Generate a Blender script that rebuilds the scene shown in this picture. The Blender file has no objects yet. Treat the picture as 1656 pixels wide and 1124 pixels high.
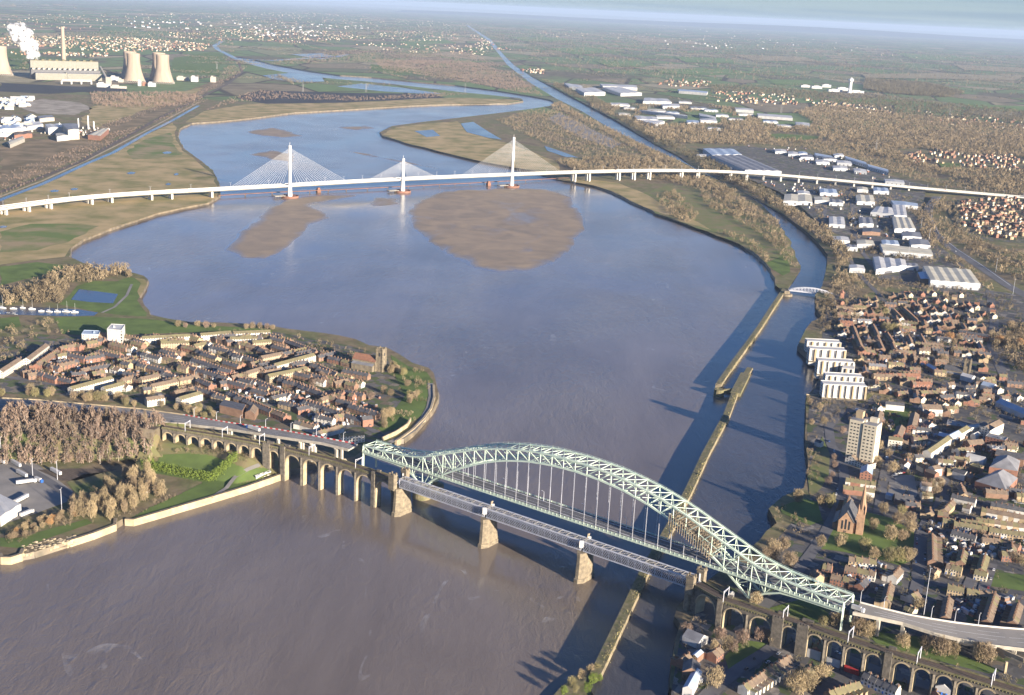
import bpy, math, random
import numpy as np
from mathutils import Matrix, Vector
from mathutils.geometry import delaunay_2d_cdt, tessellate_polygon
random.seed(7); RNG = np.random.default_rng(11)
SC = bpy.context.scene
COL = SC.collection
rad = math.radians
# ------------------------------------------------------------------ camera
CH, CF, CP, CR = 442.4, 2000.0, .2681, .0485
def ray(px, py):
    X = px-828.; Y = py-562.; c, s = math.cos(CR), math.sin(CR)
    X, Y = X*c+Y*s, -X*s+Y*c
    u, w = X/CF, -Y/CF
    return (u, math.cos(CP)+w*math.sin(CP), -math.sin(CP)+w*math.cos(CP))
def G(px, py, z=0.):
    d = ray(px, py); t = (z-CH)/d[2]
    return (d[0]*t, d[1]*t)
def proj(x, y, z):
    z = z-CH
    d = y*math.cos(CP)-z*math.sin(CP); w = y*math.sin(CP)+z*math.cos(CP)
    X, Y = CF*x/d, -CF*w/d; c, s = math.cos(CR), math.sin(CR)
    return 828+X*c-Y*s, 562+X*s+Y*c
CANAL_C = [(1018,1124),(1052,1000),(1110,900),(1190,800),(1225,720),(1250,640),(1255,580),(1285,500),(1305,440),(1290,385),(1245,340),(1160,285),(1082,250),(1000,205),(900,152),(830,100)]
_cc = sorted([G(*p)[::-1] for p in CANAL_C]); _cy = [a for a, b in _cc]; _cx = [b for a, b in _cc]
_rb = sorted(G(x, y, 31.6) for x, y in ((258,690.5),(200,683),(145,679),(70,675),(-30,671),(-90,668))); _rbx = [p[0] for p in _rb]; _rby = [p[1] for p in _rb]
def bankz(x, y):                                 # railway embankment left of the stone viaduct
    if not (_rbx[0] < x < _rbx[-1]): return 0.
    q = float(np.interp(x, _rbx, _rby))-y
    return 31.6-max(0., q-1)*.55 if q > 0 else 31.6-max(0., -q-9)*1.3
_tx = [-352,-337,-285,-215,-206]; _ty = [1142,1137.5,1122,1097,1094]
def terrace(x, y):                               # raised ground in front of the land arches
    if not (-352 < x < -206): return 0.
    q = float(np.interp(x, _tx, _ty))-y; k = min(1., max(0., (-212-x)/40.)); k = k*k*(3-2*k)
    h = 18.-max(0., q-3)*(.34+.6*(1-k)) if q > 0 else 18.-max(0., -q-12)*.9
    return 5+(max(5., h)-5)*k
def zl(x, y):                                    # height of the land
    return max(terrace(x, y), 5+5*min(1., max(0., (x-float(np.interp(y, _cy, _cx)))/25.)), bankz(x, y))
def L(px, py, dz=0.):                            # a photo point on the land
    z = 7.
    for _ in range(12):
        p = G(px, py, z+dz); z = z+(zl(*p)-z)*.7
    return (p[0], p[1], z)
cam = bpy.data.cameras.new('camera'); camo = bpy.data.objects.new('camera', cam); COL.objects.link(camo)
_R = Vector((1,0,0)); _U = Vector((0, math.sin(CP), math.cos(CP))); _F = Vector((0, math.cos(CP), -math.sin(CP)))
_cr = math.cos(CR)*_R+math.sin(CR)*_U; _cu = -math.sin(CR)*_R+math.cos(CR)*_U
mw = Matrix((_cr, _cu, -_F)).transposed().to_4x4(); mw.translation = (0, 0, CH)
camo.matrix_world = mw
cam.sensor_width = 36.; cam.lens = CF*36/1656; cam.clip_start = 1.; cam.clip_end = 400000.
SC.camera = camo
# ------------------------------------------------------------------ light
SAZ, SEL = rad(-47.), rad(13.)
sv = Vector((math.cos(SAZ)*math.cos(SEL), math.sin(SAZ)*math.cos(SEL), math.sin(SEL)))
sun = bpy.data.lights.new('sun', 'SUN'); sun.energy = 5.0; sun.angle = rad(.5); sun.color = (1., .87, .70)
so = bpy.data.objects.new('sun', sun); COL.objects.link(so); so.rotation_euler = (-sv).to_track_quat('-Z', 'Y').to_euler()
W = bpy.data.worlds.new('World'); SC.world = W; W.use_nodes = True
nt = W.node_tree; bg = nt.nodes['Background']; sk = nt.nodes.new('ShaderNodeTexSky')
sk.sky_type = 'NISHITA'; sk.sun_disc = False; sk.sun_elevation = SEL; sk.sun_rotation = math.atan2(sv.x, sv.y)
sk.altitude = 400; sk.air_density = 1.0; sk.dust_density = .3; sk.ozone_density = 3.5
tc_ = nt.nodes.new('ShaderNodeTexCoord'); sx_ = nt.nodes.new('ShaderNodeSeparateXYZ'); nt.links.new(tc_.outputs['Generated'], sx_.inputs[0])
hr = nt.nodes.new('ShaderNodeValToRGB'); nt.links.new(sx_.outputs[2], hr.inputs[0]); hr.color_ramp.elements[0].position = 0.; hr.color_ramp.elements[0].color = (.95,.95,.95,1); hr.color_ramp.elements[1].position = .2; hr.color_ramp.elements[1].color = (0,0,0,1)
# pale horizon air with a low bank of grey cloud
cm_ = nt.nodes.new('ShaderNodeMapping'); cm_.inputs['Scale'].default_value = (1.5,1.5,60); nt.links.new(tc_.outputs['Generated'], cm_.inputs[0])
cn_ = nt.nodes.new('ShaderNodeTexNoise'); cn_.inputs['Scale'].default_value = 3.; cn_.inputs['Detail'].default_value = 5; nt.links.new(cm_.outputs[0], cn_.inputs['Vector'])
cr_ = nt.nodes.new('ShaderNodeValToRGB'); nt.links.new(cn_.outputs['Fac'], cr_.inputs[0]); cr_.color_ramp.elements[0].position = .4; cr_.color_ramp.elements[0].color = (2.3,3.0,3.7,1); cr_.color_ramp.elements[1].position = .62; cr_.color_ramp.elements[1].color = (2.9,3.6,4.0,1)
mx_ = nt.nodes.new('ShaderNodeMix'); mx_.data_type = 'RGBA'; nt.links.new(hr.outputs[0], mx_.inputs[0]); bl_ = nt.nodes.new('ShaderNodeMix'); bl_.data_type = 'RGBA'; bl_.blend_type = 'MULTIPLY'; bl_.inputs[0].default_value = 1; bl_.inputs[7].default_value = (.66,.90,1.28,1)
nt.links.new(sk.outputs[0], bl_.inputs[6]); nt.links.new(bl_.outputs[2], mx_.inputs[6]); nt.links.new(cr_.outputs[0], mx_.inputs[7])
nt.links.new(mx_.outputs[2], bg.inputs[0]); bg.inputs[1].default_value = .049
vs = SC.view_settings; vs.view_transform = 'Standard'; vs.look = 'None'; vs.exposure = 1.7; vs.gamma = 1.; vs.use_curve_mapping = False
SC.cycles.use_denoising = True
SC.cycles.max_bounces = 5; SC.cycles.volume_bounces = 0; SC.cycles.transparent_max_bounces = 8
# ------------------------------------------------------------------ materials
MATS = {}
class NT:
    def __init__(s, name):
        s.m = bpy.data.materials.new(name); s.m.use_nodes = True; s.t = s.m.node_tree
        s.b = s.t.nodes['Principled BSDF']; s.pos = None
    def n(s, ty, **k):
        nd = s.t.nodes.new('ShaderNode'+ty)
        for a, v in k.items(): setattr(nd, a, v)
        return nd
    def l(s, a, b): s.t.links.new(a, b)
    def P(s):
        if s.pos is None: s.pos = s.n('NewGeometry').outputs['Position']
        return s.pos
    def noise(s, sc, det=3., dist=0., rough=.55, stretch=None, vec=None):
        v = vec or s.P()
        if stretch:
            mp = s.n('Mapping'); s.l(v, mp.inputs[0]); mp.inputs['Scale'].default_value = stretch[0]; mp.inputs['Rotation'].default_value = (0, 0, stretch[1]); v = mp.outputs[0]
        nd = s.n('TexNoise'); nd.inputs['Scale'].default_value = sc; nd.inputs['Detail'].default_value = det
        nd.inputs['Roughness'].default_value = rough; nd.inputs['Distortion'].default_value = dist
        s.l(v, nd.inputs['Vector']); return nd.outputs['Fac']
    def ramp(s, f, stops, interp='LINEAR'):
        r = s.n('ValToRGB'); cr = r.color_ramp; cr.interpolation = interp
        while len(cr.elements) < len(stops): cr.elements.new(.5)
        for e, (p, c) in zip(cr.elements, stops):
            e.position = p; e.color = (*(c if hasattr(c, '__len__') else (c,)*3), 1)
        s.l(f, r.inputs[0]); return r.outputs[0]
    def mix(s, f, a, b):
        m = s.n('Mix', data_type='RGBA')
        for k, v in ((0, f), (6, a), (7, b)):
            if hasattr(v, 'is_linked'): s.l(v, m.inputs[k])
            elif k: m.inputs[k].default_value = (*v, 1)
            else: m.inputs[k].default_value = v
        return m.outputs[2]
    def math(s, op, a, b=0.):
        m = s.n('Math', operation=op)
        for k, v in ((0, a), (1, b)):
            if hasattr(v, 'is_linked'): s.l(v, m.inputs[k])
            else: m.inputs[k].default_value = v
        return m.outputs[0]
    def out(s, col=None, rough=None, spec=None):
        for k, v in (('Base Color', col), ('Roughness', rough), ('Specular IOR Level', spec)):
            if v is None: continue
            if hasattr(v, 'is_linked'): s.l(v, s.b.inputs[k])
            else: s.b.inputs[k].default_value = (*v, 1) if k == 'Base Color' else v
        MATS[s.m.name] = s.m; return s.m
    def bump(s, f, st, dist=1.):
        b = s.n('Bump')
        if hasattr(st, 'is_linked'): s.l(st, b.inputs['Strength'])
        else: b.inputs['Strength'].default_value = st
        b.inputs['Distance'].default_value = dist
        s.l(f, b.inputs['Height']); s.l(b.outputs[0], s.b.inputs['Normal'])
def M(name, c1, c2=None, sc=.2, rough=.85, spec=.25, lo=.35, hi=.65, metal=0.):
    t = NT(name)
    c2 = c2 or tuple(v*.72 for v in c1)
    t.b.inputs['Metallic'].default_value = metal
    return t.out(t.ramp(t.noise(sc, 4), [(lo, c1), (hi, c2)]), rough, spec)
def MO(name, c1, c2, sc=.6, rough=.9):             # foliage: tint varies per object as well as through it
    t = NT(name); oi = t.n('ObjectInfo').outputs['Random']
    f = t.math('ADD', t.math('MULTIPLY', oi, .5), t.math('MULTIPLY', t.noise(sc, 2), .5))
    t.out(t.ramp(f, [(.25, c1), (.75, c2)]), rough, .1)
    return t.m
def WM(name, wall, wall2, px, pz, fx=.5, fz=.5, win=(.03,.035,.045), z0=.9, sc=.15):   # wall with rows of windows set in it
    t = NT(name); tc = t.n('TexCoord').outputs['Object']; sp = t.n('SeparateXYZ'); t.l(tc, sp.inputs[0])
    hx = t.math('FRACT', t.math('DIVIDE', t.math('ADD', t.math('ADD', sp.outputs[0], sp.outputs[1]), 500.), px))
    hz = t.math('FRACT', t.math('DIVIDE', t.math('ADD', sp.outputs[2], 100*pz-z0), pz))
    k = t.math('MULTIPLY', t.math('LESS_THAN', hx, fx), t.math('LESS_THAN', hz, fz))
    nz = t.n('NewGeometry'); s2 = t.n('SeparateXYZ'); t.l(nz.outputs['Normal'], s2.inputs[0])
    k = t.math('MULTIPLY', k, t.math('LESS_THAN', t.math('ABSOLUTE', s2.outputs[2]), .5))
    base = t.ramp(t.noise(sc, 4), [(.35, wall), (.65, wall2)])
    t.out(t.mix(k, base, win), t.math('SUBTRACT', .85, t.math('MULTIPLY', k, .6)), .3); return t.m
# water of the tidal river
def water(name, mud, mud2, streak):
    t = NT(name)
    big = t.noise(.0035, 5, .6); mid = t.noise(.011, 5, .9, stretch=((1, .22, 1), rad(52)))
    c = t.ramp(t.math('ADD', t.math('MULTIPLY', big, .5), t.math('MULTIPLY', mid, .5)), [(.36, mud), (.62, mud2)])
    if streak:
        n1 = t.noise(.0032, 4, .3, stretch=((1, .45, 1), rad(-30))); n2 = t.noise(.03, 5, .8)
        line = t.math('LESS_THAN', t.math('ABSOLUTE', t.math('SUBTRACT', n1, .5)), .0026)
        msk = t.ramp(n2, [(.54, 0.), (.7, .6)])
        fm = t.math('MULTIPLY', line, msk)
        c = t.mix(fm, c, (.30,.285,.27))
    w1 = t.noise(.13, 4, .6, stretch=((1, .35, 1), rad(-25))); w2 = t.noise(.5, 2)
    t.bump(t.math('ADD', t.math('MULTIPLY', w1, 1.), t.math('MULTIPLY', w2, .35)), t.ramp(t.noise(.0045, 4, .8, stretch=((1, .5, 1), rad(20))), [(.36, .12), (.62, .75)]), 1.)
    rg = t.ramp(t.noise(.006, 4, .5), [(.35, .09), (.65, .2)])
    t.b.inputs['IOR'].default_value = 1.34
    return t.out(c, rg, .5)
WATER = water('tidal_water', (.116,.092,.074), (.176,.144,.119), True)
CANALW = water('canal_water', (.045,.045,.048), (.075,.068,.066), False)
PONDW = water('pond_water', (.03,.035,.04), (.05,.05,.05), False)
t = NT('wet_sand'); f = t.noise(.02, 6, .8)
s3_ = t.n('SeparateXYZ'); t.l(t.P(), s3_.inputs[0]); dry = t.ramp(t.math('ADD', t.math('MULTIPLY', s3_.outputs[2], .8), t.math('MULTIPLY', t.noise(.011, 6, .9, stretch=((1, .5, 1), rad(35))), 1.1)), [(.56, 0.), (.84, 1.)])
t.out(t.mix(dry, (.15,.124,.105), t.ramp(f, [(.3, (.20,.155,.105)), (.7, (.32,.235,.145))])), t.math('ADD', .13, t.math('MULTIPLY', dry, .5)), .35)
# the land: scrub and rough grass near, patchwork of fields far
t = NT('land')
sp = t.n('SeparateXYZ'); t.l(t.P(), sp.inputs[0])
scrub = t.ramp(t.noise(.012, 8, .4, .62), [(.3, (.11,.088,.056)), (.45, (.205,.16,.10)), (.56, (.13,.135,.058)), (.7, (.28,.22,.135))])
scrub = t.mix(t.ramp(t.noise(.09, 5), [(.45, 0.), (.62, .35)]), scrub, (.07,.056,.038))
def vor(sc, st):
    mp = t.n('Mapping'); t.l(t.P(), mp.inputs[0]); mp.inputs['Scale'].default_value = st; mp.inputs['Rotation'].default_value = (0, 0, .4)
    v = t.n('TexVoronoi'); v.inputs['Scale'].default_value = sc; t.l(mp.outputs[0], v.inputs['Vector'])
    e = t.n('TexVoronoi', feature='DISTANCE_TO_EDGE'); e.inputs['Scale'].default_value = sc; t.l(mp.outputs[0], e.inputs['Vector'])
    s3 = t.n('SeparateColor'); t.l(v.outputs['Color'], s3.inputs[0]); return s3.outputs[0], e.outputs['Distance']
va, ve = vor(.0026, (1, .55, 1))
fld = t.ramp(va, [(0., (.14,.205,.08)), (.26, (.12,.18,.07)), (.4, (.22,.225,.12)), (.5, (.23,.19,.125)), (.6, (.15,.205,.085)), (.8, (.31,.27,.17)), (.9, (.14,.15,.085))], 'CONSTANT')
fld = t.mix(t.ramp(t.noise(.02, 5), [(.4, 0.), (.7, .45)]), fld, (.07,.065,.04))
fld = t.mix(t.ramp(ve, [(.012, 1.), (.03, 0.)]), fld, (.06,.052,.038))
wood = t.ramp(t.noise(.0009, 5, .5, .6), [(.56, 0.), (.61, .9)])
fld = t.mix(wood, fld, t.ramp(t.noise(.02, 4), [(.35, (.085,.075,.052)), (.65, (.16,.13,.09))]))
far = t.n('MapRange'); t.l(sp.outputs[1], far.inputs[0]); far.inputs[1].default_value = 4200; far.inputs[2].default_value = 6500
mixf = t.math('ADD', far.outputs[0], t.math('MULTIPLY', t.math('SUBTRACT', t.noise(.0016, 3), .5), 1.2))
t.out(t.mix(t.ramp(mixf, [(.4, 0.), (.6, 1.)]), scrub, fld), .95, .1)
M('marsh', (.38,.285,.15), (.19,.175,.07), .016, .95, .1, .38, .66)
M('marsh_grass', (.12,.16,.05), (.27,.21,.12), .012, .95, .1, .42, .62)
M('far_green', (.15,.22,.075), (.11,.165,.06), .006, .95, .1); M('far_tan', (.30,.255,.15), (.22,.185,.115), .006, .95, .1); M('heath', (.25,.185,.115), (.13,.105,.06), .014, .95, .1, .36, .62); M('waste_sand', (.36,.32,.26), (.2,.17,.13), .02, .95, .1)
M('lawn', (.125,.175,.05), (.085,.12,.038), .035, .95, .1)
M('rough_grass', (.13,.155,.055), (.19,.155,.085), .03, .95, .1)
for nm_, gcols in (('town_ground', [(0., (.085,.084,.088)), (.34, (.12,.115,.11)), (.5, (.075,.10,.04)), (.64, (.15,.125,.095)), (.78, (.10,.098,.10)), (.9, (.22,.20,.18))]), ('garden_ground', [(0., (.09,.115,.045)), (.3, (.13,.125,.115)), (.45, (.15,.12,.08)), (.6, (.08,.105,.04)), (.75, (.11,.105,.10)), (.9, (.2,.17,.13))])):
    t = NT(nm_); v_ = t.n('TexVoronoi'); v_.inputs['Scale'].default_value = .11; v_.distance = 'CHEBYCHEV'; mp_ = t.n('Mapping'); t.l(t.P(), mp_.inputs[0]); mp_.inputs['Rotation'].default_value = (0,0,.5); t.l(mp_.outputs[0], v_.inputs['Vector'])
    s_ = t.n('SeparateColor'); t.l(v_.outputs['Color'], s_.inputs[0]); g_ = t.ramp(s_.outputs[0], gcols, 'CONSTANT'); t.out(t.mix(t.ramp(t.noise(.3, 4), [(.4, 0.), (.65, .5)]), g_, (.07,.065,.055)), .92, .15)
M('asphalt', (.125,.122,.125), (.095,.093,.097), .06, .85, .3)
M('dull_steel', (.27,.26,.25), (.2,.19,.18)); M('pale_asphalt', (.25,.23,.205), (.17,.16,.148), .03, .85, .3)
M('concrete', (.40,.37,.32), (.30,.275,.23), .25)
M('white_concrete', (.60,.58,.53), (.48,.46,.42), .2)
M('road_paint', (.6,.6,.58), rough=.7)
M('stone', (.25,.205,.14), (.115,.097,.073), .35, lo=.3, hi=.7)
M('pale_stone', (.42,.34,.225), (.27,.22,.14), .12)
M('canal_stone', (.27,.225,.15), (.15,.125,.085), .12); M('dark_stone', (.165,.142,.112), (.085,.075,.062), .4)
M('moss_stone', (.20,.165,.10), (.09,.095,.04), .3, lo=.3, hi=.7)
M('mud_bank', (.20,.16,.11), (.10,.085,.06), .08, .6, .4)
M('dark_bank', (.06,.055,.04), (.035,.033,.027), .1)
M('ballast', (.115,.088,.066), (.08,.064,.05), .5)
M('rail_steel', (.2,.15,.12), rough=.5, metal=.6)
M('green_steel', (.57,.655,.53), (.45,.555,.465), .12, .55, .4)
M('rust_steel', (.42,.34,.22), (.3,.24,.17), .3, .7)
M('grey_steel', (.52,.52,.55), (.42,.43,.47), .12, .55, .4)
M('scaffold', (.36,.29,.2), (.2,.17,.13), .6)
M('white_steel', (.68,.68,.66), (.56,.56,.55), .1, .5, .4)
M('cable_white', (.5,.5,.5), rough=.5)
M('rust_red', (.24,.12,.085), (.16,.085,.06), .1)
t = NT('tower_concrete'); t.out(t.ramp(t.noise(.06, 5, stretch=((1,1,.08), 0)), [(.3, (.37,.295,.225)), (.5, (.32,.255,.195)), (.72, (.23,.185,.145))]), .9, .2)
M('brick_red', (.26,.13,.09), (.20,.105,.075), .25)
M('brick_brown', (.23,.145,.10), (.17,.105,.075), .25)
M('brick_buff', (.38,.29,.18), (.31,.235,.15), .25)
M('render_white', (.56,.535,.49), (.43,.41,.37), .25)
M('render_cream', (.6,.53,.40), (.5,.44,.33), .25)
M('sandstone', (.35,.22,.14), (.24,.155,.10), .3)
M('slate', (.10,.098,.10), (.065,.065,.07), .4, .55, .35)
M('roof_brown', (.20,.15,.105), (.14,.105,.08), .3)
M('roof_moss', (.185,.165,.085), (.14,.12,.075), .25)
M('roof_red', (.24,.12,.075), (.18,.09,.06), .3)
M('roof_grey', (.22,.22,.23), (.15,.15,.16), .1, .6)
M('roof_white', (.50,.49,.47), (.36,.355,.345), .06, .55)
M('roof_cream', (.52,.48,.37), (.40,.37,.29), .06, .6)
M('roof_blue', (.34,.40,.48), (.27,.33,.41), .06, .5)
M('sheet_white', (.50,.49,.475), (.36,.355,.345), .08, .5)
M('coal', (.022,.022,.024), (.035,.033,.033), .01)
M('glass_dark', (.02,.025,.032), (.035,.04,.05), 1., .12, .6)
M('bay_glass', (.09,.10,.12), (.16,.16,.17), .5, .25, .5); M('window_grey', (.05,.055,.065), (.09,.095,.10), .4, .2, .5)
M('red_paint', (.42,.04,.035), rough=.5); M('blue_paint', (.03,.12,.42), rough=.45)
M('car_white', (.75,.75,.75), rough=.3, spec=.5); M('car_black', (.02,.02,.022), rough=.25, spec=.5); M('car_silver', (.42,.43,.45), rough=.3, spec=.5)
M('car_red', (.35,.03,.03), rough=.3, spec=.5); M('car_blue', (.04,.09,.25), rough=.3, spec=.5)
M('rubber', (.02,.02,.02)); M('wood_pile', (.13,.095,.065), (.08,.06,.045), .6)
M('hill', (.06,.07,.05), (.04,.05,.035), .002)
MO('twig_tan', (.38,.295,.175), (.24,.19,.115)); MO('twig_brown', (.29,.22,.14), (.19,.145,.095)); MO('twig_plum', (.29,.205,.155), (.2,.145,.11))
MO('twig_olive', (.28,.245,.115), (.20,.175,.09)); MO('twig_orange', (.45,.26,.12), (.35,.21,.10)); MO('evergreen', (.04,.055,.022), (.025,.038,.016)); MO('hedge_green', (.16,.21,.04), (.10,.14,.03))
MO('bark', (.2,.16,.12), (.13,.105,.08)); MO('birch_bark', (.5,.45,.4), (.35,.3,.26))
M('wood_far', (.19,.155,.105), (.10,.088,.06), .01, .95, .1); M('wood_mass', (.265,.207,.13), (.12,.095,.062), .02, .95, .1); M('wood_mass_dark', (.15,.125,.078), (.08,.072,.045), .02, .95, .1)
M('wood_mass_plum', (.25,.18,.135), (.14,.105,.08), .02, .95, .1)
WM('block_white', (.56,.52,.45), (.46,.43,.37), 3.2, 2.7, .42, .45); WM('block_buff', (.42,.33,.22), (.35,.27,.18), 3.0, 2.7, .45, .45); WM('block_brick', (.26,.125,.085), (.2,.1,.07), 3.4, 2.8, .4, .45)
WM('shed_grey', (.45,.46,.47), (.38,.39,.4), 14., 30., .25, .14, (.1,.1,.11), 0.)
WM('plant_wall', (.24,.23,.19), (.19,.185,.15), 9., 60., .12, .9, (.22,.215,.18), 0.)
# ------------------------------------------------------------------ mesh building
class MB:
    def __init__(s): s.v = []; s.f = []; s.mi = []; s.k = 0
    def add(s, vs, fs, k=None):
        o = len(s.v); s.v += [tuple(p) for p in vs]; s.f += [tuple(i+o for i in f) for f in fs]; s.mi += [s.k if k is None else k]*len(fs)
    def box(s, c, d, rz=0., k=None):               # base centre, full sizes
        x, y, z = d[0]/2, d[1]/2, d[2]; cs, sn = math.cos(rz), math.sin(rz)
        P = [(c[0]+a*x*cs-b*y*sn, c[1]+a*x*sn+b*y*cs, c[2]+h*z) for h in (0, 1) for a, b in ((-1,-1),(1,-1),(1,1),(-1,1))]
        s.add(P, [(3,2,1,0),(4,5,6,7),(0,1,5,4),(1,2,6,5),(2,3,7,6),(3,0,4,7)], k)
    def bar(s, a, b, w, h=None, k=None):
        a = Vector(a); b = Vector(b); d = b-a
        if d.length < 1e-6: return
        d.normalize(); u = d.cross(Vector((0,0,1)))
        if u.length < 1e-4: u = Vector((1,0,0))
        u.normalize(); v = u.cross(d); h = h or w; u *= w/2; v *= h/2
        P = [p+i*u+j*v for p in (a, b) for i, j in ((-1,-1),(1,-1),(1,1),(-1,1))]
        s.add(P, [(0,1,2,3),(7,6,5,4),(0,4,5,1),(1,5,6,2),(2,6,7,3),(3,7,4,0)], k)
    def prism(s, poly, z0, z1, k=None, kt=None):
        n = len(poly); a = sum(poly[i][0]*poly[(i+1)%n][1]-poly[(i+1)%n][0]*poly[i][1] for i in range(n))
        if a < 0: poly = poly[::-1]
        g = lambda z, i: z[i] if hasattr(z, '__len__') else z
        P = [(p[0], p[1], z0) for p in poly]+[(p[0], p[1], z1) for p in poly]
        s.add(P, [(i, (i+1)%n, n+(i+1)%n, n+i) for i in range(n)], k)
        tr = tessellate_polygon([[Vector((p[0], p[1], 0)) for p in poly]])
        T = []
        for q in tr:
            A, B, C = (poly[i] for i in q)
            if (B[0]-A[0])*(C[1]-A[1])-(B[1]-A[1])*(C[0]-A[0]) < 0: q = q[::-1]
            T.append(tuple(n+i for i in q))
        s.add(P, T, k if kt is None else kt)
    def lathe(s, c, prof, n=16, k=None):           # profile of (radius, z)
        P = [(c[0]+r*math.cos(2*math.pi*i/n), c[1]+r*math.sin(2*math.pi*i/n), c[2]+z) for r, z in prof for i in range(n)]
        F = [(j*n+i, j*n+(i+1)%n, (j+1)*n+(i+1)%n, (j+1)*n+i) for j in range(len(prof)-1) for i in range(n)]
        F.append(tuple((len(prof)-1)*n+i for i in range(n)))
        s.add(P, F, k)
    def data(s, name, mats):
        me = bpy.data.meshes.new(name); me.from_pydata(s.v, [], s.f)
        for m in ([mats] if isinstance(mats, str) else mats): me.materials.append(MATS.get(m) or bpy.data.materials[m])
        if any(s.mi): me.polygons.foreach_set('material_index', s.mi)
        me.update(); return me
    def build(s, name, mats, parent=None, **k): return link(name, s.data(name, mats), parent, **k)
def link(name, data, parent=None, label=None, cat=None, group=None, kind=None, loc=None, rz=0., scale=None):
    o = bpy.data.objects.new(name, data); COL.objects.link(o)
    if parent: o.parent = parent
    if loc: o.location = loc
    if rz: o.rotation_euler = (0, 0, rz)
    if scale: o.scale = scale
    for a, v in (('label', label), ('category', cat), ('group', group), ('kind', kind)):
        if v: o[a] = v
    return o
def thing(name, label, cat, loc=(0,0,0), rz=0., group=None, **k): return link(name, None, None, label, cat, group, loc=loc, rz=rz, **k)
def inpoly(P, x, y):
    x = np.asarray(x); y = np.asarray(y); r = np.zeros(x.shape, bool); n = len(P)
    for i in range(n):
        x0, y0 = P[i][:2]; x1, y1 = P[(i+1)%n][:2]
        if y0 == y1: continue
        r ^= ((y0 > y) != (y1 > y)) & (x < (x1-x0)*(y-y0)/(y1-y0)+x0)
    return r
def resample(P, step):
    out = []
    for a, b in zip(P[:-1], P[1:]):
        n = max(1, int(math.dist(a, b)/step))
        out += [tuple(a[i]+(b[i]-a[i])*k/n for i in range(len(a))) for k in range(n)]
    return out+[tuple(P[-1])]
def normal2(P, i):
    a = P[max(0, i-1)]; b = P[min(len(P)-1, i+1)]; dx, dy = b[0]-a[0], b[1]-a[1]; l = math.hypot(dx, dy)
    return (-dy/l, dx/l)
def ordinal(n):
    w = 'first second third fourth fifth sixth seventh eighth ninth tenth eleventh twelfth thirteenth fourteenth fifteenth sixteenth seventeenth eighteenth nineteenth twentieth'.split()
    if n <= 20: return w[n-1]
    t_ = {2:'twenty', 3:'thirty', 4:'forty', 5:'fifty', 6:'sixty', 7:'seventy', 8:'eighty', 9:'ninety'}
    if n >= 100: return 'later'
    if n % 10 == 0: return t_[n//10][:-1]+'ieth'
    return t_[n//10]+'-'+w[n%10-1]
# ------------------------------------------------------------------ land and water
LB = [(-60,925),(2,911),(34,906),(56,902),(112,884),(159,867),(185,856),(203,845),(216,847),(277,829),(338,812),(400,792),(458,771),(500,760),(574,746),(600,724),(640,718),(653,717),(667,706),(685,686),(699,670),(708,652),(709,640),(704,620),(701,609),(693,601),(667,593),(646,579),(626,568),(596,564),(575,554),(548,548),(521,544),(496,541),(463,537),(443,533),(399,529),(348,527),(306,526),(272,521),(242,514),(242,508),(233,498),(225,485),(235,468),(240,458),(233,451),(216,446),(160,442),(112,420),(115,404),(135,390),(164,379),(210,362),(254,347),(300,337),(338,330),(355,320),(355,301),(345,279),(321,260),(298,243),(287,223),(291,210),(311,201),(355,198),(406,193),(473,184),(560,179),(634,174),(702,171),(770,169),(820,169),(846,165),(844,161),(800,156),(740,150),(690,144),(640,138),(590,133),(540,129),(480,122),(430,112),(400,104),(385,97)]
LB2 = [(380,92),(410,97),(440,105),(500,116),(550,123),(601,126),(668,133),(736,139),(804,148),(854,156),(890,163),(897,167),(895,172),(864,177),(820,183),(770,189),(685,199),(634,206),(614,216),(618,222),(655,233),(702,244),(739,254),(766,260),(803,267),(850,276),(888,286),(915,294),(956,301),(990,313),(1023,330),(1057,345),(1110,364),(1130,370),(1164,382),(1197,395),(1221,414),(1241,434),(1253,454),(1254,466),(1262,474)]
RIVER = [G(*p) for p in LB+LB2]+[G(1300,640),G(1250,800),G(1010,1100),(180,300),(-700,300)]
CLEFT = [(1263,476),(1245,509),(1228,536),(1214,556),(1187,593),(1162,630),(1192,638),(1174,681),(1140,745),(1115,800),(1085,860),(1040,940),(1010,1000),(965,1090),(955,1124)]
CR_ = [(1082,1124),(1084,1092),(1092,1041),(1099,1021),(1090,1006),(1094,991),(1115,970),(1150,945),(1190,915),(1228,883),(1238,869),(1255,856),(1242,832),(1265,812),(1299,798),(1306,764),(1305,750),(1301,708),(1304,647),(1322,630),(1329,600),(1312,586),(1290,564),(1302,539),(1312,526),(1329,519),(1319,505),(1318,482),(1329,468),(1336,438),(1338,417),(1322,396),(1306,380),(1265,348),(1228,326),(1187,304),(1147,282),(1116,267),(1096,253),(1057,233),(990,193),(939,166),(898,144),(861,125),(831,105),(814,88),(794,64),(756,40)]
CL2 = [(753,41),(787,64),(807,88),(820,105),(854,132),(898,159),(939,179),(990,210),(1057,242),(1096,259),(1140,281),(1197,308),(1231,331),(1258,358),(1265,377),(1279,404),(1295,431),(1294,438),(1279,461),(1272,471)]
CANAL = [G(*p, 4.) for p in CL2]+[G(*p, 0.) for p in CLEFT[1:]]+[(150,300),(330,300)]+[G(*p, 4.) for p in CR_]
RIVER_CUT = RIVER
def rough_poly(P, step, amp, ymax=4500, closed=True):
    out = []; n = len(P)
    for i in range(n if closed else n-1):
        a, b = P[i], P[(i+1)%n]; d = math.dist(a, b); k = max(1, int(d/step)) if a[1] < ymax else 1
        nx, ny = -(b[1]-a[1])/d, (b[0]-a[0])/d
        for j in range(k):
            f = j/k; w = random.uniform(-amp, amp) if j else 0
            out.append((a[0]+(b[0]-a[0])*f+nx*w, a[1]+(b[1]-a[1])*f+ny*w))
    return out
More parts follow.
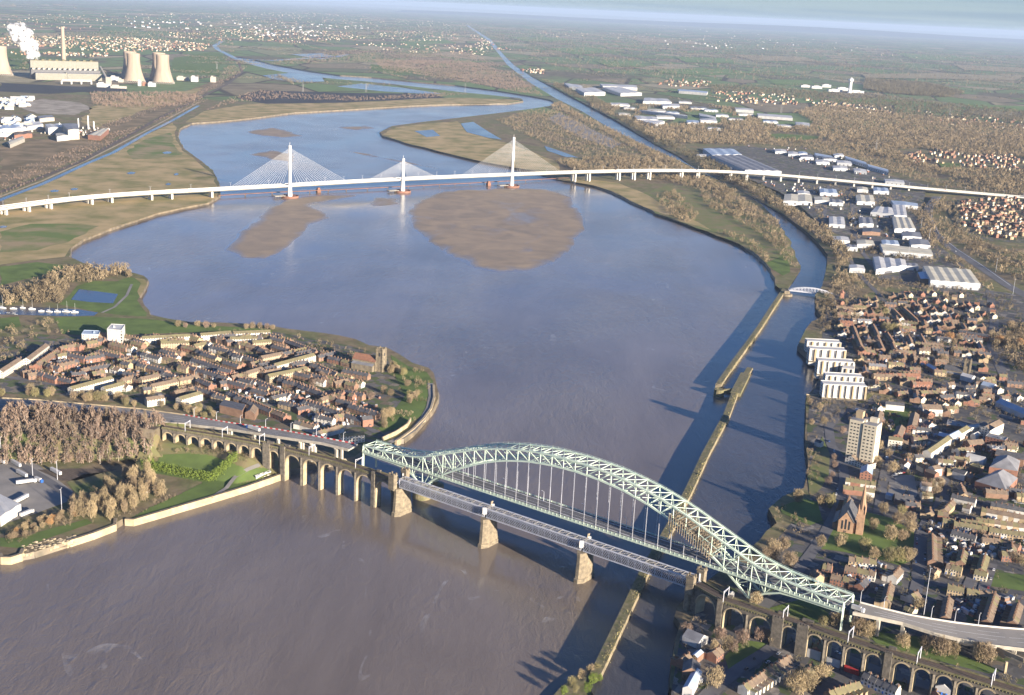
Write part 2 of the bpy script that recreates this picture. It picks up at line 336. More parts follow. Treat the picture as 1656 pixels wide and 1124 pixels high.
# the river is cut out of the land west of the canal wall, the canal out of the rest
RIV_L = rough_poly([G(*p) for p in LB+LB2], 22, 2., closed=False)
CAN_R = rough_poly(CANAL[:], 30, .8)
def cdt_land():
    B = 160000.
    outer = [(-B,-2000.),(B,-2000.),(B,B),(-B,B)]
    riv = RIV_L+[G(1263,474), CANAL[len(CL2)]]+[G(*p) for p in CLEFT[2:]]+[(150,300),(-700,300)]
    vs, es = [], []
    for poly in (outer, riv, CAN_R):
        o = len(vs); vs += [Vector(p) for p in poly]; es += [(o+i, o+(i+1)%len(poly)) for i in range(len(poly))]
    r = delaunay_2d_cdt(vs, es, [], 0, 1e-2)
    V = [(v.x, v.y) for v in r[0]]; F = [f for f in r[2]]
    cx = np.array([sum(V[i][0] for i in f)/3 for f in F]); cy = np.array([sum(V[i][1] for i in f)/3 for f in F])
    keep = ~(inpoly(riv, cx, cy) | inpoly(CAN_R, cx, cy))
    F = [f for f, k in zip(F, keep) if k]
    m = MB(); P = [(x, y, zl(x, y) if max(bankz(x, y), terrace(x, y)) < 5.5 else 5.) for x, y in V]
    m.add(P, [f if (P[f[1]][0]-P[f[0]][0])*(P[f[2]][1]-P[f[0]][1])-(P[f[1]][1]-P[f[0]][1])*(P[f[2]][0]-P[f[0]][0]) > 0 else f[::-1] for f in F])
    m.build('ground', 'land', kind='structure', label='brown and green winter land stretching to the horizon', cat='ground')
    return riv
RIVP = cdt_land()
def bank(poly, name, mat, closed, zb=-1.5, dz=0., off=1.6, skip=None):
    m = MB(); n = len(poly)
    a = sum(poly[i][0]*poly[(i+1)%n][1]-poly[(i+1)%n][0]*poly[i][1] for i in range(n)); sg = 1 if a > 0 else -1
    for i in range(n if closed else n-1):
        p, q = poly[i], poly[(i+1)%n]; d = math.dist(p, q)
        if d < .01 or (skip and skip(p, q)): continue
        nx, ny = -(q[1]-p[1])/d*sg*off, (q[0]-p[0])/d*sg*off
        m.add([(p[0], p[1], zl(*p)), (q[0], q[1], zl(*q)), (q[0]+nx, q[1]+ny, zb), (p[0]+nx, p[1]+ny, zb)], [(3,2,1,0)])
    return m.build(name, mat, kind='structure', label='steep muddy bank at the edge of the water', cat='bank')
bank(RIV_L, 'river_bank', 'mud_bank', False)
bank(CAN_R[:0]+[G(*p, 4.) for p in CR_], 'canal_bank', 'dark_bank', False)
bank([G(*p, 4.) for p in CL2], 'canal_bank', 'mud_bank', False)
m = MB(); m.add([(-2500,-500,0),(1300,-500,0),(1300,16000,0),(-6000,16000,0)], [(0,1,2,3)])
m.build('river', 'tidal_water', kind='structure', label='wide muddy tidal river curving between the towns', cat='river')
def sheet(name, P, z, mat, label, cat, kind='structure'):
    m = MB(); tr = tessellate_polygon([[Vector((p[0], p[1], 0)) for p in P]])
    zz = [z(p) if callable(z) else z for p in P]; F = []
    for q in tr:
        A, B, C = (P[i] for i in q)
        F.append(tuple(q) if (B[0]-A[0])*(C[1]-A[1])-(B[1]-A[1])*(C[0]-A[0]) > 0 else tuple(q[::-1]))
    m.add([(p[0], p[1], w) for p, w in zip(P, zz)], F)
    return m.build(name, mat, kind=kind, label=label, cat=cat)
sheet('canal', CAN_R, 4., 'canal_water', 'ship canal running beside the river', 'canal')
def patch(name, px, mat, label, dz=.15, rough=None, cat=None):
    P = [L(*p) for p in px]
    P = [p[:2] for p in P]
    if rough: P = rough_poly(P, rough[0], rough[1], 9000)
    return sheet(name, P, lambda p: zl(*p)+dz, mat, label, cat or name.replace('_', ' '))
def drape(name, px, mat, label, dz, cell=1.6, cat=None):
    P = [L(*p)[:2] for p in px]; xs = [p[0] for p in P]; ys = [p[1] for p in P]; nx = int((max(xs)-min(xs))/cell)+2; ny = int((max(ys)-min(ys))/cell)+2
    gx, gy = np.meshgrid(min(xs)+np.arange(nx)*cell, min(ys)+np.arange(ny)*cell); k = inpoly(P, gx+cell/2, gy+cell/2)
    m = MB(); m.v = [(x, y, zl(x, y)+dz) for x, y in zip(gx.ravel(), gy.ravel())]
    m.f = [(r*nx+q, r*nx+q+1, (r+1)*nx+q+1, (r+1)*nx+q) for r in range(ny-1) for q in range(nx-1) if k[r, q]]; m.mi = [0]*len(m.f)
    return m.build(name, mat, kind='structure', label=label, cat=cat or name.replace('_', ' '))
# sand banks: low domes that rise out of the water
def sandbank(px, top, label, step=14.):
    P = [G(*p) for p in px]; mx, my = sum(p[0] for p in P)/len(P), sum(p[1] for p in P)/len(P); P = [(mx+(p[0]-mx)*1.03, my+(p[1]-my)*1.03) for p in P]; X = [p[0] for p in P]; Y = [p[1] for p in P]
    nx = int((max(X)-min(X)+80)/step)+1; ny = int((max(Y)-min(Y)+80)/step)+1
    gx, gy = np.meshgrid(min(X)-40+np.arange(nx)*step, min(Y)-40+np.arange(ny)*step)
    d = np.full(gx.shape, 1e9)
    for i in range(len(P)):
        a, b = P[i], P[(i+1)%len(P)]; ex, ey = b[0]-a[0], b[1]-a[1]
        tt = np.clip(((gx-a[0])*ex+(gy-a[1])*ey)/(ex*ex+ey*ey), 0, 1)
        d = np.minimum(d, np.hypot(gx-a[0]-tt*ex, gy-a[1]-tt*ey))
    d = np.where(inpoly(P, gx, gy), d, -d)
    w = np.zeros(gx.shape)
    for k in range(14):
        fx, fy = RNG.normal(0, .022, 2); w += np.sin(gx*fx+gy*fy*1.4+RNG.uniform(0, 6))/14**.5
    h = np.clip(d+w*2.2+3, -40, 45)
    z = np.where(h > 0, top*np.minimum(1, h/35)**.7, h*.05)
    ii = lambda r, c: r*nx+c
    F = []
    for r in range(ny-1):
        for c in range(nx-1):
            if max(h[r,c], h[r+1,c], h[r,c+1], h[r+1,c+1]) > -18: F.append((ii(r,c), ii(r,c+1), ii(r+1,c+1), ii(r+1,c)))
    m = MB(); m.add(list(zip(gx.ravel(), gy.ravel(), z.ravel())), F)
    o = m.build('sandbank', 'wet_sand', kind='structure', label=label, cat='sandbank')
    o.data.polygons.foreach_set('use_smooth', [True]*len(F))
sandbank([(367,402),(395,415),(430,416),(452,408),(470,394),(486,378),(500,362),(532,352),(520,342),(496,333),(560,322),(590,316),(520,316),(470,322),(440,338),(410,358),(385,380)], .5, 'long brown sandbank below the first white tower')
sandbank([(682,326),(720,311),(800,306),(880,307),(920,320),(940,345),(938,370),(915,405),(890,424),(850,436),(800,438),(760,428),(725,410),(700,392),(678,374),(668,356),(666,340)], .45, 'broad brown sandbank in mid river')
sandbank([(400,213),(440,207),(462,211),(488,220),(450,222),(420,219)], .5, 'small sandbank upstream of the white bridge', 10)
sandbank([(405,250),(440,243),(478,249),(470,262),(440,258)], .5, 'sandbank just behind the first white tower', 10)
sandbank([(548,206),(590,203),(608,208),(572,211)], .4, 'sliver of sand far upstream', 9)
sandbank([(567,245),(620,253),(690,269),(735,277),(650,263),(600,254)], .4, 'thin bar of sand behind the white bridge', 9)
sandbank([(604,318),(640,322),(652,330),(612,333),(580,330)], .3, 'pale sand flat below the middle white tower', 9)
# ------------------------------------------------------------------ ground cover
patch('marsh', [(0,352),(7,322),(68,300),(142,266),(183,249),(237,218),(279,198),(286,206),(284,223),(294,243),(318,261),(342,280),(351,300),(351,319),(336,328),(300,335),(253,345),(208,360),(162,377),(133,388),(113,402),(105,415),(60,420),(0,428),(-60,440),(-60,360)], 'marsh', 'tan saltmarsh between the narrow canal and the river', .12, (60, 5))
patch('marsh_green', [(235,225),(275,215),(283,235),(295,250),(255,256),(215,258),(205,244)], 'marsh_grass', 'green grass on the saltmarsh by the bend', .25, (40, 6))
patch('marsh_green', [(0,375),(50,362),(110,362),(160,366),(110,392),(60,405),(0,408)], 'marsh_grass', 'greenish saltmarsh below the white viaduct', .25, (40, 6))
patch('far_marsh', [(300,198),(330,180),(400,168),(500,166),(620,160),(760,158),(842,162),(820,167),(702,169),(560,176),(473,182),(400,191),(340,196)], 'marsh', 'reedy flats along the far bank', .12, (60, 6))
patch('island_marsh', [(618,217),(640,206),(690,200),(740,196),(756,214),(790,224),(822,232),(860,245),(900,262),(905,275),(850,274),(800,265),(740,252),(700,242),(655,231)], 'marsh', 'flat marsh upstream of the tallest tower', .12, (50, 5))
patch('waste_ground', [(885,192),(905,182),(950,205),(1005,232),(990,240),(940,222)], 'pale_asphalt', 'strip of bare ground beside the ship canal', .2, (40, 4))
patch('shore_marsh', [(900,290),(960,300),(1000,313),(1040,334),(1100,358),(1150,372),(1130,360),(1080,335),(1040,312),(1000,296),(950,290)], 'marsh', 'tan strip of saltmarsh under the white viaduct', .15, (40, 4))
patch('meadow', [(1150,338),(1185,336),(1212,348),(1215,354),(1175,352),(1140,348)], 'rough_grass', 'open meadow among the trees by the canal', .2, (30, 3))
patch('meadow', [(1190,366),(1220,366),(1262,372),(1266,380),(1245,384),(1205,376)], 'rough_grass', 'meadow near the bend of the canal', .2, (30, 3))
patch('lawn', [(1240,425),(1262,415),(1275,416),(1278,440),(1266,446),(1250,436)], 'lawn', 'green lawn at the end of the island strip', .2)
patch('field', [(1240,217),(1262,216),(1325,221),(1318,225),(1290,227),(1255,225)], 'lawn', 'bright green sports field among the woods', .3, (60, 3))
patch('field', [(1516,263),(1556,265),(1552,270),(1524,271)], 'lawn', 'green pitch behind the white viaduct', .3)
patch('field', [(280,94),(340,84),(372,90),(352,110),(360,122),(300,120),(276,112)], 'lawn', 'green field beside the cooling towers', .4, (80, 8))
patch('field', [(0,80),(30,78),(50,98),(46,112),(0,112)], 'lawn', 'green field behind the power station', .4, (80, 8))
patch('field', [(600,104),(680,112),(700,118),(650,121),(600,113)], 'lawn', 'green field across the far marsh', .4, (80, 8))
patch('heath', [(0,236),(60,228),(130,214),(215,178),(270,160),(330,136),(362,128),(360,140),(318,156),(262,186),(200,218),(130,256),(62,284),(0,306)], 'heath', 'brown rough heath beside the narrow canal', .2, (60, 10))
patch('wood_floor', [(-30,700),(60,700),(150,704),(240,712),(262,740),(190,746),(120,746),(50,748),(-30,748)], 'rough_grass', 'rough grass floor of the birch wood', .6)
patch('heath', [(130,196),(150,172),(200,160),(280,150),(330,142),(300,160),(240,176),(180,198),(150,208)], 'marsh', 'pale rough ground beyond the chemical works', .35, (60, 10))
patch('heath', [(20,168),(70,160),(130,166),(150,176),(120,186),(60,184)], 'waste_sand', 'pale tipped ground above the works', .35, (60, 10))
patch('heath', [(1110,362),(1060,345),(1020,318),(1080,300),(1140,318),(1200,345),(1262,368),(1285,405),(1280,430),(1250,428),(1222,408),(1180,388)], 'rough_grass', 'rough open ground on the island strip', .1, (40, 5))
for i_, q_ in enumerate(([(1305,160),(1400,158),(1515,166),(1500,172),(1390,168),(1310,166)],[(1560,168),(1656,172),(1700,180),(1620,180),(1570,175)],[(1394,120),(1520,118),(1656,124),(1640,130),(1500,127),(1400,126)],[(1060,112),(1160,110),(1230,118),(1150,122),(1070,118)],[(880,78),(960,76),(1010,84),(930,88)],[(1180,88),(1300,92),(1330,100),(1220,98)],[(1440,84),(1560,92),(1600,100),(1480,96)],[(820,60),(900,60),(930,66),(850,67)],[(1010,60),(1120,66),(1140,72),(1040,68)],[(1090,92),(1180,94),(1190,102),(1110,101)],[(960,98),(1030,100),(1050,108),(985,108)],[(1540,104),(1656,110),(1656,117),(1560,113)],[(640,66),(720,64),(740,70),(660,73)],[(1240,128),(1310,130),(1320,137),(1255,137)])):
    patch('field', q_, ('far_green', 'far_green', 'far_tan')[i_ % 3], 'far open field, %s nearest the bottom of the photo among the distant ones' % ordinal(i_+1), .5, (120, 14))
patch('coal_yard', [(0,134),(100,139),(205,143),(205,148),(130,149),(80,152),(0,148)], 'coal', 'black coal stock yard beside the power station', .4, (60, 8))
patch('lagoon_ground', [(380,158),(420,146),(560,150),(700,152),(720,158),(560,166),(430,168)], 'coal', 'dark ash ground beside the far river', .3, (60, 8))
patch('grass_bank', [(0,432),(60,424),(112,430),(90,440),(40,452),(0,462)], 'lawn', 'sunlit lawn beyond the wood', .25, (40, 3))
patch('park', [(95,492),(112,478),(125,462),(150,455),(190,455),(210,448),(234,453),(232,470),(222,486),(231,499),(238,507),(236,512),(200,510),(165,506),(130,499)], 'lawn', 'green park round the square pond', .2)
patch('reed_bed', [(218,450),(234,452),(238,460),(226,480),(222,472),(228,458)], 'marsh', 'tan reed fringe at the park edge', .35)
patch('riverside_green', [(88,514),(140,512),(240,516),(305,525),(400,530),(440,534),(440,540),(360,536),(240,540),(160,544),(100,540)], 'lawn', 'green riverside lawn behind the white mill', .25)
patch('lawn', [(0,515),(30,512),(34,528),(0,534)], 'lawn', 'lawn by the boat basin', .25)
patch('hill_park', [(632,574),(660,592),(690,602),(700,616),(702,640),(694,662),(676,676),(652,690),(620,700),(612,694),(640,660),(655,640),(640,610)], 'lawn', 'green park on the river point', .2)
patch('town_ground', [(0,560),(60,540),(120,545),(230,545),(440,536),(500,546),(560,558),(625,576),(640,610),(655,640),(640,662),(610,696),(640,716),(600,722),(560,716),(440,690),(300,664),(200,650),(100,640),(0,636)], 'garden_ground', 'streets and gardens of the point town', .1, cat='town')
m = MB(); gx_ = np.arange(-352, -204, 2.5); gq_ = np.arange(-34, 52, 2.5)
for q_ in gq_:
    for x_ in gx_: y_ = float(np.interp(x_, _tx, _ty))-q_; m.v.append((x_, y_, max(zl(x_, y_)+.06, 5.06)))
nx_ = len(gx_); m.f = [(r_*nx_+i_, (r_+1)*nx_+i_, (r_+1)*nx_+i_+1, r_*nx_+i_+1) for r_ in range(len(gq_)-1) for i_ in range(nx_-1) if not inpoly(RIVP, [m.v[r_*nx_+i_][0]+1.2, m.v[r_*nx_+i_][0]+1.2, m.v[r_*nx_+i_][0]+1.2], [m.v[r_*nx_+i_][1], m.v[r_*nx_+i_][1]-4, m.v[r_*nx_+i_][1]-2]).any()]; m.mi = [0]*len(m.f)
m.build('terrace_slope', 'rough_grass', kind='structure', label='rough slope rising to the land arches of the viaduct', cat='slope')
drape('park', [(225,745),(250,732),(330,736),(372,748),(395,758),(440,760),(400,786),(340,804),(280,822),(230,838),(212,838),(240,822),(290,800),(330,780),(250,765)], 'lawn', 'lawns above the stone quay wall', .2)
patch('grass_slope', [(108,780),(135,768),(180,762),(210,768),(170,790),(125,802)], 'rough_grass', 'mown grass slope beside the lorry yard', .3)
drape('bowling_green', [(245,742),(262,736),(300,734),(338,737),(362,744),(368,752),(343,768),(300,760),(262,752)], 'lawn', 'level bowling green inside the clipped hedge', .45)
patch('quay_lawn', [(0,870),(0,884),(35,887),(80,870),(150,846),(140,840),(80,856),(30,870)], 'lawn', 'lawn strip above the boulder shore', .25)
patch('yard', [(-40,760),(0,752),(30,742),(62,752),(118,795),(108,812),(60,830),(0,850),(-40,860)], 'pale_asphalt', 'pale concrete lorry yard by the depot', .25, cat='yard')
patch('scrub_yard', [(60,760),(130,758),(190,760),(165,765),(125,777),(100,778)], 'ballast', 'brown waste ground beside the yard', .3)
# right hand town
RT = [(1084,1130),(1100,1030),(1130,985),(1200,930),(1250,880),(1310,812),(1312,765),(1305,700),(1310,645),(1330,600),(1330,520),(1340,480),(1370,470),(1410,500),(1460,470),(1600,470),(1680,480),(1720,600),(1720,900),(1720,1130)]
patch('town_ground', RT, 'town_ground', 'streets, yards and gardens of the hill town', .1, cat='town')
patch('industrial_ground', [(1200,285),(1180,262),(1130,240),(1200,236),(1300,245),(1400,275),(1500,300),(1490,340),(1510,390),(1560,430),(1600,470),(1500,470),(1420,450),(1400,400),(1335,370),(1290,330),(1260,310)], 'town_ground', 'asphalt and yards of the industrial estate', .12, cat='industrial ground')
patch('estate_ground', [(1540,325),(1600,318),(1700,318),(1700,395),(1590,390),(1550,375)], 'garden_ground', 'gardens of the far housing estate', .12, cat='estate ground')
patch('churchyard', [(1322,880),(1335,862),(1352,840),(1400,828),(1440,838),(1478,860),(1480,905),(1455,915),(1420,905),(1365,893),(1328,888)], 'lawn', 'grass churchyard round the spired church', .3)
patch('riverside_green', [(1260,820),(1300,806),(1322,812),(1330,842),(1310,850),(1290,842),(1265,830)], 'lawn', 'grass point at the canal edge', .3)
patch('riverside_green', [(1330,706),(1342,735),(1340,770),(1328,790),(1310,806),(1306,770),(1318,730)], 'rough_grass', 'rough grass bank beside the curved road', .3)
patch('green', [(1172,1062),(1200,1035),(1250,1042),(1240,1058),(1200,1085),(1180,1090)], 'lawn', 'green below the railway arches', .3)
patch('green', [(1240,985),(1300,968),(1330,985),(1350,1003),(1290,1012),(1255,996)], 'lawn', 'grass under the end of the arch bridge', .3)
patch('green', [(1400,1020),(1480,1030),(1560,1062),(1620,1085),(1600,1090),(1500,1065),(1420,1045)], 'lawn', 'grass strip between the road and the railway', .3)
patch('green', [(1430,660),(1470,660),(1482,690),(1440,700),(1425,690)], 'lawn', 'lawn between the brick flats', .3)
patch('pitch', [(1602,925),(1656,930),(1680,940),(1680,960),(1600,948)], 'lawn', 'fenced green pitch beside the terraces', .3)
patch('car_park', [(1438,770),(1478,768),(1484,800),(1475,812),(1436,802)], 'pale_asphalt', 'asphalt playground between tower block and church', .3)
patch('grass', [(1385,645),(1415,632),(1450,640),(1420,650),(1390,652)], 'rough_grass', 'grass beside the white apartments', .3)
patch('allotments', [(1395,478),(1420,470),(1445,500),(1420,500)], 'rough_grass', 'rough slope above the swing bridge', .3)
# ponds and narrow canals
def pond(px, label): patch('pond', px, 'pond_water', label, .5, None, 'pond')
pond([(115,485),(128,468),(145,470),(191,476),(183,491),(145,489)], 'square pond in the green park')
pond([(0,495),(60,497),(95,499),(128,501),(159,506),(152,511),(118,512),(68,511),(0,509)], 'narrow boat basin with moored yachts')
pond([(425,122),(470,118),(520,124),(525,132),(480,133),(440,128)], 'upper lagoon beyond the far marsh')
pond([(545,140),(584,135),(650,142),(719,152),(690,152),(620,148)], 'long lagoon beyond the far marsh')
pond([(470,88),(520,86),(545,92),(520,96)], 'distant pool in the upper valley')
pond([(745,200),(765,197),(790,213),(812,226),(790,223),(755,214)], 'curved creek on the island marsh')
pond([(670,212),(700,210),(712,220),(690,222)], 'shallow pool on the island marsh')
pond([(880,236),(905,244),(935,255),(915,254),(885,244)], 'ditch at the foot of the island wood')
for i, q in enumerate(((88,309,16),(120,306,13),(212,280,15),(270,247,16),(272,298,9),(5,367,14),(285,282,8))):
    pond([(q[0]-q[2]/2, q[1]), (q[0], q[1]-2), (q[0]+q[2]/2, q[1]-1), (q[0]+q[2]/3, q[1]+1.6), (q[0]-q[2]/4, q[1]+2)], '%s pool from the left on the saltmarsh' % ordinal(1+sorted((88,120,212,270,272,5,285)).index(q[0])))
def strip(name, px, w, mat, label, dz=.3, cat=None, z=None):
    P = resample([(L(*p) if z is None else (*G(*p, z), z))[:2] for p in px], 25)
    m = MB(); n = len(P)
    for i, p in enumerate(P):
        a = normal2(P, i)
        for s in (-1, 1):
            x, y = p[0]+a[0]*w/2*s, p[1]+a[1]*w/2*s; m.v.append((x, y, (zl(x, y) if z is None else z)+dz))
    for i in range(n-1):
        m.f.append((2*i+1, 2*i, 2*i+2, 2*i+3)); m.mi.append(0)
    return m.build(name, mat, kind='structure', label=label, cat=cat or name.replace('_', ' '))
strip('narrow_canal', [(-20,332),(7,321),(68,298),(142,264),(183,247),(237,216),(277,196),(321,171)], 14, 'pond_water', 'narrow canal along the edge of the saltmarsh', .55)
strip('railway', [(-20,318),(60,290),(130,262),(200,224),(260,190),(320,160),(370,135),(392,116),(385,100),(362,88)], 16, 'ballast', 'railway line beside the narrow canal', .8)
strip('path', [(-20,326),(7,316),(68,293),(142,259),(237,211),(321,166)], 7, 'pale_stone', 'pale towpath beside the narrow canal', .8)
strip('upper_river', [(385,97),(372,90),(352,80),(347,74),(360,66)], 40, 'pond_water', 'thin upper reach of the river', .5)
strip('upper_river', [(385,95),(440,98),(500,94),(545,92),(560,88)], 60, 'pond_water', 'far loop of the river', .5)
RDZ = []
for px, w, lb in (([(1516,318),(1502,335),(1500,352),(1512,378),(1540,402),(1580,428),(1630,462),(1680,490)], 22, 'dual carriageway curving beside the warehouses'),
    ([(1340,300),(1334,340),(1330,372)], 9, 'straight road through the industrial estate'), ([(1376,298),(1378,335),(1382,372),(1396,410),(1420,440)], 9, 'road between the warehouses'),
    ([(1312,372),(1350,400),(1378,425),(1395,450),(1420,475),(1440,500)], 9, 'tree lined road near the swing bridge'),
    ([(1420,640),(1395,660),(1360,668),(1340,690),(1344,720),(1362,745),(1366,780),(1352,830),(1330,870),(1308,900),(1270,950),(1230,985)], 10, 'road along the river front below the tower block'),
    ([(1470,500),(1478,540),(1490,575),(1510,610)], 9, 'street rising through the brick terraces'), ([(1414,560),(1430,590),(1440,620)], 7, 'street between the brick terraces'),
    ([(1600,470),(1608,520),(1604,560),(1620,600),(1640,640),(1680,670)], 13, 'main road past the bare woods'),
    ([(1440,780),(1438,730),(1450,715),(1480,695),(1500,680)], 9, 'street behind the tower block'),
    ([(1420,830),(1428,780),(1432,760)], 9, 'street beside the playground'),
    ([(1505,740),(1530,720),(1560,700),(1600,685)], 10, 'shopping street with a curved row of shops'),
    ([(1486,935),(1488,900),(1490,870),(1500,845),(1520,822),(1528,790),(1522,760),(1505,740)], 12, 'road curving past the churchyard'),
    ([(1486,935),(1480,960),(1470,990)], 10, 'street running down to the bridge road'), ([(1486,935),(1540,950),(1600,962),(1680,970)], 9, 'street across the foot of the terraces'),
    ([(1580,1000),(1592,950),(1604,912)], 9, 'street of parked cars between terraces'), ([(1548,990),(1560,960),(1580,915)], 8, 'back street between terraces'), ([(1650,1010),(1660,970)], 8, 'street at the picture edge'),
    ([(1500,880),(1560,876),(1656,900)], 8, 'street in front of the white terrace'), ([(1530,858),(1656,874)], 7, 'street between the upper terraces'), ([(1560,828),(1656,840)], 7, 'street above the upper terraces'),
    ([(1130,1140),(1165,1105),(1200,1080),(1240,1055),(1275,1030),(1310,1040),(1360,1062),(1420,1085),(1500,1110),(1540,1124)], 11, 'road running below the railway arches'),
    ([(38,602),(60,585),(78,565),(80,552)], 12, 'street in front of the long curved terrace'), ([(440,668),(480,655),(520,672),(560,690)], 7, 'street between the brick terraces of the point'),
    ([(560,690),(590,690),(610,700)], 8, 'lane by the white inn'), ([(10,610),(60,618),(140,632),(220,628),(300,648)], 7, 'road at the foot of the estate'),
    ([(0,744),(40,756),(80,780),(118,806)], 9, 'service road beside the lorry yard')):
    strip('road', px, w, 'asphalt', lb, .3+RDZ.__len__()*.012); RDZ.append(lb)
strip('path', [(165,506),(185,497),(205,478),(213,460)], 4, 'pale_asphalt', 'path curving through the pond park', .4)
strip('path', [(340,806),(366,790),(380,772),(400,760),(420,752)], 4, 'pale_asphalt', 'path curving down the quay lawn', .5)
strip('road_marking', [(1522,318),(1508,335),(1506,352),(1518,378),(1546,402),(1586,428),(1634,462)], 1.2, 'road_paint', 'pale centre line of the dual carriageway', .5)
# far hills beyond the plain
m = MB(); n = 60
for i in range(n+1):
    f = i/n; x = -6000+f*66000; y = 62000-f*6000
    h = 40+230*min(1, f*1.6)+60*math.sin(f*9)+40*math.sin(f*23+1)
    for dy, zz in ((-5000, 0), (-1500, h*.72), (0, h), (3000, 0)): m.v.append((x, y+dy+800*math.sin(f*15), zz+4))
for i in range(n):
    for j in range(3): m.f.append((4*i+j, 4*i+4+j, 4*i+5+j, 4*i+1+j)); m.mi.append(0)
m.build('hills', 'hill', kind='structure', label='low hills on the hazy horizon', cat='hills')
# quay walls, boulders, canal walls
def wall_line(name, px, z0, z1, w, mat, label, cat='wall', zr=0., mat2=None, cap=None):
    P = resample([G(*p, zr) for p in px], 15); m = MB(); n = len(P)
    for i, p in enumerate(P):
        a = normal2(P, i)
        for s, z in ((-1, z0), (1, z0), (1, z1), (-1, z1)):
            ww = w/2*(1.12 if z == z0 else 1)
            m.v.append((p[0]+a[0]*ww*s, p[1]+a[1]*ww*s, z))
    for i in range(n-1):
        o = 4*i
        for j, k in ((0, 3), (1, 0), (2, 1), (3, 2)):
            m.f.append((o+j, o+(j+1)%4, o+4+(j+1)%4, o+4+j)); m.mi.append(1 if j == 2 else 0)
    m.f += [(3,2,1,0), (4*n-4, 4*n-3, 4*n-2, 4*n-1)]; m.mi += [0, 0]
    bt = m.data(name, [mat, mat2 or mat])
    return link(name, bt, None, label, cat)
wall_line('canal_wall', [(1268,474),(1245,509),(1228,536),(1214,556),(1187,593),(1161,631)], -1.5, 8.2, 7, 'canal_stone', 'upper mossy stone wall dividing river and canal, ending in a round head', mat2='moss_stone')
wall_line('canal_wall', [(1212,604),(1190,638),(1174,681),(1140,745),(1115,800),(1085,860),(1040,940),(1012,1000),(978,1072),(962,1106)], -1.5, 8.2, 7.5, 'canal_stone', 'long mossy stone wall between river and canal passing under both bridges', mat2='moss_stone')
o = MB(); c = G(1163,630,8); o.lathe((c[0], c[1], -1.5), [(6.5,0),(6,10),(0.1,10)], 14); c2 = G(1192,628,8); o.bar((c[0],c[1],5.5), (c2[0],c2[1],5.5), 4, 5)
o.build('sluice_head', ['moss_stone'], label='round stone lock head and sluice joining the two canal walls', cat='sluice')
o = MB(); a = G(1212,604,8); b = G(1192,636,8); o.bar((a[0]-5,a[1],4), (b[0]-2,b[1],4), 12, 9.2); o.build('lock_wall', 'moss_stone', label='broad crumbling lock wall at the head of the long canal wall', cat='wall')
wall_line('quay_wall', [(203,849),(216,850),(277,832),(338,814),(400,795),(459,774)], -1, 6.2, 3, 'pale_stone', 'long pale stone quay wall left of the viaduct', mat2='stone')
wall_line('quay_wall', [(112,884),(150,872),(186,858),(187,848)], -1, 6, 3, 'pale_stone', 'short pale quay wall beside the slipway', mat2='stone')
wall_line('quay_wall', [(0,905),(4,912),(18,912),(34,907),(38,898)], -1, 6.4, 3, 'pale_stone', 'rounded stone pier head at the left edge', mat2='stone')
wall_line('promenade_wall', [(640,722),(652,714),(668,702),(686,684),(697,668),(702,650),(701,630)], -1, 6.5, 2.5, 'pale_stone', 'curved pale promenade wall round the river point', mat2='pale_stone')
strip('promenade', [(630,716),(650,708),(668,696),(684,678),(694,660),(698,640),(696,620)], 7, 'pale_asphalt', 'promenade along the river point', .5)
wall_line('promenade_wall', [(618,712),(640,702),(658,690),(664,680)], 4, 9.5, 1.2, 'pale_stone', 'inner retaining wall below the memorial garden', zr=6)
m = MB()
for k in range(1500):
    f = random.random(); a = (36+f*85, 904-f*24); p = G(a[0]+random.uniform(-3, 3), a[1]-random.random()*(18 if f < .7 else 10)*.8, 1)
    s = random.uniform(.9, 2.2); zz = -.3+random.random()*4
    m.lathe((p[0], p[1], zz), [(s*.7,0),(s,s*.5),(s*.5,s)], 5)
m.build('boulders', 'pale_stone', kind='stuff', label='pale boulders tipped along the shore below the lawn', cat='boulders')
sheet('shore', [G(*p, 0.) for p in ((36,907),(120,884),(112,868),(60,880),(30,892))], lambda p: 2.2, 'stone', 'sloping boulder shore', 'shore')

def rail_bank():
    N = resample([(*G(x, y, 31.6), 31.6) for x, y in ((258,690.5),(200,683),(145,679),(70,675),(-30,671))], 12); m = MB()
    for i, p in enumerate(N):
        a_ = normal2(N, i)
        for o_, z_ in ((9+21, 4), (9, 31.6), (-1, 31.6), (-51, 4)): m.v.append((p[0]+a_[0]*o_, p[1]+a_[1]*o_, z_))
    for i in range(len(N)-1):
        for j in range(3): m.f.append((4*i+j, 4*i+4+j, 4*i+5+j, 4*i+1+j)); m.mi.append(1 if j == 1 else 0)
    m.f.append((0,1,2,3)); m.mi.append(0)
    link('railway_embankment', m.data('railway_embankment', ['mud_bank', 'ballast']), None, 'railway embankment running left from the stone viaduct', 'embankment', None, 'structure')
rail_bank()
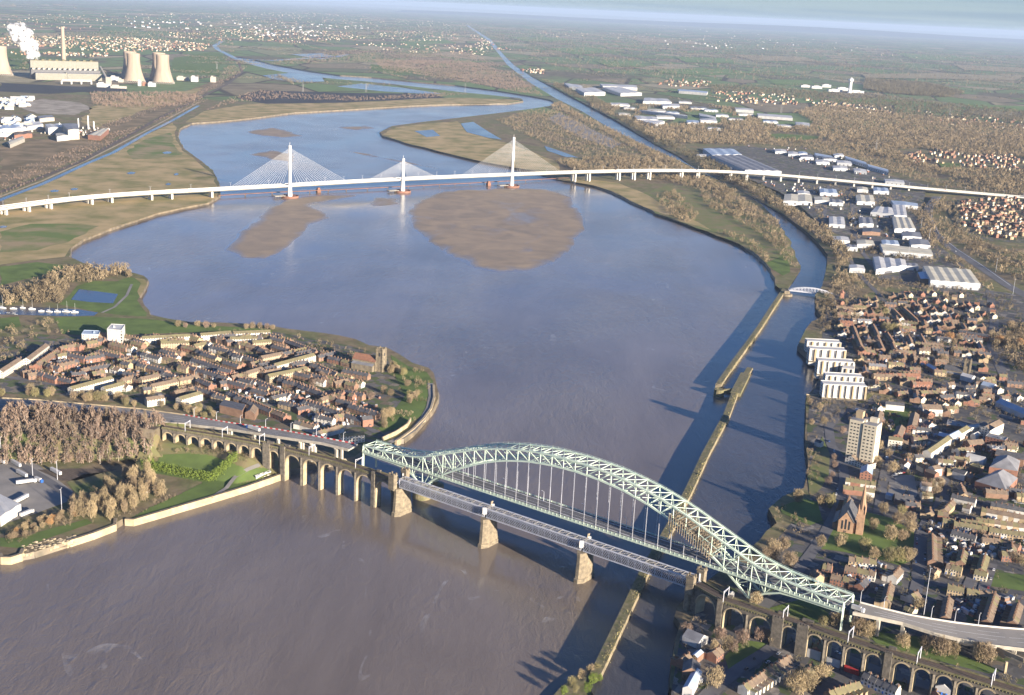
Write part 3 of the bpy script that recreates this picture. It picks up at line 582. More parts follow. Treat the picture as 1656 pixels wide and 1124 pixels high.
# ------------------------------------------------------------------ steel arch bridge
TH = -.6299; D2 = (math.cos(TH), math.sin(TH)); N2 = (-D2[1], D2[0])
S0 = (-137.2, 1114.2); SLEN = 482.6; MID = SLEN/2
def A(s, off, z): return (S0[0]+D2[0]*s+N2[0]*off, S0[1]+D2[1]*s+N2[1]*off, z)
_tt = [0,30,54,78,102,126,148,160,171,194,212,241.3]; _tz = [79.3,78.4,75.4,70.8,64,55,46.8,42.4,38.4,34.6,33.2,32]
_bt = [0,22,46,69,91,108,126,146,155,162,166.7,180,193,207,241.3]; _bz = [70.6,69.9,67.2,62.2,55.2,47.5,38.6,26.7,19.6,14.2,10,19.4,24.2,24.5,24.5]
ztop = lambda s: float(np.interp(abs(s-MID), _tt, _tz)); zbot = lambda s: float(np.interp(abs(s-MID), _bt, _bz))
DK = 27.3; TW = 18.
nodes = [74.6*k/6 for k in range(6)]+[74.6+333.4*k/28 for k in range(29)]+[408+74.6*k/6 for k in range(1, 7)]
nodes[-1] = SLEN
BR = thing('arch_bridge', 'pale green steel arch bridge carrying the road over the river', 'bridge', (S0[0], S0[1], 0))
BRI = Vector((-S0[0], -S0[1], 0))
def bpart(mb, name, mat, root=BR, **k):
    o = mb.build(name, mat, root, **k); o.location = -root.location; return o
for off, lb in ((0, 'near truss with open zigzag web'), (TW, 'far truss with open zigzag web')):
    for nm, fn, w, h in (('top_chord', ztop, 1.25, 1.3), ('arch_rib', zbot, 1.25, 1.5)):
        m = MB()
        fine = sorted(set(nodes+[MID-166.7, MID+166.7]))
        for a, b in zip(fine[:-1], fine[1:]): m.bar(A(a, off, fn(a)), A(b, off, fn(b)), w, h)
        if nm == 'top_chord':                       # hand rail along the top
            for a, b in zip(fine[:-1], fine[1:]):
                m.bar(A(a, off, fn(a)+1.7), A(b, off, fn(b)+1.7), .14); m.bar(A(a, off, fn(a)), A(a, off, fn(a)+1.7), .12)
                c = (a+b)/2; m.bar(A(c, off, fn(c)), A(c, off, fn(c)+1.7), .12)
        bpart(m, nm, 'green_steel')
    m = MB()
    for i, s in enumerate(nodes):
        m.bar(A(s, off, ztop(s)), A(s, off, zbot(s)), .62)
        if i+1 < len(nodes):
            q = nodes[i+1]
            left = (s+q)/2 < MID
            side = s < 74 or s >= 407.9
            if side: left = (i % 2 == 0)
            if left: m.bar(A(s, off, ztop(s)), A(q, off, zbot(q)), .6)
            else: m.bar(A(q, off, ztop(q)), A(s, off, zbot(s)), .6)
            if abs((s+q)/2-MID) > 120 and not side:   # deep panels near the piers get a second brace
                mz = (ztop(s)+zbot(s))/2; mq = (ztop(q)+zbot(q))/2
                m.bar(A(s, off, mz), A(q, off, mq), .45)
                m.bar(A(s, off, zbot(s)), A(q, off, mq), .4)
    bpart(m, 'truss_web', 'green_steel')
    for s in (nodes[0], nodes[-1]):
        m = MB(); m.bar(A(s, off, 5 if s < 9 else 10), A(s, off, ztop(s)), 1.5); bpart(m, 'end_post', 'green_steel')
    for s in nodes:
        if abs(s-MID) < 140 and zbot(s) > DK+1:
            m = MB(); m.bar(A(s-.18, off, DK-1.6), A(s-.18, off, zbot(s)), .17); m.bar(A(s+.18, off, DK-1.6), A(s+.18, off, zbot(s)), .17)
            bpart(m, 'hanger', 'grey_steel')
m = MB()
for i, s in enumerate(nodes):
    for fn in (ztop, zbot):
        if fn is ztop or abs(fn(s)-DK) > 6: m.bar(A(s, 0, fn(s)), A(s, TW, fn(s)), .55)
    if i+1 < len(nodes):
        q = nodes[i+1]
        m.bar(A(s, 0, ztop(s)), A(q, TW, ztop(q)), .45); m.bar(A(s, TW, ztop(s)), A(q, 0, ztop(q)), .45)
        if zbot(s) > DK+8 or zbot(s) < 20: m.bar(A(s, 0, zbot(s)), A(q, TW, zbot(q)), .4); m.bar(A(s, TW, zbot(s)), A(q, 0, zbot(q)), .4)
bpart(m, 'cross_bracing', 'green_steel')
m = MB()
m.add([A(s, o, z) for s in (0, SLEN) for o, z in ((-1, DK-.6), (TW+1, DK-.6), (TW+1, DK), (-1, DK))], [(0,1,5,4),(1,2,6,5),(2,3,7,6),(3,0,4,7),(0,3,2,1),(4,5,6,7)])
bpart(m, 'deck', 'asphalt')
for off in (-1.3, TW+1.3):
    m = MB(); m.bar(A(0, off, DK-1.0), A(SLEN, off, DK-1.0), .5, 1.4)
    k = 0.
    while k < SLEN: m.bar(A(k, off, DK-1.9), A(k, off, DK+1.3), .5, .35); k += 3.97
    m.bar(A(0, off, DK+1.2), A(SLEN, off, DK+1.2), .2); m.bar(A(0, off, DK+.7), A(SLEN, off, DK+.7), .12)
    m.bar(A(0, off, DK+.35), A(SLEN, off, DK+.35), .1, .7)
    bpart(m, 'parapet', 'green_steel')
for off in (3, 15):
    m = MB(); m.bar(A(0, off, DK+.45), A(SLEN, off, DK+.45), .2, .5); bpart(m, 'safety_barrier', 'grey_steel')
m = MB(); m.add([A(s, o, DK+.02) for s in (0, SLEN) for o in (8.9, 9.15)], [(0,1,3,2)]); bpart(m, 'road_line', 'road_paint')
for s in (74.6, 408.0):
    m = MB(); c = A(s, TW/2, 0)
    for off in (0, TW):
        c = A(s, off, -1); m.lathe(c, [(9,0),(8.6,8.5),(6,9.2),(3.2,9.6),(2,11.5)], 20)
    m.bar(A(s, 0, 4), A(s, TW, 4), 12, 8)
    bpart(m, 'pier', 'moss_stone')
# scaffold hung round the arch rib at the far end
m = MB()
for k in range(420):
    s = random.uniform(334, 371); o = random.choice((-1.5, 3, 7, 11, 15, TW+1.5)); zb = zbot(s)
    z = zb+random.uniform(-3.5, 6)
    m.bar(A(s, o, z), A(s+random.choice((0, 5)), o, z+random.choice((0, 3))), .32)
for s in np.arange(334, 372, 2.1):
    for dz in (-3.2, -.8, 1.8, 4.4): m.bar(A(s, -2, zbot(s)+dz), A(s, TW+2, zbot(s)+dz), .45)
    for o in (-2, 4, 10, 16, TW+2): m.bar(A(s, o, zbot(s)-4), A(s, o, zbot(s)+6.5), .3)
m.build('scaffolding', 'scaffold', label='brown scaffolding wrapped round the far end of the arch rib', cat='scaffolding')
# ------------------------------------------------------------------ lattice railway bridge
R0 = (-99.65, 1027.3); RL = 98.24
def Rp(s, off, z): return (R0[0]+D2[0]*s+N2[0]*off, R0[1]+D2[1]*s+N2[1]*off, z)
RB = thing('railway_bridge', 'grey lattice girder railway bridge on stone piers beside the arch bridge', 'bridge', (R0[0], R0[1], 0))
for k in range(3):
    s0, s1 = RL*k+4.5, RL*(k+1)+2.5
    for off in (3.2, 11.2):
        m = MB()
        for z in (26.4, 34.2): m.bar(Rp(s0, off, z), Rp(s1, off, z), .9, .75)
        n = 46; st = (s1-s0)/n
        for i in range(n):
            for a, b in ((26.6, 34), (34, 26.6)):
                j = i+3
                sa, sb = s0+i*st, s0+j*st
                if sb > s1: f = (s1-sa)/(sb-sa); sb = s1; b = a+(b-a)*f
                m.bar(Rp(sa, off-.25 if a < b else off+.25, a), Rp(sb, off-.25 if a < b else off+.25, b), .72, .14)
            if i < 2:
                for a, b in ((26.6, 34), (34, 26.6)):
                    f = (i+1)/3; m.bar(Rp(s0, off, b-(b-a)*f), Rp(s0+(i+1)*st, off, b), .5, .12)
        for i in range(0, 17): m.bar(Rp(s0+(s1-s0)*i/16, off, 26.4), Rp(s0+(s1-s0)*i/16, off, 34.2), .45)
        bpart(m, 'lattice_girder', 'grey_steel', RB)
    m = MB(); m.bar(Rp(s0, 7.2, 27.4), Rp(s1, 7.2, 27.4), 7.2, .5); bpart(m, 'track_bed', 'ballast', RB)
    m = MB()
    for o in (4.6, 6.1, 8.3, 9.8): m.bar(Rp(s0, o, 27.8), Rp(s1, o, 27.8), .22)
    bpart(m, 'rails', 'rail_steel', RB)
    m = MB()
    for i in range(13): m.bar(Rp(s0+(s1-s0)*i/12, 3.2, 34.3), Rp(s0+(s1-s0)*i/12, 11.2, 34.3), .7, .5)
    for i in range(12):
        m.bar(Rp(s0+(s1-s0)*i/12, 3.2, 34.3), Rp(s0+(s1-s0)*(i+1)/12, 11.2, 34.3), .2)
        for o in (4.5,5.8,7.2,8.6,9.9): m.bar(Rp(s0+(s1-s0)*i/12, o, 34.15), Rp(s0+(s1-s0)*(i+1)/12, o, 34.15), .1)
    bpart(m, 'top_bracing', 'dull_steel', RB)
def pier_mb(s):
    m = MB()
    def ring(w, a, b, z): return [Rp(s+w, a, z), Rp(s+w, b, z), Rp(s+w*.35, b+w*.9, z), Rp(s-w*.35, b+w*.9, z), Rp(s-w, b, z), Rp(s-w, a, z), Rp(s-w*.35, a-w*.9, z), Rp(s+w*.35, a-w*.9, z)]
    c = 3.6
    lv = [(5.0, 1, 16.5, -1.5), (5.0, 1, 16.5, 3.4), (4.3, 1.5, 16, 3.9), (3.6, 2, 14.5, 22), (4.1, 2, 14.5, 22.4), (4.1, 2, 14.5, 25.6)]
    V = []
    for w, a, b, z in lv: V += [(p[0]+D2[0]*c, p[1]+D2[1]*c, z) for p in ring(w, a, b, z)]
    F = [(8*j+i, 8*j+(i+1)%8, 8*j+8+(i+1)%8, 8*j+8+i) for j in range(len(lv)-1) for i in range(8)]+[tuple(8*(len(lv)-1)+i for i in range(8))]
    m.add(V, F); return m
for k in (1, 2):
    bpart(pier_mb(RL*k), 'pier', 'stone', RB)
    for o in (1.6, 12.8): m = MB(); m.bar(Rp(RL*k+3.5, o, 29.5), Rp(RL*k+3.5, o, 35.5), 3.2, 1.2); bpart(m, 'end_panel', 'sheet_white', RB)
    
    m = MB()
    for o in (11.4, 13.2): m.bar(Rp(RL*k+3, o, 34), Rp(RL*k+3, o, 37.5), .5)
    m.bar(Rp(RL*k+3, 11.2, 37.5), Rp(RL*k+3, 13.6, 37.5), 1, .6); bpart(m, 'gantry', 'pale_stone', RB)
for k in (0, 3): bpart(pier_mb(RL*k), 'pier', 'stone', RB)
# castellated gate towers where the girders meet the viaducts
def gate(s, nm):
    t = thing('gate_tower', nm, 'gate tower', Rp(s, 7, 0)); 
    for off in (-1.4, 15.2):
        m = MB(); c = Rp(s, off, 24.5)
        m.box(c, (6.2, 4.6, 14.5), TH)
        for i in (-1, 1):
            for j in (-1, 1): m.box((c[0]+D2[0]*2.4*i+N2[0]*1.7*j, c[1]+D2[1]*2.4*i+N2[1]*1.7*j, 39), (1.3, 1.1, 1.5), TH)
        m.box((c[0], c[1], 37.6), (7, 5.4, .9), TH)
        bpart(m, 'turret', 'stone', t)
    m = MB(); m.bar(Rp(s+1, 0, 30), Rp(s+1, 14, 30), 1.6, .5); m.bar(Rp(s-.5, .9, 27), Rp(s-.5, .9, 36), 1.2, 3); m.bar(Rp(s-.5, 12.9, 27), Rp(s-.5, 12.9, 36), 1.2, 3); bpart(m, 'end_plate', 'sheet_white', t)
gate(.6, 'castellated stone gate at the left end of the lattice girders'); gate(RL*3+6, 'castellated stone gate at the right end of the lattice girders')
# ------------------------------------------------------------------ arched viaducts
def viaduct(P, arches, ground, label, towers, zt=31.6, W=9.5, dr=1.6):
    cum = [0.]
    for a, b in zip(P[:-1], P[1:]): cum.append(cum[-1]+math.dist(a, b))
    def at(s, off=0.):
        i = max(0, min(len(P)-2, int(np.searchsorted(cum, s))-1)); f = (s-cum[i])/(cum[i+1]-cum[i])
        dx, dy = (P[i+1][0]-P[i][0])/(cum[i+1]-cum[i]), (P[i+1][1]-P[i][1])/(cum[i+1]-cum[i])
        return P[i][0]+dx*(s-cum[i])+(-dy)*off, P[i][1]+dy*(s-cum[i])+dx*off
    def s_of(px):                                   # station whose near top edge shows at photo column px
        lo, hi = 0, cum[-1]
        for _ in range(40):
            md = (lo+hi)/2; q = at(md)
            if (proj(q[0], q[1], 24)[0] < px): lo = md
            else: hi = md
        return lo
    V = thing('railway_viaduct', label, 'viaduct', (P[0][0], P[0][1], 0))
    def q3(s, off, z): return (*at(s, off), z)
    S = [(s_of(a), s_of(b)) for a, b in arches]
    edges = [0.]+[(S[i][1]+S[i+1][0])/2 for i in range(len(S)-1)]+[cum[-1]]
    for (a, b), e0, e1 in zip(S, edges[:-1], edges[1:]):
        m = MB(); r = (b-a)/2; c = (a+b)/2; n = 12; zs = zt-dr-r
        z0 = min(ground, zs-2)
        prof = [(a, z0)]+[(c-r*math.cos(math.pi*i/n), zs+r*math.sin(math.pi*i/n)) for i in range(n+1)]+[(b, z0)]
        tops = [(a, zt)]+[(p[0], zt) for p in prof[1:-1]]+[(b, zt)]
        for off, fl in ((0, 0), (W, 1)):
            base = len(m.v)
            m.v += [q3(s, off, z) for s, z in prof]+[q3(s, off, z) for s, z in tops]
            k = len(prof)
            for i in range(k-1):
                f = (base+i, base+k+i, base+k+i+1, base+i+1); m.f.append(f[::-1] if fl else f); m.mi.append(0)
            for u, v in ((e0, a), (b, e1)):
                m.add([q3(u, off, z0), q3(v, off, z0), q3(v, off, zt), q3(u, off, zt)], [(0,1,2,3)])
        k = len(prof); m.add([q3(s, o, z) for o in (0, W) for s, z in prof], [(i, i+1, k+i+1, k+i) for i in range(k-1)], 1)
        for u in (e0, e1): m.add([q3(u, 0, z0), q3(u, W, z0), q3(u, W, zt), q3(u, 0, zt)], [(0,1,2,3)])
        # voussoir ring and pier nosing
        for i in range(1, n+1):
            m.bar(q3(prof[i][0], -.12, prof[i][1]+.5), q3(prof[i+1][0], -.12, prof[i+1][1]+.5), .3, 1., 1)
        m.bar(q3(e1-.01, -.5, z0), q3(e1-.01, -.5, zt-3.5), min(1.5, (e1-b)*1.6+.3), .9)
        bpart(m, 'arch_bay', ['dark_stone', 'pale_stone'], V)  # the paler stone on the arch reveals paints in the sunlight there
    for off in (-.1, W+.1):
        m = MB(); k = 0.; pts = [at(s, off) for s in np.linspace(0, cum[-1], 60)]
        for a, b in zip(pts[:-1], pts[1:]): m.bar((*a, zt+.7), (*b, zt+.7), .55, 1.4)
        while k < cum[-1]:
            m.bar(q3(k, off-.35 if off < 1 else off+.35, zt-.9), q3(k, off-.35 if off < 1 else off+.35, zt+.2), .5, .55); k += 2.2
        bpart(m, 'parapet', 'moss_stone', V)
    m = MB(); pts = [at(s, W/2) for s in np.linspace(0, cum[-1], 60)]
    for a, b in zip(pts[:-1], pts[1:]): m.bar((*a, zt+.1), (*b, zt+.1), W-.6, .3)
    bpart(m, 'track_bed', 'ballast', V)
    m = MB()
    for o in (W*.2, W*.36, W*.64, W*.8):
        pts = [at(s, o) for s in np.linspace(0, cum[-1], 60)]
        for a, b in zip(pts[:-1], pts[1:]): m.bar((*a, zt+.35), (*b, zt+.35), .18)
    bpart(m, 'rails', 'rail_steel', V)
    for px, w in towers[0]:
        s = s_of(px); m = MB(); q = at(s, W/2); nx = at(s+1, W/2); rz = math.atan2(nx[1]-q[1], nx[0]-q[0])
        m.box((*at(s, -.3), ground-1), (w, 2.2, zt+2.2-ground+1), rz); m.box((*at(s, W+.3), ground-1), (w, 2.2, zt+2.2-ground+1), rz)
        for i in range(4): m.box((*at(s-w*.4+i*w*.27, -.6), zt+2.2), (w*.15, 1.2, 1.0), rz)
        bpart(m, 'pier_tower', 'dark_stone', V)
    return V, at, s_of, cum[-1]
PL = [(-100.2,1029.6), (-160,1069), (-215,1097), (-285,1122), (-337,1137.5)][::-1]
VL = viaduct(PL, [(263,280.5),(283.5,301.2),(304.3,322),(324.5,342.3),(345.7,362.6),(366,383),(386.3,403.4),(406.8,424),(433.6,450.5),(461,485.3),(490.3,514.8),(518.5,543.7),(547,574),(576,603),(607.5,632.5)], -1., 'long stone railway viaduct of many arches on the left bank', ([(431,7),(457.5,5),(604,4)], True), W=7.2, dr=4.3)
PR = [(143.5,849), (161.9,823.5), (195.3,801.5), (216.4,788.1), (250.8,764), (287.5,742), (330,716), (372,690)]
VR = viaduct(PR, [(1126,1158),(1170,1203),(1213,1247.5),(1265,1290),(1306,1330),(1338,1361.5),(1368,1393.5),(1400,1425.5),(1446,1473),(1478,1505),(1514,1540.5),(1547.5,1574.5),(1583.5,1611.5),(1620,1650)], 8., 'dark brick railway viaduct curving across the right bank', ([(1164,4),(1257,8),(1297,8),(1435,5)], False), dr=2.6)
# white shop front filling one arch, and painted lock-up fronts
def front(px0, px1, z0, z1, off, mats, name, label, cat, gable=False, wins=0, winm='window_grey'):
    _, at, s_of, _l = VR; a, b = s_of(px0), s_of(px1); m = MB()
    P = [(*at(a, off), z0), (*at(b, off), z0), (*at(b, off), z1), (*at((a+b)/2, off), z1+(2.6 if gable else .01)), (*at(a, off), z1)]
    Q = [(*at(a, off+1.5), z0), (*at(b, off+1.5), z0), (*at(b, off+1.5), z1), (*at((a+b)/2, off+1.5), z1+(2.6 if gable else .01)), (*at(a, off+1.5), z1)]
    m.add(P+Q, [(0,1,2,3,4),(9,8,7,6,5),(0,5,6,1),(1,6,7,2),(2,7,8,3),(3,8,9,4),(4,9,5,0)])
    t = m.build(name, mats, None, label=label, cat=cat)
    for i in range(wins):
        w = MB(); s = a+(b-a)*(i+.75)/(wins+.5); q = at(s, off-.08); h = z0+(z1-z0)*.52
        w.bar((*q, h), (*q, h+2.), (b-a)/(wins+2), .1); w.build('window', winm, t)
    return t
front(1514.5, 1540, 10.2, 20.5, -.9, 'sheet_white', 'arch_shop', 'white gabled shop front filling a viaduct arch', 'shop front', True, 3, 'blue_paint')
front(1307, 1329, 10.2, 16.5, .8, 'sheet_white', 'lock_up', 'white fronted workshop under a viaduct arch', 'workshop')
front(1339, 1361, 10.2, 15.5, .2, 'sheet_white', 'lock_up', 'white and red fronted workshop under the next arch', 'workshop')
front(1369, 1393, 10.2, 14.5, -.9, 'red_paint', 'lock_up', 'red walled yard store under a viaduct arch', 'workshop')
# overhead line masts along the railway
def mast(px, V, label, off, h=9., z=31.8):
    _, at, s_of, _l = V; s = s_of(px); p = at(s, off); q = at(s, off+(9 if off < 4 else -9)); m = MB()
    t = thing('line_mast', label, 'line mast', (*p, z), group='overhead line masts on the railway')
    for a in (p, q):
        m = MB(); m.bar((*a, z), (*a, z+h), .45); bpart(m, 'post', 'grey_steel', t)
    m = MB(); m.bar((*p, z+h-.6), (*q, z+h-.6), .5, .35); m.bar((*p, z+h-2.2), (*q, z+h-.8), .2); bpart(m, 'cross_arm', 'grey_steel', t)
for i, px in enumerate((300, 360, 420, 500, 575)): mast(px, VL, 'grey overhead line mast, %s from the left on the left viaduct' % ordinal(i+1), -.2)
for i, px in enumerate((1168, 1264, 1369, 1480, 1600)): mast(px, VR, 'grey overhead line mast, %s from the left on the right viaduct' % ordinal(i+1), -.2)
# ------------------------------------------------------------------ roads up to the arch bridge
def deck_road(name, near, far, label, zg, bar_mat, thick=1.6, piers=(), solid=False, bars=True):
    N = resample([(*G(x, y, z), z) for x, y, z in near], 12); Fp = [(*G(x, y, z), z) for x, y, z in far]
    fx = [0.]
    for a, b in zip(Fp[:-1], Fp[1:]): fx.append(fx[-1]+math.dist(a, b))
    fl = np.linspace(0, fx[-1], len(N)); FF = [tuple(float(np.interp(u, fx, [p[i] for p in Fp])) for i in range(3)) for u in fl]
    t = thing(name, label, 'road', N[0]); m = MB(); n = len(N)
    for p, q in zip(N, FF):
        zb = (lambda z: zg-1 if solid else z-thick)
        m.v += [(p[0], p[1], zb(p[2])), (q[0], q[1], zb(q[2])), q, p]
    for i in range(n-1):
        o = 4*i
        for j in range(4): m.f.append((o+j, o+(j+1)%4, o+4+(j+1)%4, o+4+j)); m.mi.append(0 if j == 2 else 1)
    m.f += [(3,2,1,0), (4*n-4,4*n-3,4*n-2,4*n-1)]; m.mi += [1, 1]
    bpart(m, 'deck', ['pale_asphalt', 'concrete' if not solid else 'rough_grass'], t)
    if bars:
        m = MB(); R = resample(FF, 1.6)
        for i, (a, b) in enumerate(zip(R[:-1], R[1:])): m.bar((a[0], a[1], a[2]+.55), (b[0], b[1], b[2]+.55), .6, 1.1, 1 if (i//2) % 2 and len(bar_mat) > 1 else 0)
        bpart(m, 'barrier', bar_mat, t)
        m = MB()
        for a, b in zip(N[:-1], N[1:]): m.bar((a[0], a[1], a[2]+.6), (b[0], b[1], b[2]+.6), .3, 1.2)
        bpart(m, 'parapet', 'concrete', t)
        m = MB()
        for k in (.33, .52, .72):
            C = [tuple(p[i]+(q[i]-p[i])*k for i in range(3)) for p, q in zip(N, FF)]
            for i, (a, b) in enumerate(zip(C[:-1], C[1:])):
                dx, dy = b[0]-a[0], b[1]-a[1]; l = math.hypot(dx, dy); w = .18
                if k == .52 or i % 2: m.add([(a[0]-dy/l*w, a[1]+dx/l*w, a[2]+.03), (a[0]+dy/l*w, a[1]-dx/l*w, a[2]+.03), (b[0]+dy/l*w, b[1]-dx/l*w, b[2]+.03), (b[0]-dy/l*w, b[1]+dx/l*w, b[2]+.03)], [(0,1,2,3)])
        bpart(m, 'road_line', 'road_paint', t)
    for f in piers:
        i = int(f*(n-1)); a, b = N[i], FF[i]; 
        for g in (.2, .8):
            c = tuple(a[k]+(b[k]-a[k])*g for k in range(3)); m = MB(); m.box((c[0], c[1], zg-1), (2.4, 2.4, c[2]-thick-zg+.9), TH); bpart(m, 'pier', 'concrete', t)
        m = MB(); m.bar((*a[:2], a[2]-thick-.6), (*b[:2], b[2]-thick-.6), 2, 1.2); bpart(m, 'pier_cap', 'concrete', t)
    return N, FF, t
RDL = deck_road('approach_road', [(300,686,15.),(321,689,16.5),(375,695,19.5),(450,707,24),(520,717,27),(563,727.5,27.3)], [(296,671,15.),(330,677,17),(365,683,19.5),(450,695,24),(520,707.5,27),(578,719,27.3)], 'road viaduct with a red and white barrier leading to the arch bridge', 5, ['sheet_white', 'red_paint'], piers=(.35,.48,.6,.72,.84,.96))
RDE = deck_road('approach_road', [(-40,664,6.2),(60,668,7),(140,673,9),(230,681,12),(300,686,15)], [(-40,642,6.2),(60,647,7),(140,654,9),(230,662,12),(296,671,15)], 'wide pale road on an embankment at the left edge', 5, ['pale_stone'], solid=True)
RDR = deck_road('approach_road', [(1379,991.5,27.3),(1420,1000,26),(1460,1008.5,24.5),(1511,1025,23),(1550,1034,22),(1609,1045,21),(1700,1056,20)], [(1391,975,27.3),(1425,984,26),(1460,993,24.5),(1525,1005,22.5),(1596,1014,21),(1656,1018.5,20),(1730,1022,19.5)], 'curved road viaduct with a pale wall running right from the arch bridge', 10, ['render_white'], piers=(.12,.3,.46,.62,.78))
m = MB(); p = G(1608,1046,20)
for q0, q1 in (((1608,1047,19),(1656,1068,19)), ((1656,1068,19),(1680,1068,19)), ((1608,1047,19),(1625,1064,14))):
    m.bar((*G(*q0), q0[2]), (*G(*q1), q1[2]), 1.2, 3)
m.bar((*G(1628,1070,19), 10), (*G(1628,1070,19), 19), 1.6)
m.build('slip_road', 'pale_stone', label='pale walled slip road joining at the right edge', cat='road')
# ------------------------------------------------------------------ white cable stayed bridge
GT = .6058; GD = (math.cos(GT), math.sin(GT)); GN = (-GD[1], GD[0])
T0 = (-524., 2811.5)
towers = [(0., 118, 'tall white bridge tower nearest the left bank'), (294., 81, 'shortest white bridge tower in the middle'), (612., 126, 'tallest white bridge tower nearest the right bank')]
gpx = [(-25,346,14.5),(9,341,15),(56,333,15.5),(150,322,16),(245,315.5,16.5),(345,310.5,18),(468,303.5,23.5),(560,298,25),(650,293,25.5),(740,289,26.5),(827,285.5,27),(929,281.5,26.5),(1029,279,26),(1100,278,26),(1138,279,25.5),(1206,281.5,24.5),(1291,288.5,22),(1383,297.5,18.5),(1500,308.5,14.5),(1560,314,12.5),(1656,322,11),(1720,328,10.6)]
GP = [(*G(x, y, z), z) for x, y, z in gpx]
GP = resample(GP, 40)
for _ in range(6): GP = [GP[0]]+[tuple((GP[i-1][k]+2*GP[i][k]+GP[i+1][k])/4 for k in range(3)) for i in range(1, len(GP)-1)]+[GP[-1]]
CB = thing('cable_stayed_bridge', 'long white cable stayed road bridge with three towers crossing the river', 'bridge', (T0[0], T0[1], 0))
GWID = 30.
m = MB(); n = len(GP)
prof = [(0, 2.6), (0, 1.0), (7, -2.2), (23, -2.2), (30, 1.0), (30, 2.6)]
ring = []
for i, p in enumerate(GP):
    a = normal2(GP, i); ring.append(a)
    m.v += [(p[0]+a[0]*o, p[1]+a[1]*o, p[2]+2+h-.5) for o, h in prof]
for i in range(n-1):
    for j in range(6): m.f.append((6*i+j, 6*i+(j+1)%6, 6*i+6+(j+1)%6, 6*i+6+j)); m.mi.append(1 if j == 5 else 0)
bpart(m, 'deck', ['white_concrete', 'pale_asphalt'], CB)
def gat(i, off, dz): p = GP[i]; a = ring[i]; return (p[0]+a[0]*off, p[1]+a[1]*off, p[2]+4.1+dz)
for off in (.3, 14.2, 15.8, 29.7):
    m = MB()
    for i in range(n-1): m.bar(gat(i, off, .6), gat(i+1, off, .6), .5, 1.3)
    bpart(m, 'parapet', 'white_concrete', CB)
m = MB()
for off in (5, 9, 20.5, 24.5):
    for i in range(n-1): m.bar(gat(i, off, .03), gat(i+1, off, .03), .35, .05)
bpart(m, 'road_line', 'road_paint', CB)
def near_i(x, y): return min(range(n), key=lambda i: (GP[i][0]+ring[i][0]*15-x)**2+(GP[i][1]+ring[i][1]*15-y)**2)
for px, py, zz in ((9,348,5),(56,341.6,5),(101,335.5,5),(150,330,5),(197,326,5),(245,323,5),(293.5,321,5),(345,319,5),(929,296,0),(961.6,292.5,5),(995,291,5),(1029.5,290,5),(1065,288,5),(1100.5,287.5,5),(1138,292.5,5),(1175.5,292.5,10),(1206,291.5,10),(1224.5,293.5,10),(1246,294,10),(1268,296,10),(1291,296.6,10),(1314,297,10),(1338,299,10),(1359,301.6,10),(1383,302.7,10),(1406.5,303.5,10),(1432,306,10),(1458,308,10)):
    # the pier stands under the deck where the photo column crosses it
    i = min(range(n), key=lambda i: abs(proj(GP[i][0], GP[i][1], GP[i][2])[0]-px))
    for off in (8, 22):
        m = MB(); p = GP[i]; a = ring[i]; c = (p[0]+a[0]*off, p[1]+a[1]*off)
        m.box((c[0], c[1], zl(*c)-6 if zz else -1), (4.2, 6, p[2]-.8-(zl(*c)-6 if zz else -1)), math.atan2(a[1], a[0])-math.pi/2); bpart(m, 'pier', 'white_concrete', CB)
T = []
for s, h, lb in towers:
    c = (T0[0]+GD[0]*s, T0[1]+GD[1]*s); i = near_i(*c); p, a = GP[i], ring[i]; T.append((c, h, i))
    m = MB(); m.lathe((c[0], c[1], 3), [(5.6,0),(4.6,18),(3.6,30),(3.3,h-6),(3.5,h-6),(3.5,h-3)], 12); m.bar((c[0], c[1], h), (c[0], c[1], h+7), .5)
    bpart(m, 'tower', 'white_steel', CB, label=lb)
ncab = 0
for (c, h, i0), span, cnt in zip(T, ((150, 150), (100, 100), (158, 158)), (18, 14, 18)):
    for sd, reach in ((-1, span[0]), (1, span[1])):
        for k in range(cnt):
            f = (k+1)/cnt; dist = 12+(reach-12)*f
            j = near_i(c[0]+GD[0]*dist*sd, c[1]+GD[1]*dist*sd); a = gat(j, 15, 0)
            # exact station along the straight between nodes
            x, y = c[0]+GD[0]*dist*sd, c[1]+GD[1]*dist*sd
            zt = h-6-(1-f)*(h-35)*.42
            m = MB(); m.bar((x+(a[0]-x)*.0, y+(a[1]-y)*.0, GP[j][2]+4.5), (c[0], c[1], zt), .34); bpart(m, 'stay_cable', 'cable_white', CB); ncab += 1
for k, (c, h, i0) in enumerate(T):
    t = thing('cofferdam', 'rusty round cofferdam and platform at the foot of the %s tower' % ('left', 'middle', 'right')[k], 'cofferdam', (c[0], c[1], 0))
    m = MB(); m.lathe((c[0], c[1], -1.5), [(20,0),(20,6),(18.5,6),(18.5,4.5),(.5,4.5)], 26); bpart(m, 'sheet_piling', 'rust_red', t)
    m = MB(); q = (c[0]-GD[0]*25-GN[0]*-4, c[1]-GD[1]*25+4*GN[1]); m.box((q[0], q[1], 4), (26, 16, 1), GT); bpart(m, 'platform', 'concrete', t)
    m = MB()
    for i in range(-3, 4):
        for j in (-1, 1): m.bar((q[0]+GD[0]*4*i+GN[0]*6*j, q[1]+GD[1]*4*i+GN[1]*6*j, -1), (q[0]+GD[0]*4*i+GN[0]*6*j, q[1]+GD[1]*4*i+GN[1]*6*j, 4), .8)
    bpart(m, 'pile', 'wood_pile', t)
for k, (px, py) in enumerate(((515,311),(790,300))):
    p = G(px, py); m = MB(); m.box((p[0], p[1], -1), (9, 9, 8), GT); m.box((p[0], p[1], 7), (6, 6, 4), GT); m.build('dolphin', 'rust_red', label='rusty square mooring block near the %s tower' % ('left', 'right')[k], cat='mooring block')
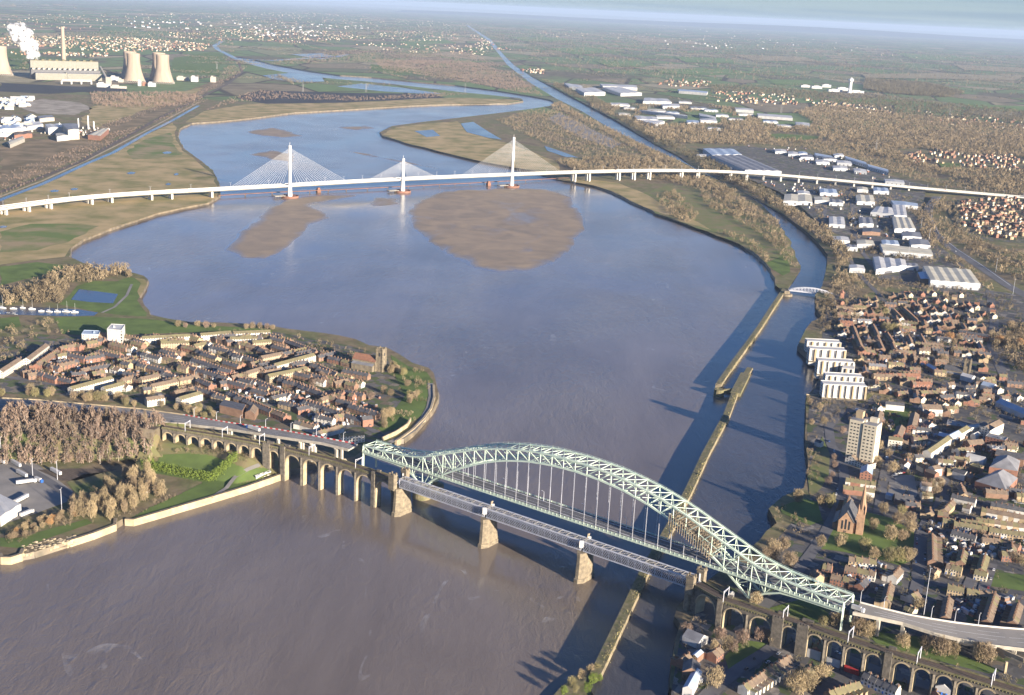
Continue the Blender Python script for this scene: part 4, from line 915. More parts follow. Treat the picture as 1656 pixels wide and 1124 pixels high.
t = thing('jetty', 'long reddish temporary jetty below the white bridge', 'jetty', (*G(352,317), 0))
J = [(*G(x, y, 5), 5) for x, y in ((352,316),(440,311),(560,306),(660,301),(760,296),(850,291),(925,287))]
m = MB()
for a, b in zip(J[:-1], J[1:]): m.bar(a, b, 7, 1.)
bpart(m, 'deck', 'rust_red', t)
for a in resample(J, 45):
    m = MB(); m.bar((a[0], a[1], -1), (a[0], a[1], 5), 1.2, 6); bpart(m, 'pile', 'wood_pile', t)
# ------------------------------------------------------------------ lamp posts
lamp_me = {}
def lamp(x, y, z, label, group, h=11., rz=0., dbl=True):
    key = (h, dbl)
    if key not in lamp_me:
        m = MB(); m.lathe((0,0,0), [(.28,0),(.22,h*.5),(.16,h)], 6); lamp_post = m.data('pole', 'grey_steel')
        m = MB()
        for s in ((-1, 1) if dbl else (1,)): m.bar((0,0,h), (0, 1.9*s, h+.5), .2); m.box((0, 2.2*s, h+.4), (.6, 1.1, .25))
        lamp_me[key] = (lamp_post, m.data('lamp_head', 'sheet_white'))
    t = thing('street_lamp', label, 'street lamp', (x, y, z), rz, group)
    for nm, d in zip(('pole', 'lamp_head'), lamp_me[key]): link(nm, d, t)
cum = 0; last = -99; ci = 0
for i in range(n):
    if i and i % 1 == 0:
        cum += math.dist(GP[i], GP[i-1])
    if cum-last > 48 and proj(*GP[i])[0] > 0 and proj(*GP[i])[0] < 1656:
        last = cum; ci += 1
        if any(math.dist(GP[i][:2], c) < 25 for c, h, j in T): continue
        q = gat(i, 15, 0); lamp(*q, 'twin headed lamp on the white bridge, %s from its left end' % ordinal(ci) if ci < 60 else 'twin headed lamp near the right end of the white bridge', 'lamps along the white bridge', 12, math.atan2(ring[i][1], ring[i][0]))
for k, s in enumerate(np.linspace(30, 455, 11)): lamp(*A(s, TW-1.5, DK), 'lamp post on the arch bridge deck, %s from the left' % ordinal(k+1), 'lamps on the arch bridge', 8.5, TH+math.pi/2, False)
for nm, (N_, F_, t_) in (('left', RDL), ('right', RDR)):
    for k in range(7):
        q = F_[int((k+.5)/7*(len(F_)-1))]; lamp(*q, 'lamp post on the %s approach road, %s from the left' % (nm, ordinal(k+1)), 'lamps on the approach roads', 9, TH, False)
for k, (px, py, h) in enumerate(((292,0,0),)): pass
for k, (px, py) in enumerate(((1429,425),(1468,420),(1638,476),(1610,440),(1489,372),(1502,390))): lamp(*L(px, py), 'tall mast light beside the dual carriageway, %s from the left' % ordinal(1+sorted((1429,1468,1638,1610,1489,1502)).index(px)), 'mast lights beside the dual carriageway', 26, 0)
for k, (px, py, h) in enumerate(((100,826,20),(93,776,18),(53,770,16),(2,737,18),(1,742,14))[:4]): lamp(*L(px, py), 'tall floodlight mast by the lorry yard, %s from the left' % ordinal(1+[100,93,53,2].index(px) if False else {2:1,53:2,93:3,100:4}[px]), 'floodlight masts round the lorry yard', h)
lamp(*L(1493,1000), 'very tall white mast beside the curved road viaduct', 'mast lights beside the dual carriageway', 42)
# ------------------------------------------------------------------ houses
HOUSE = {}
WALLS = {'r': ('brick_red', 'red brick'), 'b': ('brick_brown', 'brown brick'), 'w': ('render_white', 'white rendered'), 'c': ('render_cream', 'cream rendered'), 'y': ('brick_buff', 'buff brick')}
ROOFS = {'s': ('slate', 'dark slate'), 'b': ('roof_brown', 'brown tiled'), 'm': ('roof_moss', 'mossy'), 'r': ('roof_red', 'red tiled'), 'g': ('roof_grey', 'grey')}
def house_meshes(wall, roof, kind):
    key = (wall, roof, kind)
    if key in HOUSE: return HOUSE[key]
    w, d, e, r = (5., 7.6, 5.4, 7.9) if kind == 't' else (8.4, 7.6, 5.0, 7.7)
    m = MB(); x, y = w/2-.01, d/2
    P = [(-x,-y,-3),(x,-y,-3),(x,y,-3),(-x,y,-3),(-x,-y,e),(x,-y,e),(x,y,e),(-x,y,e),(-x,0,r),(x,0,r)]
    m.add(P, [(0,1,5,4),(2,3,7,6),(1,2,6,9,5),(3,0,4,8,7)])
    if kind == 't': m.box((-w/4+.05, y+2.3, -3), (w/2-.3, 4.6, 7.4))
    rm = MB(); o = .3
    for s in (-1, 1):
        f = s*(y+.35); z = e-.25
        P = [(-x, f, z), (x, f, z), (x, 0, r+.12), (-x, 0, r+.12), (-x, f, z-.16), (x, f, z-.16), (x, 0, r-.04), (-x, 0, r-.04)]
        rm.add(P, [(0,1,2,3),(7,6,5,4),(0,4,5,1),(1,5,6,2),(3,2,6,7),(0,3,7,4)])
    if kind == 't':
        P = [(-w/2+.1, y, 5.3), (-.02, y, 4.3), (-.02, y+4.7, 4.3), (-w/2+.1, y+4.7, 5.3), (-w/2+.1, y, 4.45), (-.02, y, 4.2), (-.02, y+4.7, 4.2), (-w/2+.1, y+4.7, 4.45)]
        rm.add(P, [(0,1,2,3),(0,4,5,1),(1,5,6,2),(2,6,7,3),(3,7,4,0)])
    cm = MB(); cx = w/2-.55
    cm.box((cx, .0, r-1.), (.8, 1.5, 2.3)); 
    for i in (-.45, 0, .45): cm.lathe((cx, i, r+1.3), [(.16,0),(.13,.5)], 5)
    wins = []
    for px in ((-1.2, 1.25) if kind == 't' else (-2.6, 0, 2.6)):
        for z in (1.1, 3.5):
            if kind == 't' and px < 0 and z < 2: continue
            q = MB(); q.box((px, -y-.0, z), (1.3, .12, 1.35)); q.box((px, -y, z-.14), (1.5, .3, .12)); wins.append(('window', q.data('window', 'window_grey')))
    for z in ((1.1, 3.5) if kind == 't' else (3.3,)):
        q = MB(); q.box((1.25, y, z), (1.3, .12, 1.3)); wins.append(('window', q.data('window', 'window_grey')))
    q = MB(); q.box((-1.3 if kind == 't' else 1.2, -y, 0), (.95, .14, 2.1)); wins.append(('door', q.data('door', 'blue_paint' if wall in 'wc' else 'slate')))
    HOUSE[key] = (m.data('wall', WALLS[wall][0]), rm.data('roof', ROOFS[roof][0]), cm.data('chimney', 'brick_brown'), wins)
    return HOUSE[key]
# rows: ridge from pixel to pixel, walls, roofs, kind, description ('' = far estate). front faces the viewer unless 'f'
ROWS = []
def R_(x0, y0, x1, y1, wall, roof, desc, kind='t', flip=0, ridge=8.): ROWS.append((x0, y0, x1, y1, wall, roof, desc, kind, flip, ridge))
R_(1202,1107,1278,1058,'wwcw','b','in the brown roofed row below the green',flip=1)
R_(1398,1086,1454,1111,'w','s','in the white row under the shop front arch')
R_(1331,1120,1390,1101,'yb','m','in the lowest row at the bottom edge',flip=1)
R_(1500,1123,1532,1106,'rw','b','in the short row under the white shop front',flip=1)
R_(1508,862,1509,904,'b','b','in the row facing the churchyard road',flip=1)
R_(1559,888,1554,906,'b','m','in the middle row running down to the cross street')
R_(1594,895,1587,918,'yb','m','in the right hand row running down to the cross street')
R_(1535,964,1529,995,'b','b','in the left row above the road wall')
R_(1610,958,1596,1001,'b','b','in the middle row above the road wall')
R_(1648,973,1638,1004,'b','b','in the right row above the road wall')
R_(1533,945,1560,950,'yg'[0],'m','in the short cream end block by the cross street')
R_(1564,951,1606,958,'yb','b','in the block beside the fenced pitch')
R_(1531,911,1557,917,'cy','m','in the end row across the middle terrace')
R_(1577,920,1598,925,'c','m','in the end row across the right terrace')
R_(1505,916,1516,921,'y','b','closing the foot of the churchyard row')
R_(1543,843,1599,851,'wb','m','in the second long row below the blue roofed hall')
R_(1600,852,1668,862,'wy','m','at the right end of the second long row')
R_(1540,856,1580,866,'w','s','in the bright white row facing the street bend')
R_(1608,867,1650,881,'yr','m','in the row behind the street trees at the right edge')
R_(1579,836,1668,848,'yw','m','in the third long row from the blue roofed hall')
R_(1588,820,1668,835,'wy','b','in the fourth long row from the foot of the terraces')
R_(1540,798,1579,807,'w','s','in the white row nearest the blue roofed hall')
R_(1603,811,1668,823,'yw','s','in the uppermost long row at the right edge')
R_(1517,826,1535,829,'r','m','in the short red row at the road bend')
R_(1525,837,1546,840,'yr','m','in the short pale row at the road bend')
R_(1541,808,1527,822,'y','b','in the row following the road bend')
R_(1554,782,1560,798,'y','b','in the row running down from the blue roofed hall')
R_(1560,814,1571,817,'w','b','between the white row and the road bend')
R_(1373,899,1418,905,'yw','m','in the row nearest the churchyard lawn')
R_(1367,914,1417,924,'rw','b','in the middle row below the churchyard')
R_(1345,927,1384,936,'r','b','in the row behind the arch bridge end')
R_(1317,920,1327,929,'y','b','in the pair beside the bridge end')
R_(1332,911,1346,914,'r','m','in the pair at the churchyard corner')
R_(1440,942,1433,971,'y','b','in the row down to the white end wall')
R_(1455,917,1444,929,'w','b','in the row by the corner street')
R_(1473,961,1484,955,'w','m','in the white corner group by the bridge road')
R_(1466,978,1480,984,'c','m','just above the road wall beside the round tree')
R_(1364,784,1415,790,'rw','m','in the long red row behind the church spire')
R_(1368,772,1417,779,'rw','m','in the row behind the long red row')
R_(1374,803,1368,822,'r','b','in the pair beside the spire')
R_(1380,526,1393,559,'b','b','in the terrace nearest the white apartments')
R_(1394,560,1399,566,'r','r','at the end of the terrace nearest the white apartments')
R_(1361,518,1386,520,'r','r','in the short red row across the terrace head')
R_(1413,525,1421,542,'b','b','in the second terrace from the apartments, upper part')
R_(1419,543,1428,562,'b','b','in the second terrace from the apartments, lower part')
R_(1402,548,1424,551,'r','b','in the row between the first two terraces')
R_(1436,538,1445,552,'y','b','in the third terrace, upper part')
R_(1444,554,1449,566,'r','b','in the third terrace, lower part')
R_(1440,566,1455,569,'w','b','in the white pair by the third terrace')
R_(1405,587,1434,589,'yb','g','in the grey roofed row above the brick flats')
R_(1387,515,1410,516,'w','g','in the pale row below the round trees')
R_(1446,554,1466,555,'w','b','in the row behind the third street')
R_(1470,542,1475,555,'w','b','in the terrace beside the rising street')
R_(1490,541,1496,553,'y','b','across the rising street')
R_(1494,557,1527,560,'wy','m','in the long pale row above the second church')
R_(1541,560,1570,563,'yw','m','in the long pale row beyond the round tree')
R_(1471,593,1489,594,'r','b','in the pair left of the square towered church')
R_(1453,599,1485,601,'b','b','in the row left of the square towered church')
R_(1446,500,1459,513,'w','m','in the slanting row below the modern estate')
R_(1462,497,1485,518,'b','m','in the second slanting row below the modern estate')
R_(1458,517,1485,521,'wr','m','in the white and red row at the slanting street')
R_(1414,603,1488,604,'r','r','in the long red roofed row left of the second church')
R_(1475,617,1505,617,'r','r','in the lower red roofed row left of the second church')
R_(1451,632,1468,632,'r','b','in the red pair above the white inn')
R_(1481,630,1522,632,'r','b','in the red row above the white hall')
for i, (x, y) in enumerate(((1462,470),(1474,474),(1488,470),(1500,466),(1512,472),(1470,482),(1484,481),(1497,484),(1512,481),(1526,470),(1530,482),(1522,490),(1540,476),(1556,474),(1505,494),(1534,497),(1548,490),(1562,486),(1576,488),(1582,494),(1544,505),(1560,505),(1568,512),(1588,502),(1602,500),(1610,508),(1476,490),(1464,491),(1572,498),(1600,488))):
    a = (0.3, -2.2, .9)[i % 3]; R_(x, y, x+9*math.cos(a), y+3.5*math.sin(a), 'ycr'[i % 3], 'rb'[i % 2], 'in the modern estate by the cream warehouse', 'd')
W_ = lambda *a, **k: R_(*a, **k)
for a in ((311,578,379,601,'wb','s','in the long dark roofed terrace in the middle of the point town'),(299,588,318,595,'rb','s','in the short terrace left of the long dark one'),(320,595,370,610,'bw','s','in the terrace before the long dark one'),
 (402,610,484,640,'r','s','in the long red terrace in the middle of the point'),(489,644,512,653,'w','s','in the white end of the long red terrace'),(369,632,433,659,'yw','s','in the long pale terrace above the school'),
 (435,659,463,671,'r','b','in the red terrace nearest the road barrier'),(451,610,512,628,'b','s','in the dark terrace behind the long red one'),(478,679,510,688,'w','b','in the white terrace beside the road barrier'),
 (524,657,587,677,'wb','s','in the dark roofed terrace leading to the red corner inn'),(477,680,514,686,'w','s','in the row of white backs above the barrier'),(491,647,523,656,'w','s','in the white row near the park trees'),
 (518,643,541,637,'y','b','in the buff block at the end of the long red terrace'),(565,653,611,667,'b','s','in the dark terrace beside the memorial garden'),(511,670,540,676,'w','s','in the white pair among the yards'),
 (514,697,553,686,'w','b','in the row beside the road behind the inn'),(555,596,597,604,'b','s','in the slate row below the red roofed church'),(550,609,585,615,'b','s','in the second slate row below the red roofed church'),
 (511,588,545,603,'y','s','in the row left of the red roofed church'),(550,631,556,633,'r','b','in the small brick block in the trees'),(566,635,573,637,'r','b','in the second small brick block in the trees'),
 (320,611,342,620,'r','s','in the red gabled block by the crossroads'),(288,612,320,605,'y','b','in the buff row left of the crossroads'),(281,632,323,623,'b','b','in the brown roofed row above the white block'),
 (355,562,379,568,'y','s','in the dark roofed row near the back of the point'),(389,573,423,584,'y','s','in the slanting dark row near the long block'),(326,569,352,577,'y','s','in the dark row behind the long terrace'),
 (419,562,438,568,'b','s','in the short slate row at the back'),(362,583,387,590,'b','s','in the slate row facing the grass'),(260,564,284,570,'y','s','in the gabled row left of the grass'),(230,569,260,577,'w','s','in the white row by the flat roofs'),
 (462,548,512,567,'b','s','in the long dark terrace by the shore trees'),(441,557,477,567,'b','s','in the terrace inside the shore terrace'),(438,544,460,549,'b','s','in the dark row at the shore corner'),
 (484,621,528,637,'b','s','in the slate terrace by the park path'),(58,588,93,565,'r','b','in the stepped red row beside the white terrace'),(81,591,120,583,'r','b','in the red row of the estate'),(96,560,125,555,'r','b','in the red row near the mill'),
 (130,596,167,588,'r','b','in the second red row of the estate'),(115,602,137,600,'r','s','in the red detached pair'),(74,604,93,610,'r','s','in the slate pair by the corner'),(96,609,118,615,'r','s','in the second slate pair by the corner'),
 (157,565,195,575,'r','s','in the red terrace below the mill'),(195,574,233,582,'r','s','in the second red terrace below the mill'),(110,570,139,577,'r','s','in the short red row below the mill'),(50,597,72,604,'r','s','in the first slate pair by the corner'),
 (223,612,257,605,'y','b','in the buff row among the bare trees'),(250,619,280,615,'b','b','in the second buff row among the bare trees'),(196,612,215,607,'y','b','in the buff pair among the bare trees'),(200,600,222,604,'b','s','in the slate row behind the buff pair'),
 (240,590,270,598,'b','s','in the slate row left of the crossroads'),(262,600,283,606,'w','s','in the white row left of the crossroads'),(395,644,440,662,'b','s','of yard wings behind the pale terrace'),(440,626,470,637,'w','s','of white yard wings behind the red terrace'),(330,628,360,640,'b','s','in the row beside the crossroads')): W_(*a)
LMK = [('tower block', 1392, 748), ('spired church', 1370, 850), ('hill church tower', 1562, 611), ('cream warehouse', 1545, 450), ('slate roofed halls', 1610, 770), ('curved shops', 1540, 712), ('white apartments', 1350, 610), ('red roofed church', 600, 595), ('white mill', 185, 535), ('old school', 372, 655), ('round tree clump', 1435, 530), ('fenced pitch', 1630, 935), ('arch bridge end', 1370, 970), ('main road woods', 1620, 580), ('swing bridge', 1330, 475)]
ROADPTS = np.array([v.co[:2] for o in bpy.data.objects if o.name.split('.')[0] in ('road', 'approach_road', 'promenade') and o.data for v in o.data.vertices])
KEEP = [[L(*p)[:2] for p in q] for q in ([(1322,880),(1335,835),(1400,815),(1478,850),(1480,905),(1420,905)],[(1425,640),(1475,640),(1495,690),(1430,715)],[(1360,690),(1430,690),(1425,760),(1360,770)],[(1425,765),(1485,765),(1485,805),(1430,810)],[(1575,735),(1665,735),(1665,800),(1575,800)],[(1290,550),(1375,550),(1420,660),(1300,660)],[(1595,915),(1680,920),(1680,965),(1595,955)],[(1535,580),(1585,580),(1585,625),(1535,625)],[(1560,660),(1660,650),(1660,720),(1500,735),(1510,690)],[(575,570),(640,570),(640,620),(575,620)],[(1590,540),(1700,520),(1700,620),(1610,600)])]
def infill(px, n, ang, walls, roofs, seed, minlen=3, maxlen=6, gap=13.):
    r = random.Random(seed); P = [L(*p)[:2] for p in px]; xs = [p[0] for p in P]; ys = [p[1] for p in P]
    occ = [(L(x0, y0)[:2], L(x1, y1)[:2]) for x0, y0, x1, y1, *_ in ROWS]
    O = [(a_[0]+(b_[0]-a_[0])*f, a_[1]+(b_[1]-a_[1])*f) for a_, b_ in occ for f in np.linspace(0, 1, max(2, int(math.dist(a_, b_)/5)))]
    O = np.array(O); done = 0; tr = 0
    while done < n and tr < n*60:
        tr += 1; x, y = r.uniform(min(xs), max(xs)), r.uniform(min(ys), max(ys)); a_ = r.choice(ang)+r.gauss(0, .025); k = r.randint(minlen, maxlen); l = k*5.
        S_ = np.array([(x+math.cos(a_)*f*l, y+math.sin(a_)*f*l) for f in np.linspace(-.5, .5, k+1)])
        if not inpoly(P, S_[:, 0], S_[:, 1]).all(): continue
        if any(inpoly(q, S_[:, 0], S_[:, 1]).any() for q in KEEP): continue
        if (np.hypot(O[None, :, 0]-S_[:, 0, None], O[None, :, 1]-S_[:, 1, None]) < gap).any(): continue
        if (np.hypot(ROADPTS[None, :, 0]-S_[:, 0, None], ROADPTS[None, :, 1]-S_[:, 1, None]) < 9.5).any(): continue
        O = np.concatenate([O, S_]); done += 1
        e0 = proj(*S_[0], zl(*S_[0])+8.); e1 = proj(*S_[-1], zl(*S_[-1])+8.)
        lm = min(LMK, key=lambda q: (q[1]-e0[0])**2+(2*(q[2]-e0[1]))**2); LMC[lm[0]] = LMC.get(lm[0], 0)+1
        R_(*e0, *e1, r.choice(walls), r.choice(roofs), 'in short terrace number %s'%LMC[lm[0]] if False else 'in the %s small terrace near the %s' % (ordinal(LMC[lm[0]]), lm[0]))
LMC = {}
infill([(1390,900),(1440,905),(1475,920),(1478,985),(1400,965),(1320,935),(1330,905)], 14, (-.5, 1.0), ['w','r','y','wc'], 'bms', 1)
infill([(1500,870),(1660,890),(1690,1010),(1560,1000),(1480,985),(1490,910)], 26, (1.25, -.2), ['b','y','w'], 'bm', 2, gap=11.5)
infill([(1500,790),(1670,800),(1690,900),(1500,880)], 30, (-.2, -.15), ['w','y','wr','b'], 'bms', 3, gap=10.)
infill([(1400,655),(1660,600),(1690,800),(1440,830),(1410,760)], 60, (.35, -1.2, -.1), ['w','r','b','c'], 'bsm', 4, 2, 4, 11.5)
infill([(1345,500),(1450,480),(1600,520),(1640,600),(1560,660),(1400,660),(1380,590)], 130, (-.05, 1.35), ['w','r','b','y','b'], 'bbms', 5, gap=11.)
infill([(1100,1060),(1150,1040),(1180,1070),(1150,1130),(1100,1130)], 2, (.9,), ['r'], 'b', 6, 2, 3)
infill([(1310,1030),(1400,1060),(1500,1090),(1500,1135),(1300,1135),(1290,1080)], 8, (-.45, 1.1), ['w','r','y'], 'bm', 7)
infill([(300,550),(440,545),(520,565),(575,590),(590,650),(540,690),(430,655),(300,600)], 90, (-.55, .8), ['b','y','w','r','b'], 'sbsm', 8, 3, 7, 10.5)
infill([(1480,770),(1560,750),(1690,800),(1690,830),(1530,790)], 10, (-.2, 1.3), ['w','b','y'], 'bms', 12, 2, 5, 10.5)
infill([(20,590),(130,548),(300,548),(320,590),(300,650),(160,630),(30,615)], 80, (.7, -.5), ['r','y','b','w','b'], 'bsm', 9, 3, 6, 10.5)
infill([(1345,500),(1450,480),(1600,500),(1660,640),(1690,800),(1690,1000),(1500,985),(1490,840),(1400,800),(1400,660),(1380,590)], 130, (-.1, 1.3), ['w','b','y','r','c'], 'bbms', 21, 2, 4, 9.5)
infill([(20,590),(130,548),(440,545),(565,572),(600,640),(560,690),(430,660),(300,650),(160,632)], 90, (-.5, .75), ['b','y','w','r','b'], 'sbms', 22, 2, 5, 9.5)
houses = []
for x0, y0, x1, y1, wall, roof, desc, kind, flip, rz_ in ROWS:
    a = L(x0, y0, rz_); b = L(x1, y1, rz_); ln = math.dist(a[:2], b[:2]); w0 = 5. if kind == 't' else 8.4
    nn = max(1, int(round(ln/w0)))
    if kind == 't' and nn < 2: nn = 2
    ang = math.atan2(b[1]-a[1], b[0]-a[0])
    if (math.sin(ang-math.pi/2)*1 > 0) ^ bool(flip): ang += math.pi; a, b = b, a
    sx = max(.8, ln/nn/w0); sx = min(sx, 1.5)
    jog = 0.
    for k in range(nn):
        f = (k+.5)/nn; x, y = a[0]+(b[0]-a[0])*f, a[1]+(b[1]-a[1])*f
        jog = random.choice((0, 0, .25, -.2, .1)) if kind == 't' else 0
        wl = wall[min(len(wall)-1, int(k*len(wall)/nn))] if k % 3 else random.choice(wall)
        rf = roof if random.random() < .8 else {'s':'s','b':'m','m':'b','r':'b','g':'g'}[roof]
        houses.append(dict(x=x, y=y, z=zl(x, y)+jog, rz=ang, w=wl, r=rf, kind=kind, desc=desc, sx=sx, px=proj(x, y, 12)[0], py=proj(x, y, 12)[1], d=math.hypot(x, y), nn=nn))
houses = [h for h in houses if h['px'] < 1668 and h['py'] < 1130]
houses.sort(key=lambda h: h['d'])
for kd, cap in (('t', 296), ('d', 60)):
    hs = [h for h in houses if h['kind'] == kd]
    near, farh = hs[:cap], hs[cap:]
    rows = {}
    for h in near: rows.setdefault(h['desc'], []).append(h)
    for desc, q in rows.items():
        q.sort(key=lambda h: h['px'])
        cnt = {}; seen = {}
        for h in q: cnt[h['w']] = cnt.get(h['w'], 0)+1
        for i, h in enumerate(q):
            seen[h['w']] = seen.get(h['w'], 0)+1
            lb = '%s %s house %s%s' % (ordinal(seen[h['w']]) if cnt[h['w']] > 1 else 'only', WALLS[h['w']][1].replace(' rendered', '').replace(' brick', ''), 'from left ' if cnt[h['w']] > 1 else '', desc)
            t = thing('terraced_house' if kd == 't' else 'detached_house', lb, 'house', (h['x'], h['y'], h['z']), h['rz'], ('terraced houses ' if kd == 't' else 'houses ')+desc)
            t.scale = (h['sx'], 1, 1)
            wm, rm, cm, wins = house_meshes(h['w'], h['r'], kd)
            link('wall', wm, t); link('roof', rm, t); link('chimney', cm, t)
            if h['d'] < 1120:
                for nm, dd in wins: link(nm, dd, t)
    if farh:
        m = MB(); mats = []
        def mi(nm):
            if nm not in mats: mats.append(nm)
            return mats.index(nm)
        for h in farh:
            wm, rm, cm, wins = house_meshes(h['w'], h['r'], kd)
            cs, sn = math.cos(h['rz']), math.sin(h['rz'])
            for me, nm in ((wm, WALLS[h['w']][0]), (rm, ROOFS[h['r']][0]), (cm, 'brick_brown'), (wins[1][1], 'window_grey'), (wins[2][1], 'window_grey')):
                m.add([(h['x']+v.co.x*h['sx']*cs-v.co.y*sn, h['y']+v.co.x*h['sx']*sn+v.co.y*cs, h['z']+v.co.z) for v in me.vertices], [tuple(p.vertices) for p in me.polygons], mi(nm))
        m.build('terraced_houses_far', mats, kind='stuff', label='more distant brick terraces of the riverside towns', cat='terraces')
# ------------------------------------------------------------------ larger buildings
def roofbox(name, quad, h, wall, roof, label, cat, z=None, style='flat', bays=1, parts=True, dz=0):
    """quad: roof corners in the photo (eaves height h); builds walls, a roof and its ridges"""
    P = [L(x, y, h+dz) for x, y in quad]; zb = min(p[2] for p in P)+dz
    a = sum(P[i][0]*P[(i+1)%4][1]-P[(i+1)%4][0]*P[i][1] for i in range(4))
    if a < 0: P = [P[0], P[3], P[2], P[1]]
    c = (sum(p[0] for p in P)/4, sum(p[1] for p in P)/4, zb); e01 = math.dist(P[0][:2], P[1][:2]); e12 = math.dist(P[1][:2], P[2][:2])
    if e12 > e01: P = P[1:]+P[:1]
    rz = math.atan2(P[1][1]-P[0][1], P[1][0]-P[0][0])
    cs, sn = math.cos(-rz), math.sin(-rz)
    Q = [((p[0]-c[0])*cs-(p[1]-c[1])*sn, (p[0]-c[0])*sn+(p[1]-c[1])*cs) for p in P]
    t = thing(name, label, cat, c, rz)
    m = MB(); V = [(x, y, -3) for x, y in Q]+[(x, y, h) for x, y in Q]
    m.add(V, [(i, (i+1)%4, 4+(i+1)%4, 4+i) for i in range(4)]); 
    r = MB(); lp = lambda u, v, f: (u[0]+(v[0]-u[0])*f, u[1]+(v[1]-u[1])*f)
    if style == 'flat':
        r.add([(x*.985, y*.97, h-.25) for x, y in Q], [(0,1,2,3)])
        for i in range(4): r.bar((*Q[i], h), (*Q[(i+1)%4], h), .5, .7)
        for k in range(max(2, int(e01*e12/420))):
            f, g = random.uniform(.12, .88), random.uniform(.2, .8); p = lp(lp(Q[0], Q[1], f), lp(Q[3], Q[2], f), g); r.box((*p, h-.2), (random.uniform(1.5, 3), random.uniform(1.2, 2.4), random.uniform(.8, 1.6)))
    else:
        rise = max(.6, min(1.6, min(e01, e12)/bays*.06)) if style == 'bay' else min(e01, e12)*.3
        for k in range(bays):                      # ridges along the long side
            s0, s1 = k/bays, (k+1)/bays; sm = (s0+s1)/2
            A0, A1 = lp(Q[0], Q[3], s0), lp(Q[1], Q[2], s0); B0, B1 = lp(Q[0], Q[3], s1), lp(Q[1], Q[2], s1); M0, M1 = lp(Q[0], Q[3], sm), lp(Q[1], Q[2], sm)
            if style == 'hip': M0, M1 = lp(M0, M1, min(.45, .5*min(e01,e12)/max(e01,e12))), lp(M1, M0, min(.45, .5*min(e01,e12)/max(e01,e12)))
            V = [(*A0, h), (*A1, h), (*B1, h), (*B0, h), (*M0, h+rise), (*M1, h+rise)]
            r.add(V, [(0,1,5,4), (2,3,4,5)]); (r if style == 'hip' else m).add(V, [(1,2,5), (3,0,4)])
    m.build('wall', wall, t); r.build('roof', roof, t); return t
def block(x0, y0, x1, y1, wall, roof, label, dep=9., h=7.5, cat='housing block', style='gable', name='housing_block', away=1):
    a = L(x0, y0, h); b = L(x1, y1, h); dx, dy = b[0]-a[0], b[1]-a[1]; l = math.hypot(dx, dy); n = (-dy/l, dx/l)
    if n[1] < 0: n = (-n[0], -n[1])
    q = [a[:2], b[:2], (b[0]+n[0]*dep, b[1]+n[1]*dep), (a[0]+n[0]*dep, a[1]+n[1]*dep)]
    q = [proj(p[0], p[1], zl(*p)+h) for p in q]
    return roofbox(name, q, h, wall, roof, label, cat, style=style)
for x0, y0, x1, y1, w, r, lb in ((230,548,308,544,'block_white','roof_moss','long white fronted block at the back of the point town, the left one'),(325,543,375,539,'block_white','roof_moss','long white fronted block behind the hedge gap, the middle one'),(377,540,438,537.5,'block_white','roof_moss','long white fronted block nearest the shore trees'),
 (260,556,306,555,'block_buff','roof_moss','buff block in front of the left white block'),(372,549,416,548,'block_white','roof_moss','white block in front of the shore block'),(409,555,440,553,'block_buff','roof_moss','short buff block by the shore terraces'),
 (425,580,460,573,'block_buff','roof_brown','buff gabled block facing the dark terraces'),(448,592,511,575,'block_white','roof_moss','longest pale block slanting across the point'),(436,610,499,597,'block_buff','roof_moss','buff block in front of the longest pale block'),(402,605,428,597,'block_buff','roof_brown','buff end block by the red corner house'),
 (247,626,289,617,'block_buff','roof_brown','buff block among the bare trees of the estate'),(293,647,328,637,'block_white','roof_moss','big white block above the old school'),(230,615,257,609,'block_buff','roof_brown','small buff block left of the tree clump'),(118,630,184,612,'block_white','roof_moss','long pale block along the road trees'),(171,630,206,621,'block_white','roof_moss','short pale block along the road trees'),
 (238,648,267,644,'block_white','roof_brown','square white and brick building by the road barrier'),(5,602,36,582,'block_white','roof_brown','curved long white terrace, near half'),(36,582,68,558,'block_white','roof_brown','curved long white terrace, far half'),
 (350,600,372,603,'block_brick','slate','brick workshop by the crossroads'),(1425,690,1430,668,'block_brick','roof_brown','brick flats left of the round lawn'),(1482,692,1487,671,'block_brick','roof_brown','brick flats with the long brown roof on the right of the lawn'),(1459,707,1465,692,'block_brick','roof_brown','small brick flats between lawn and tower block'),
 (1550,537,1598,545,'block_brick','slate','long dark brick flats by the round trees')):
    block(x0, y0, x1, y1, w, r, lb, 9 if y0 < 660 else 10)
block(1437,711,1460,714,'block_white','roof_moss','white flats beside the tower block',9,9); block(1433,654,1463,657,'render_white','slate','white inn on the riverside road',9,7,'inn',name='inn')
block(1493,662,1525,663,'render_white','roof_brown','white hall with blue doors',14,8,'hall',name='hall'); block(551,707,590,704,'block_white','roof_moss','long white inn beside the arch bridge end',9,7.5,'inn',name='inn')
block(587,680,604,678,'brick_red','slate','red corner inn beside the memorial garden',10,8,'inn',name='inn')
roofbox('school', [(355,655),(392,664),(398,654),(362,646)], 9, 'brick_brown', 'slate', 'old brick gabled school beside the road barrier', 'school', style='bay', bays=3)
roofbox('school', [(396,667),(412,670),(418,660),(402,657)], 7, 'brick_brown', 'roof_brown', 'brick gabled hall right of the old school', 'school', style='gable')
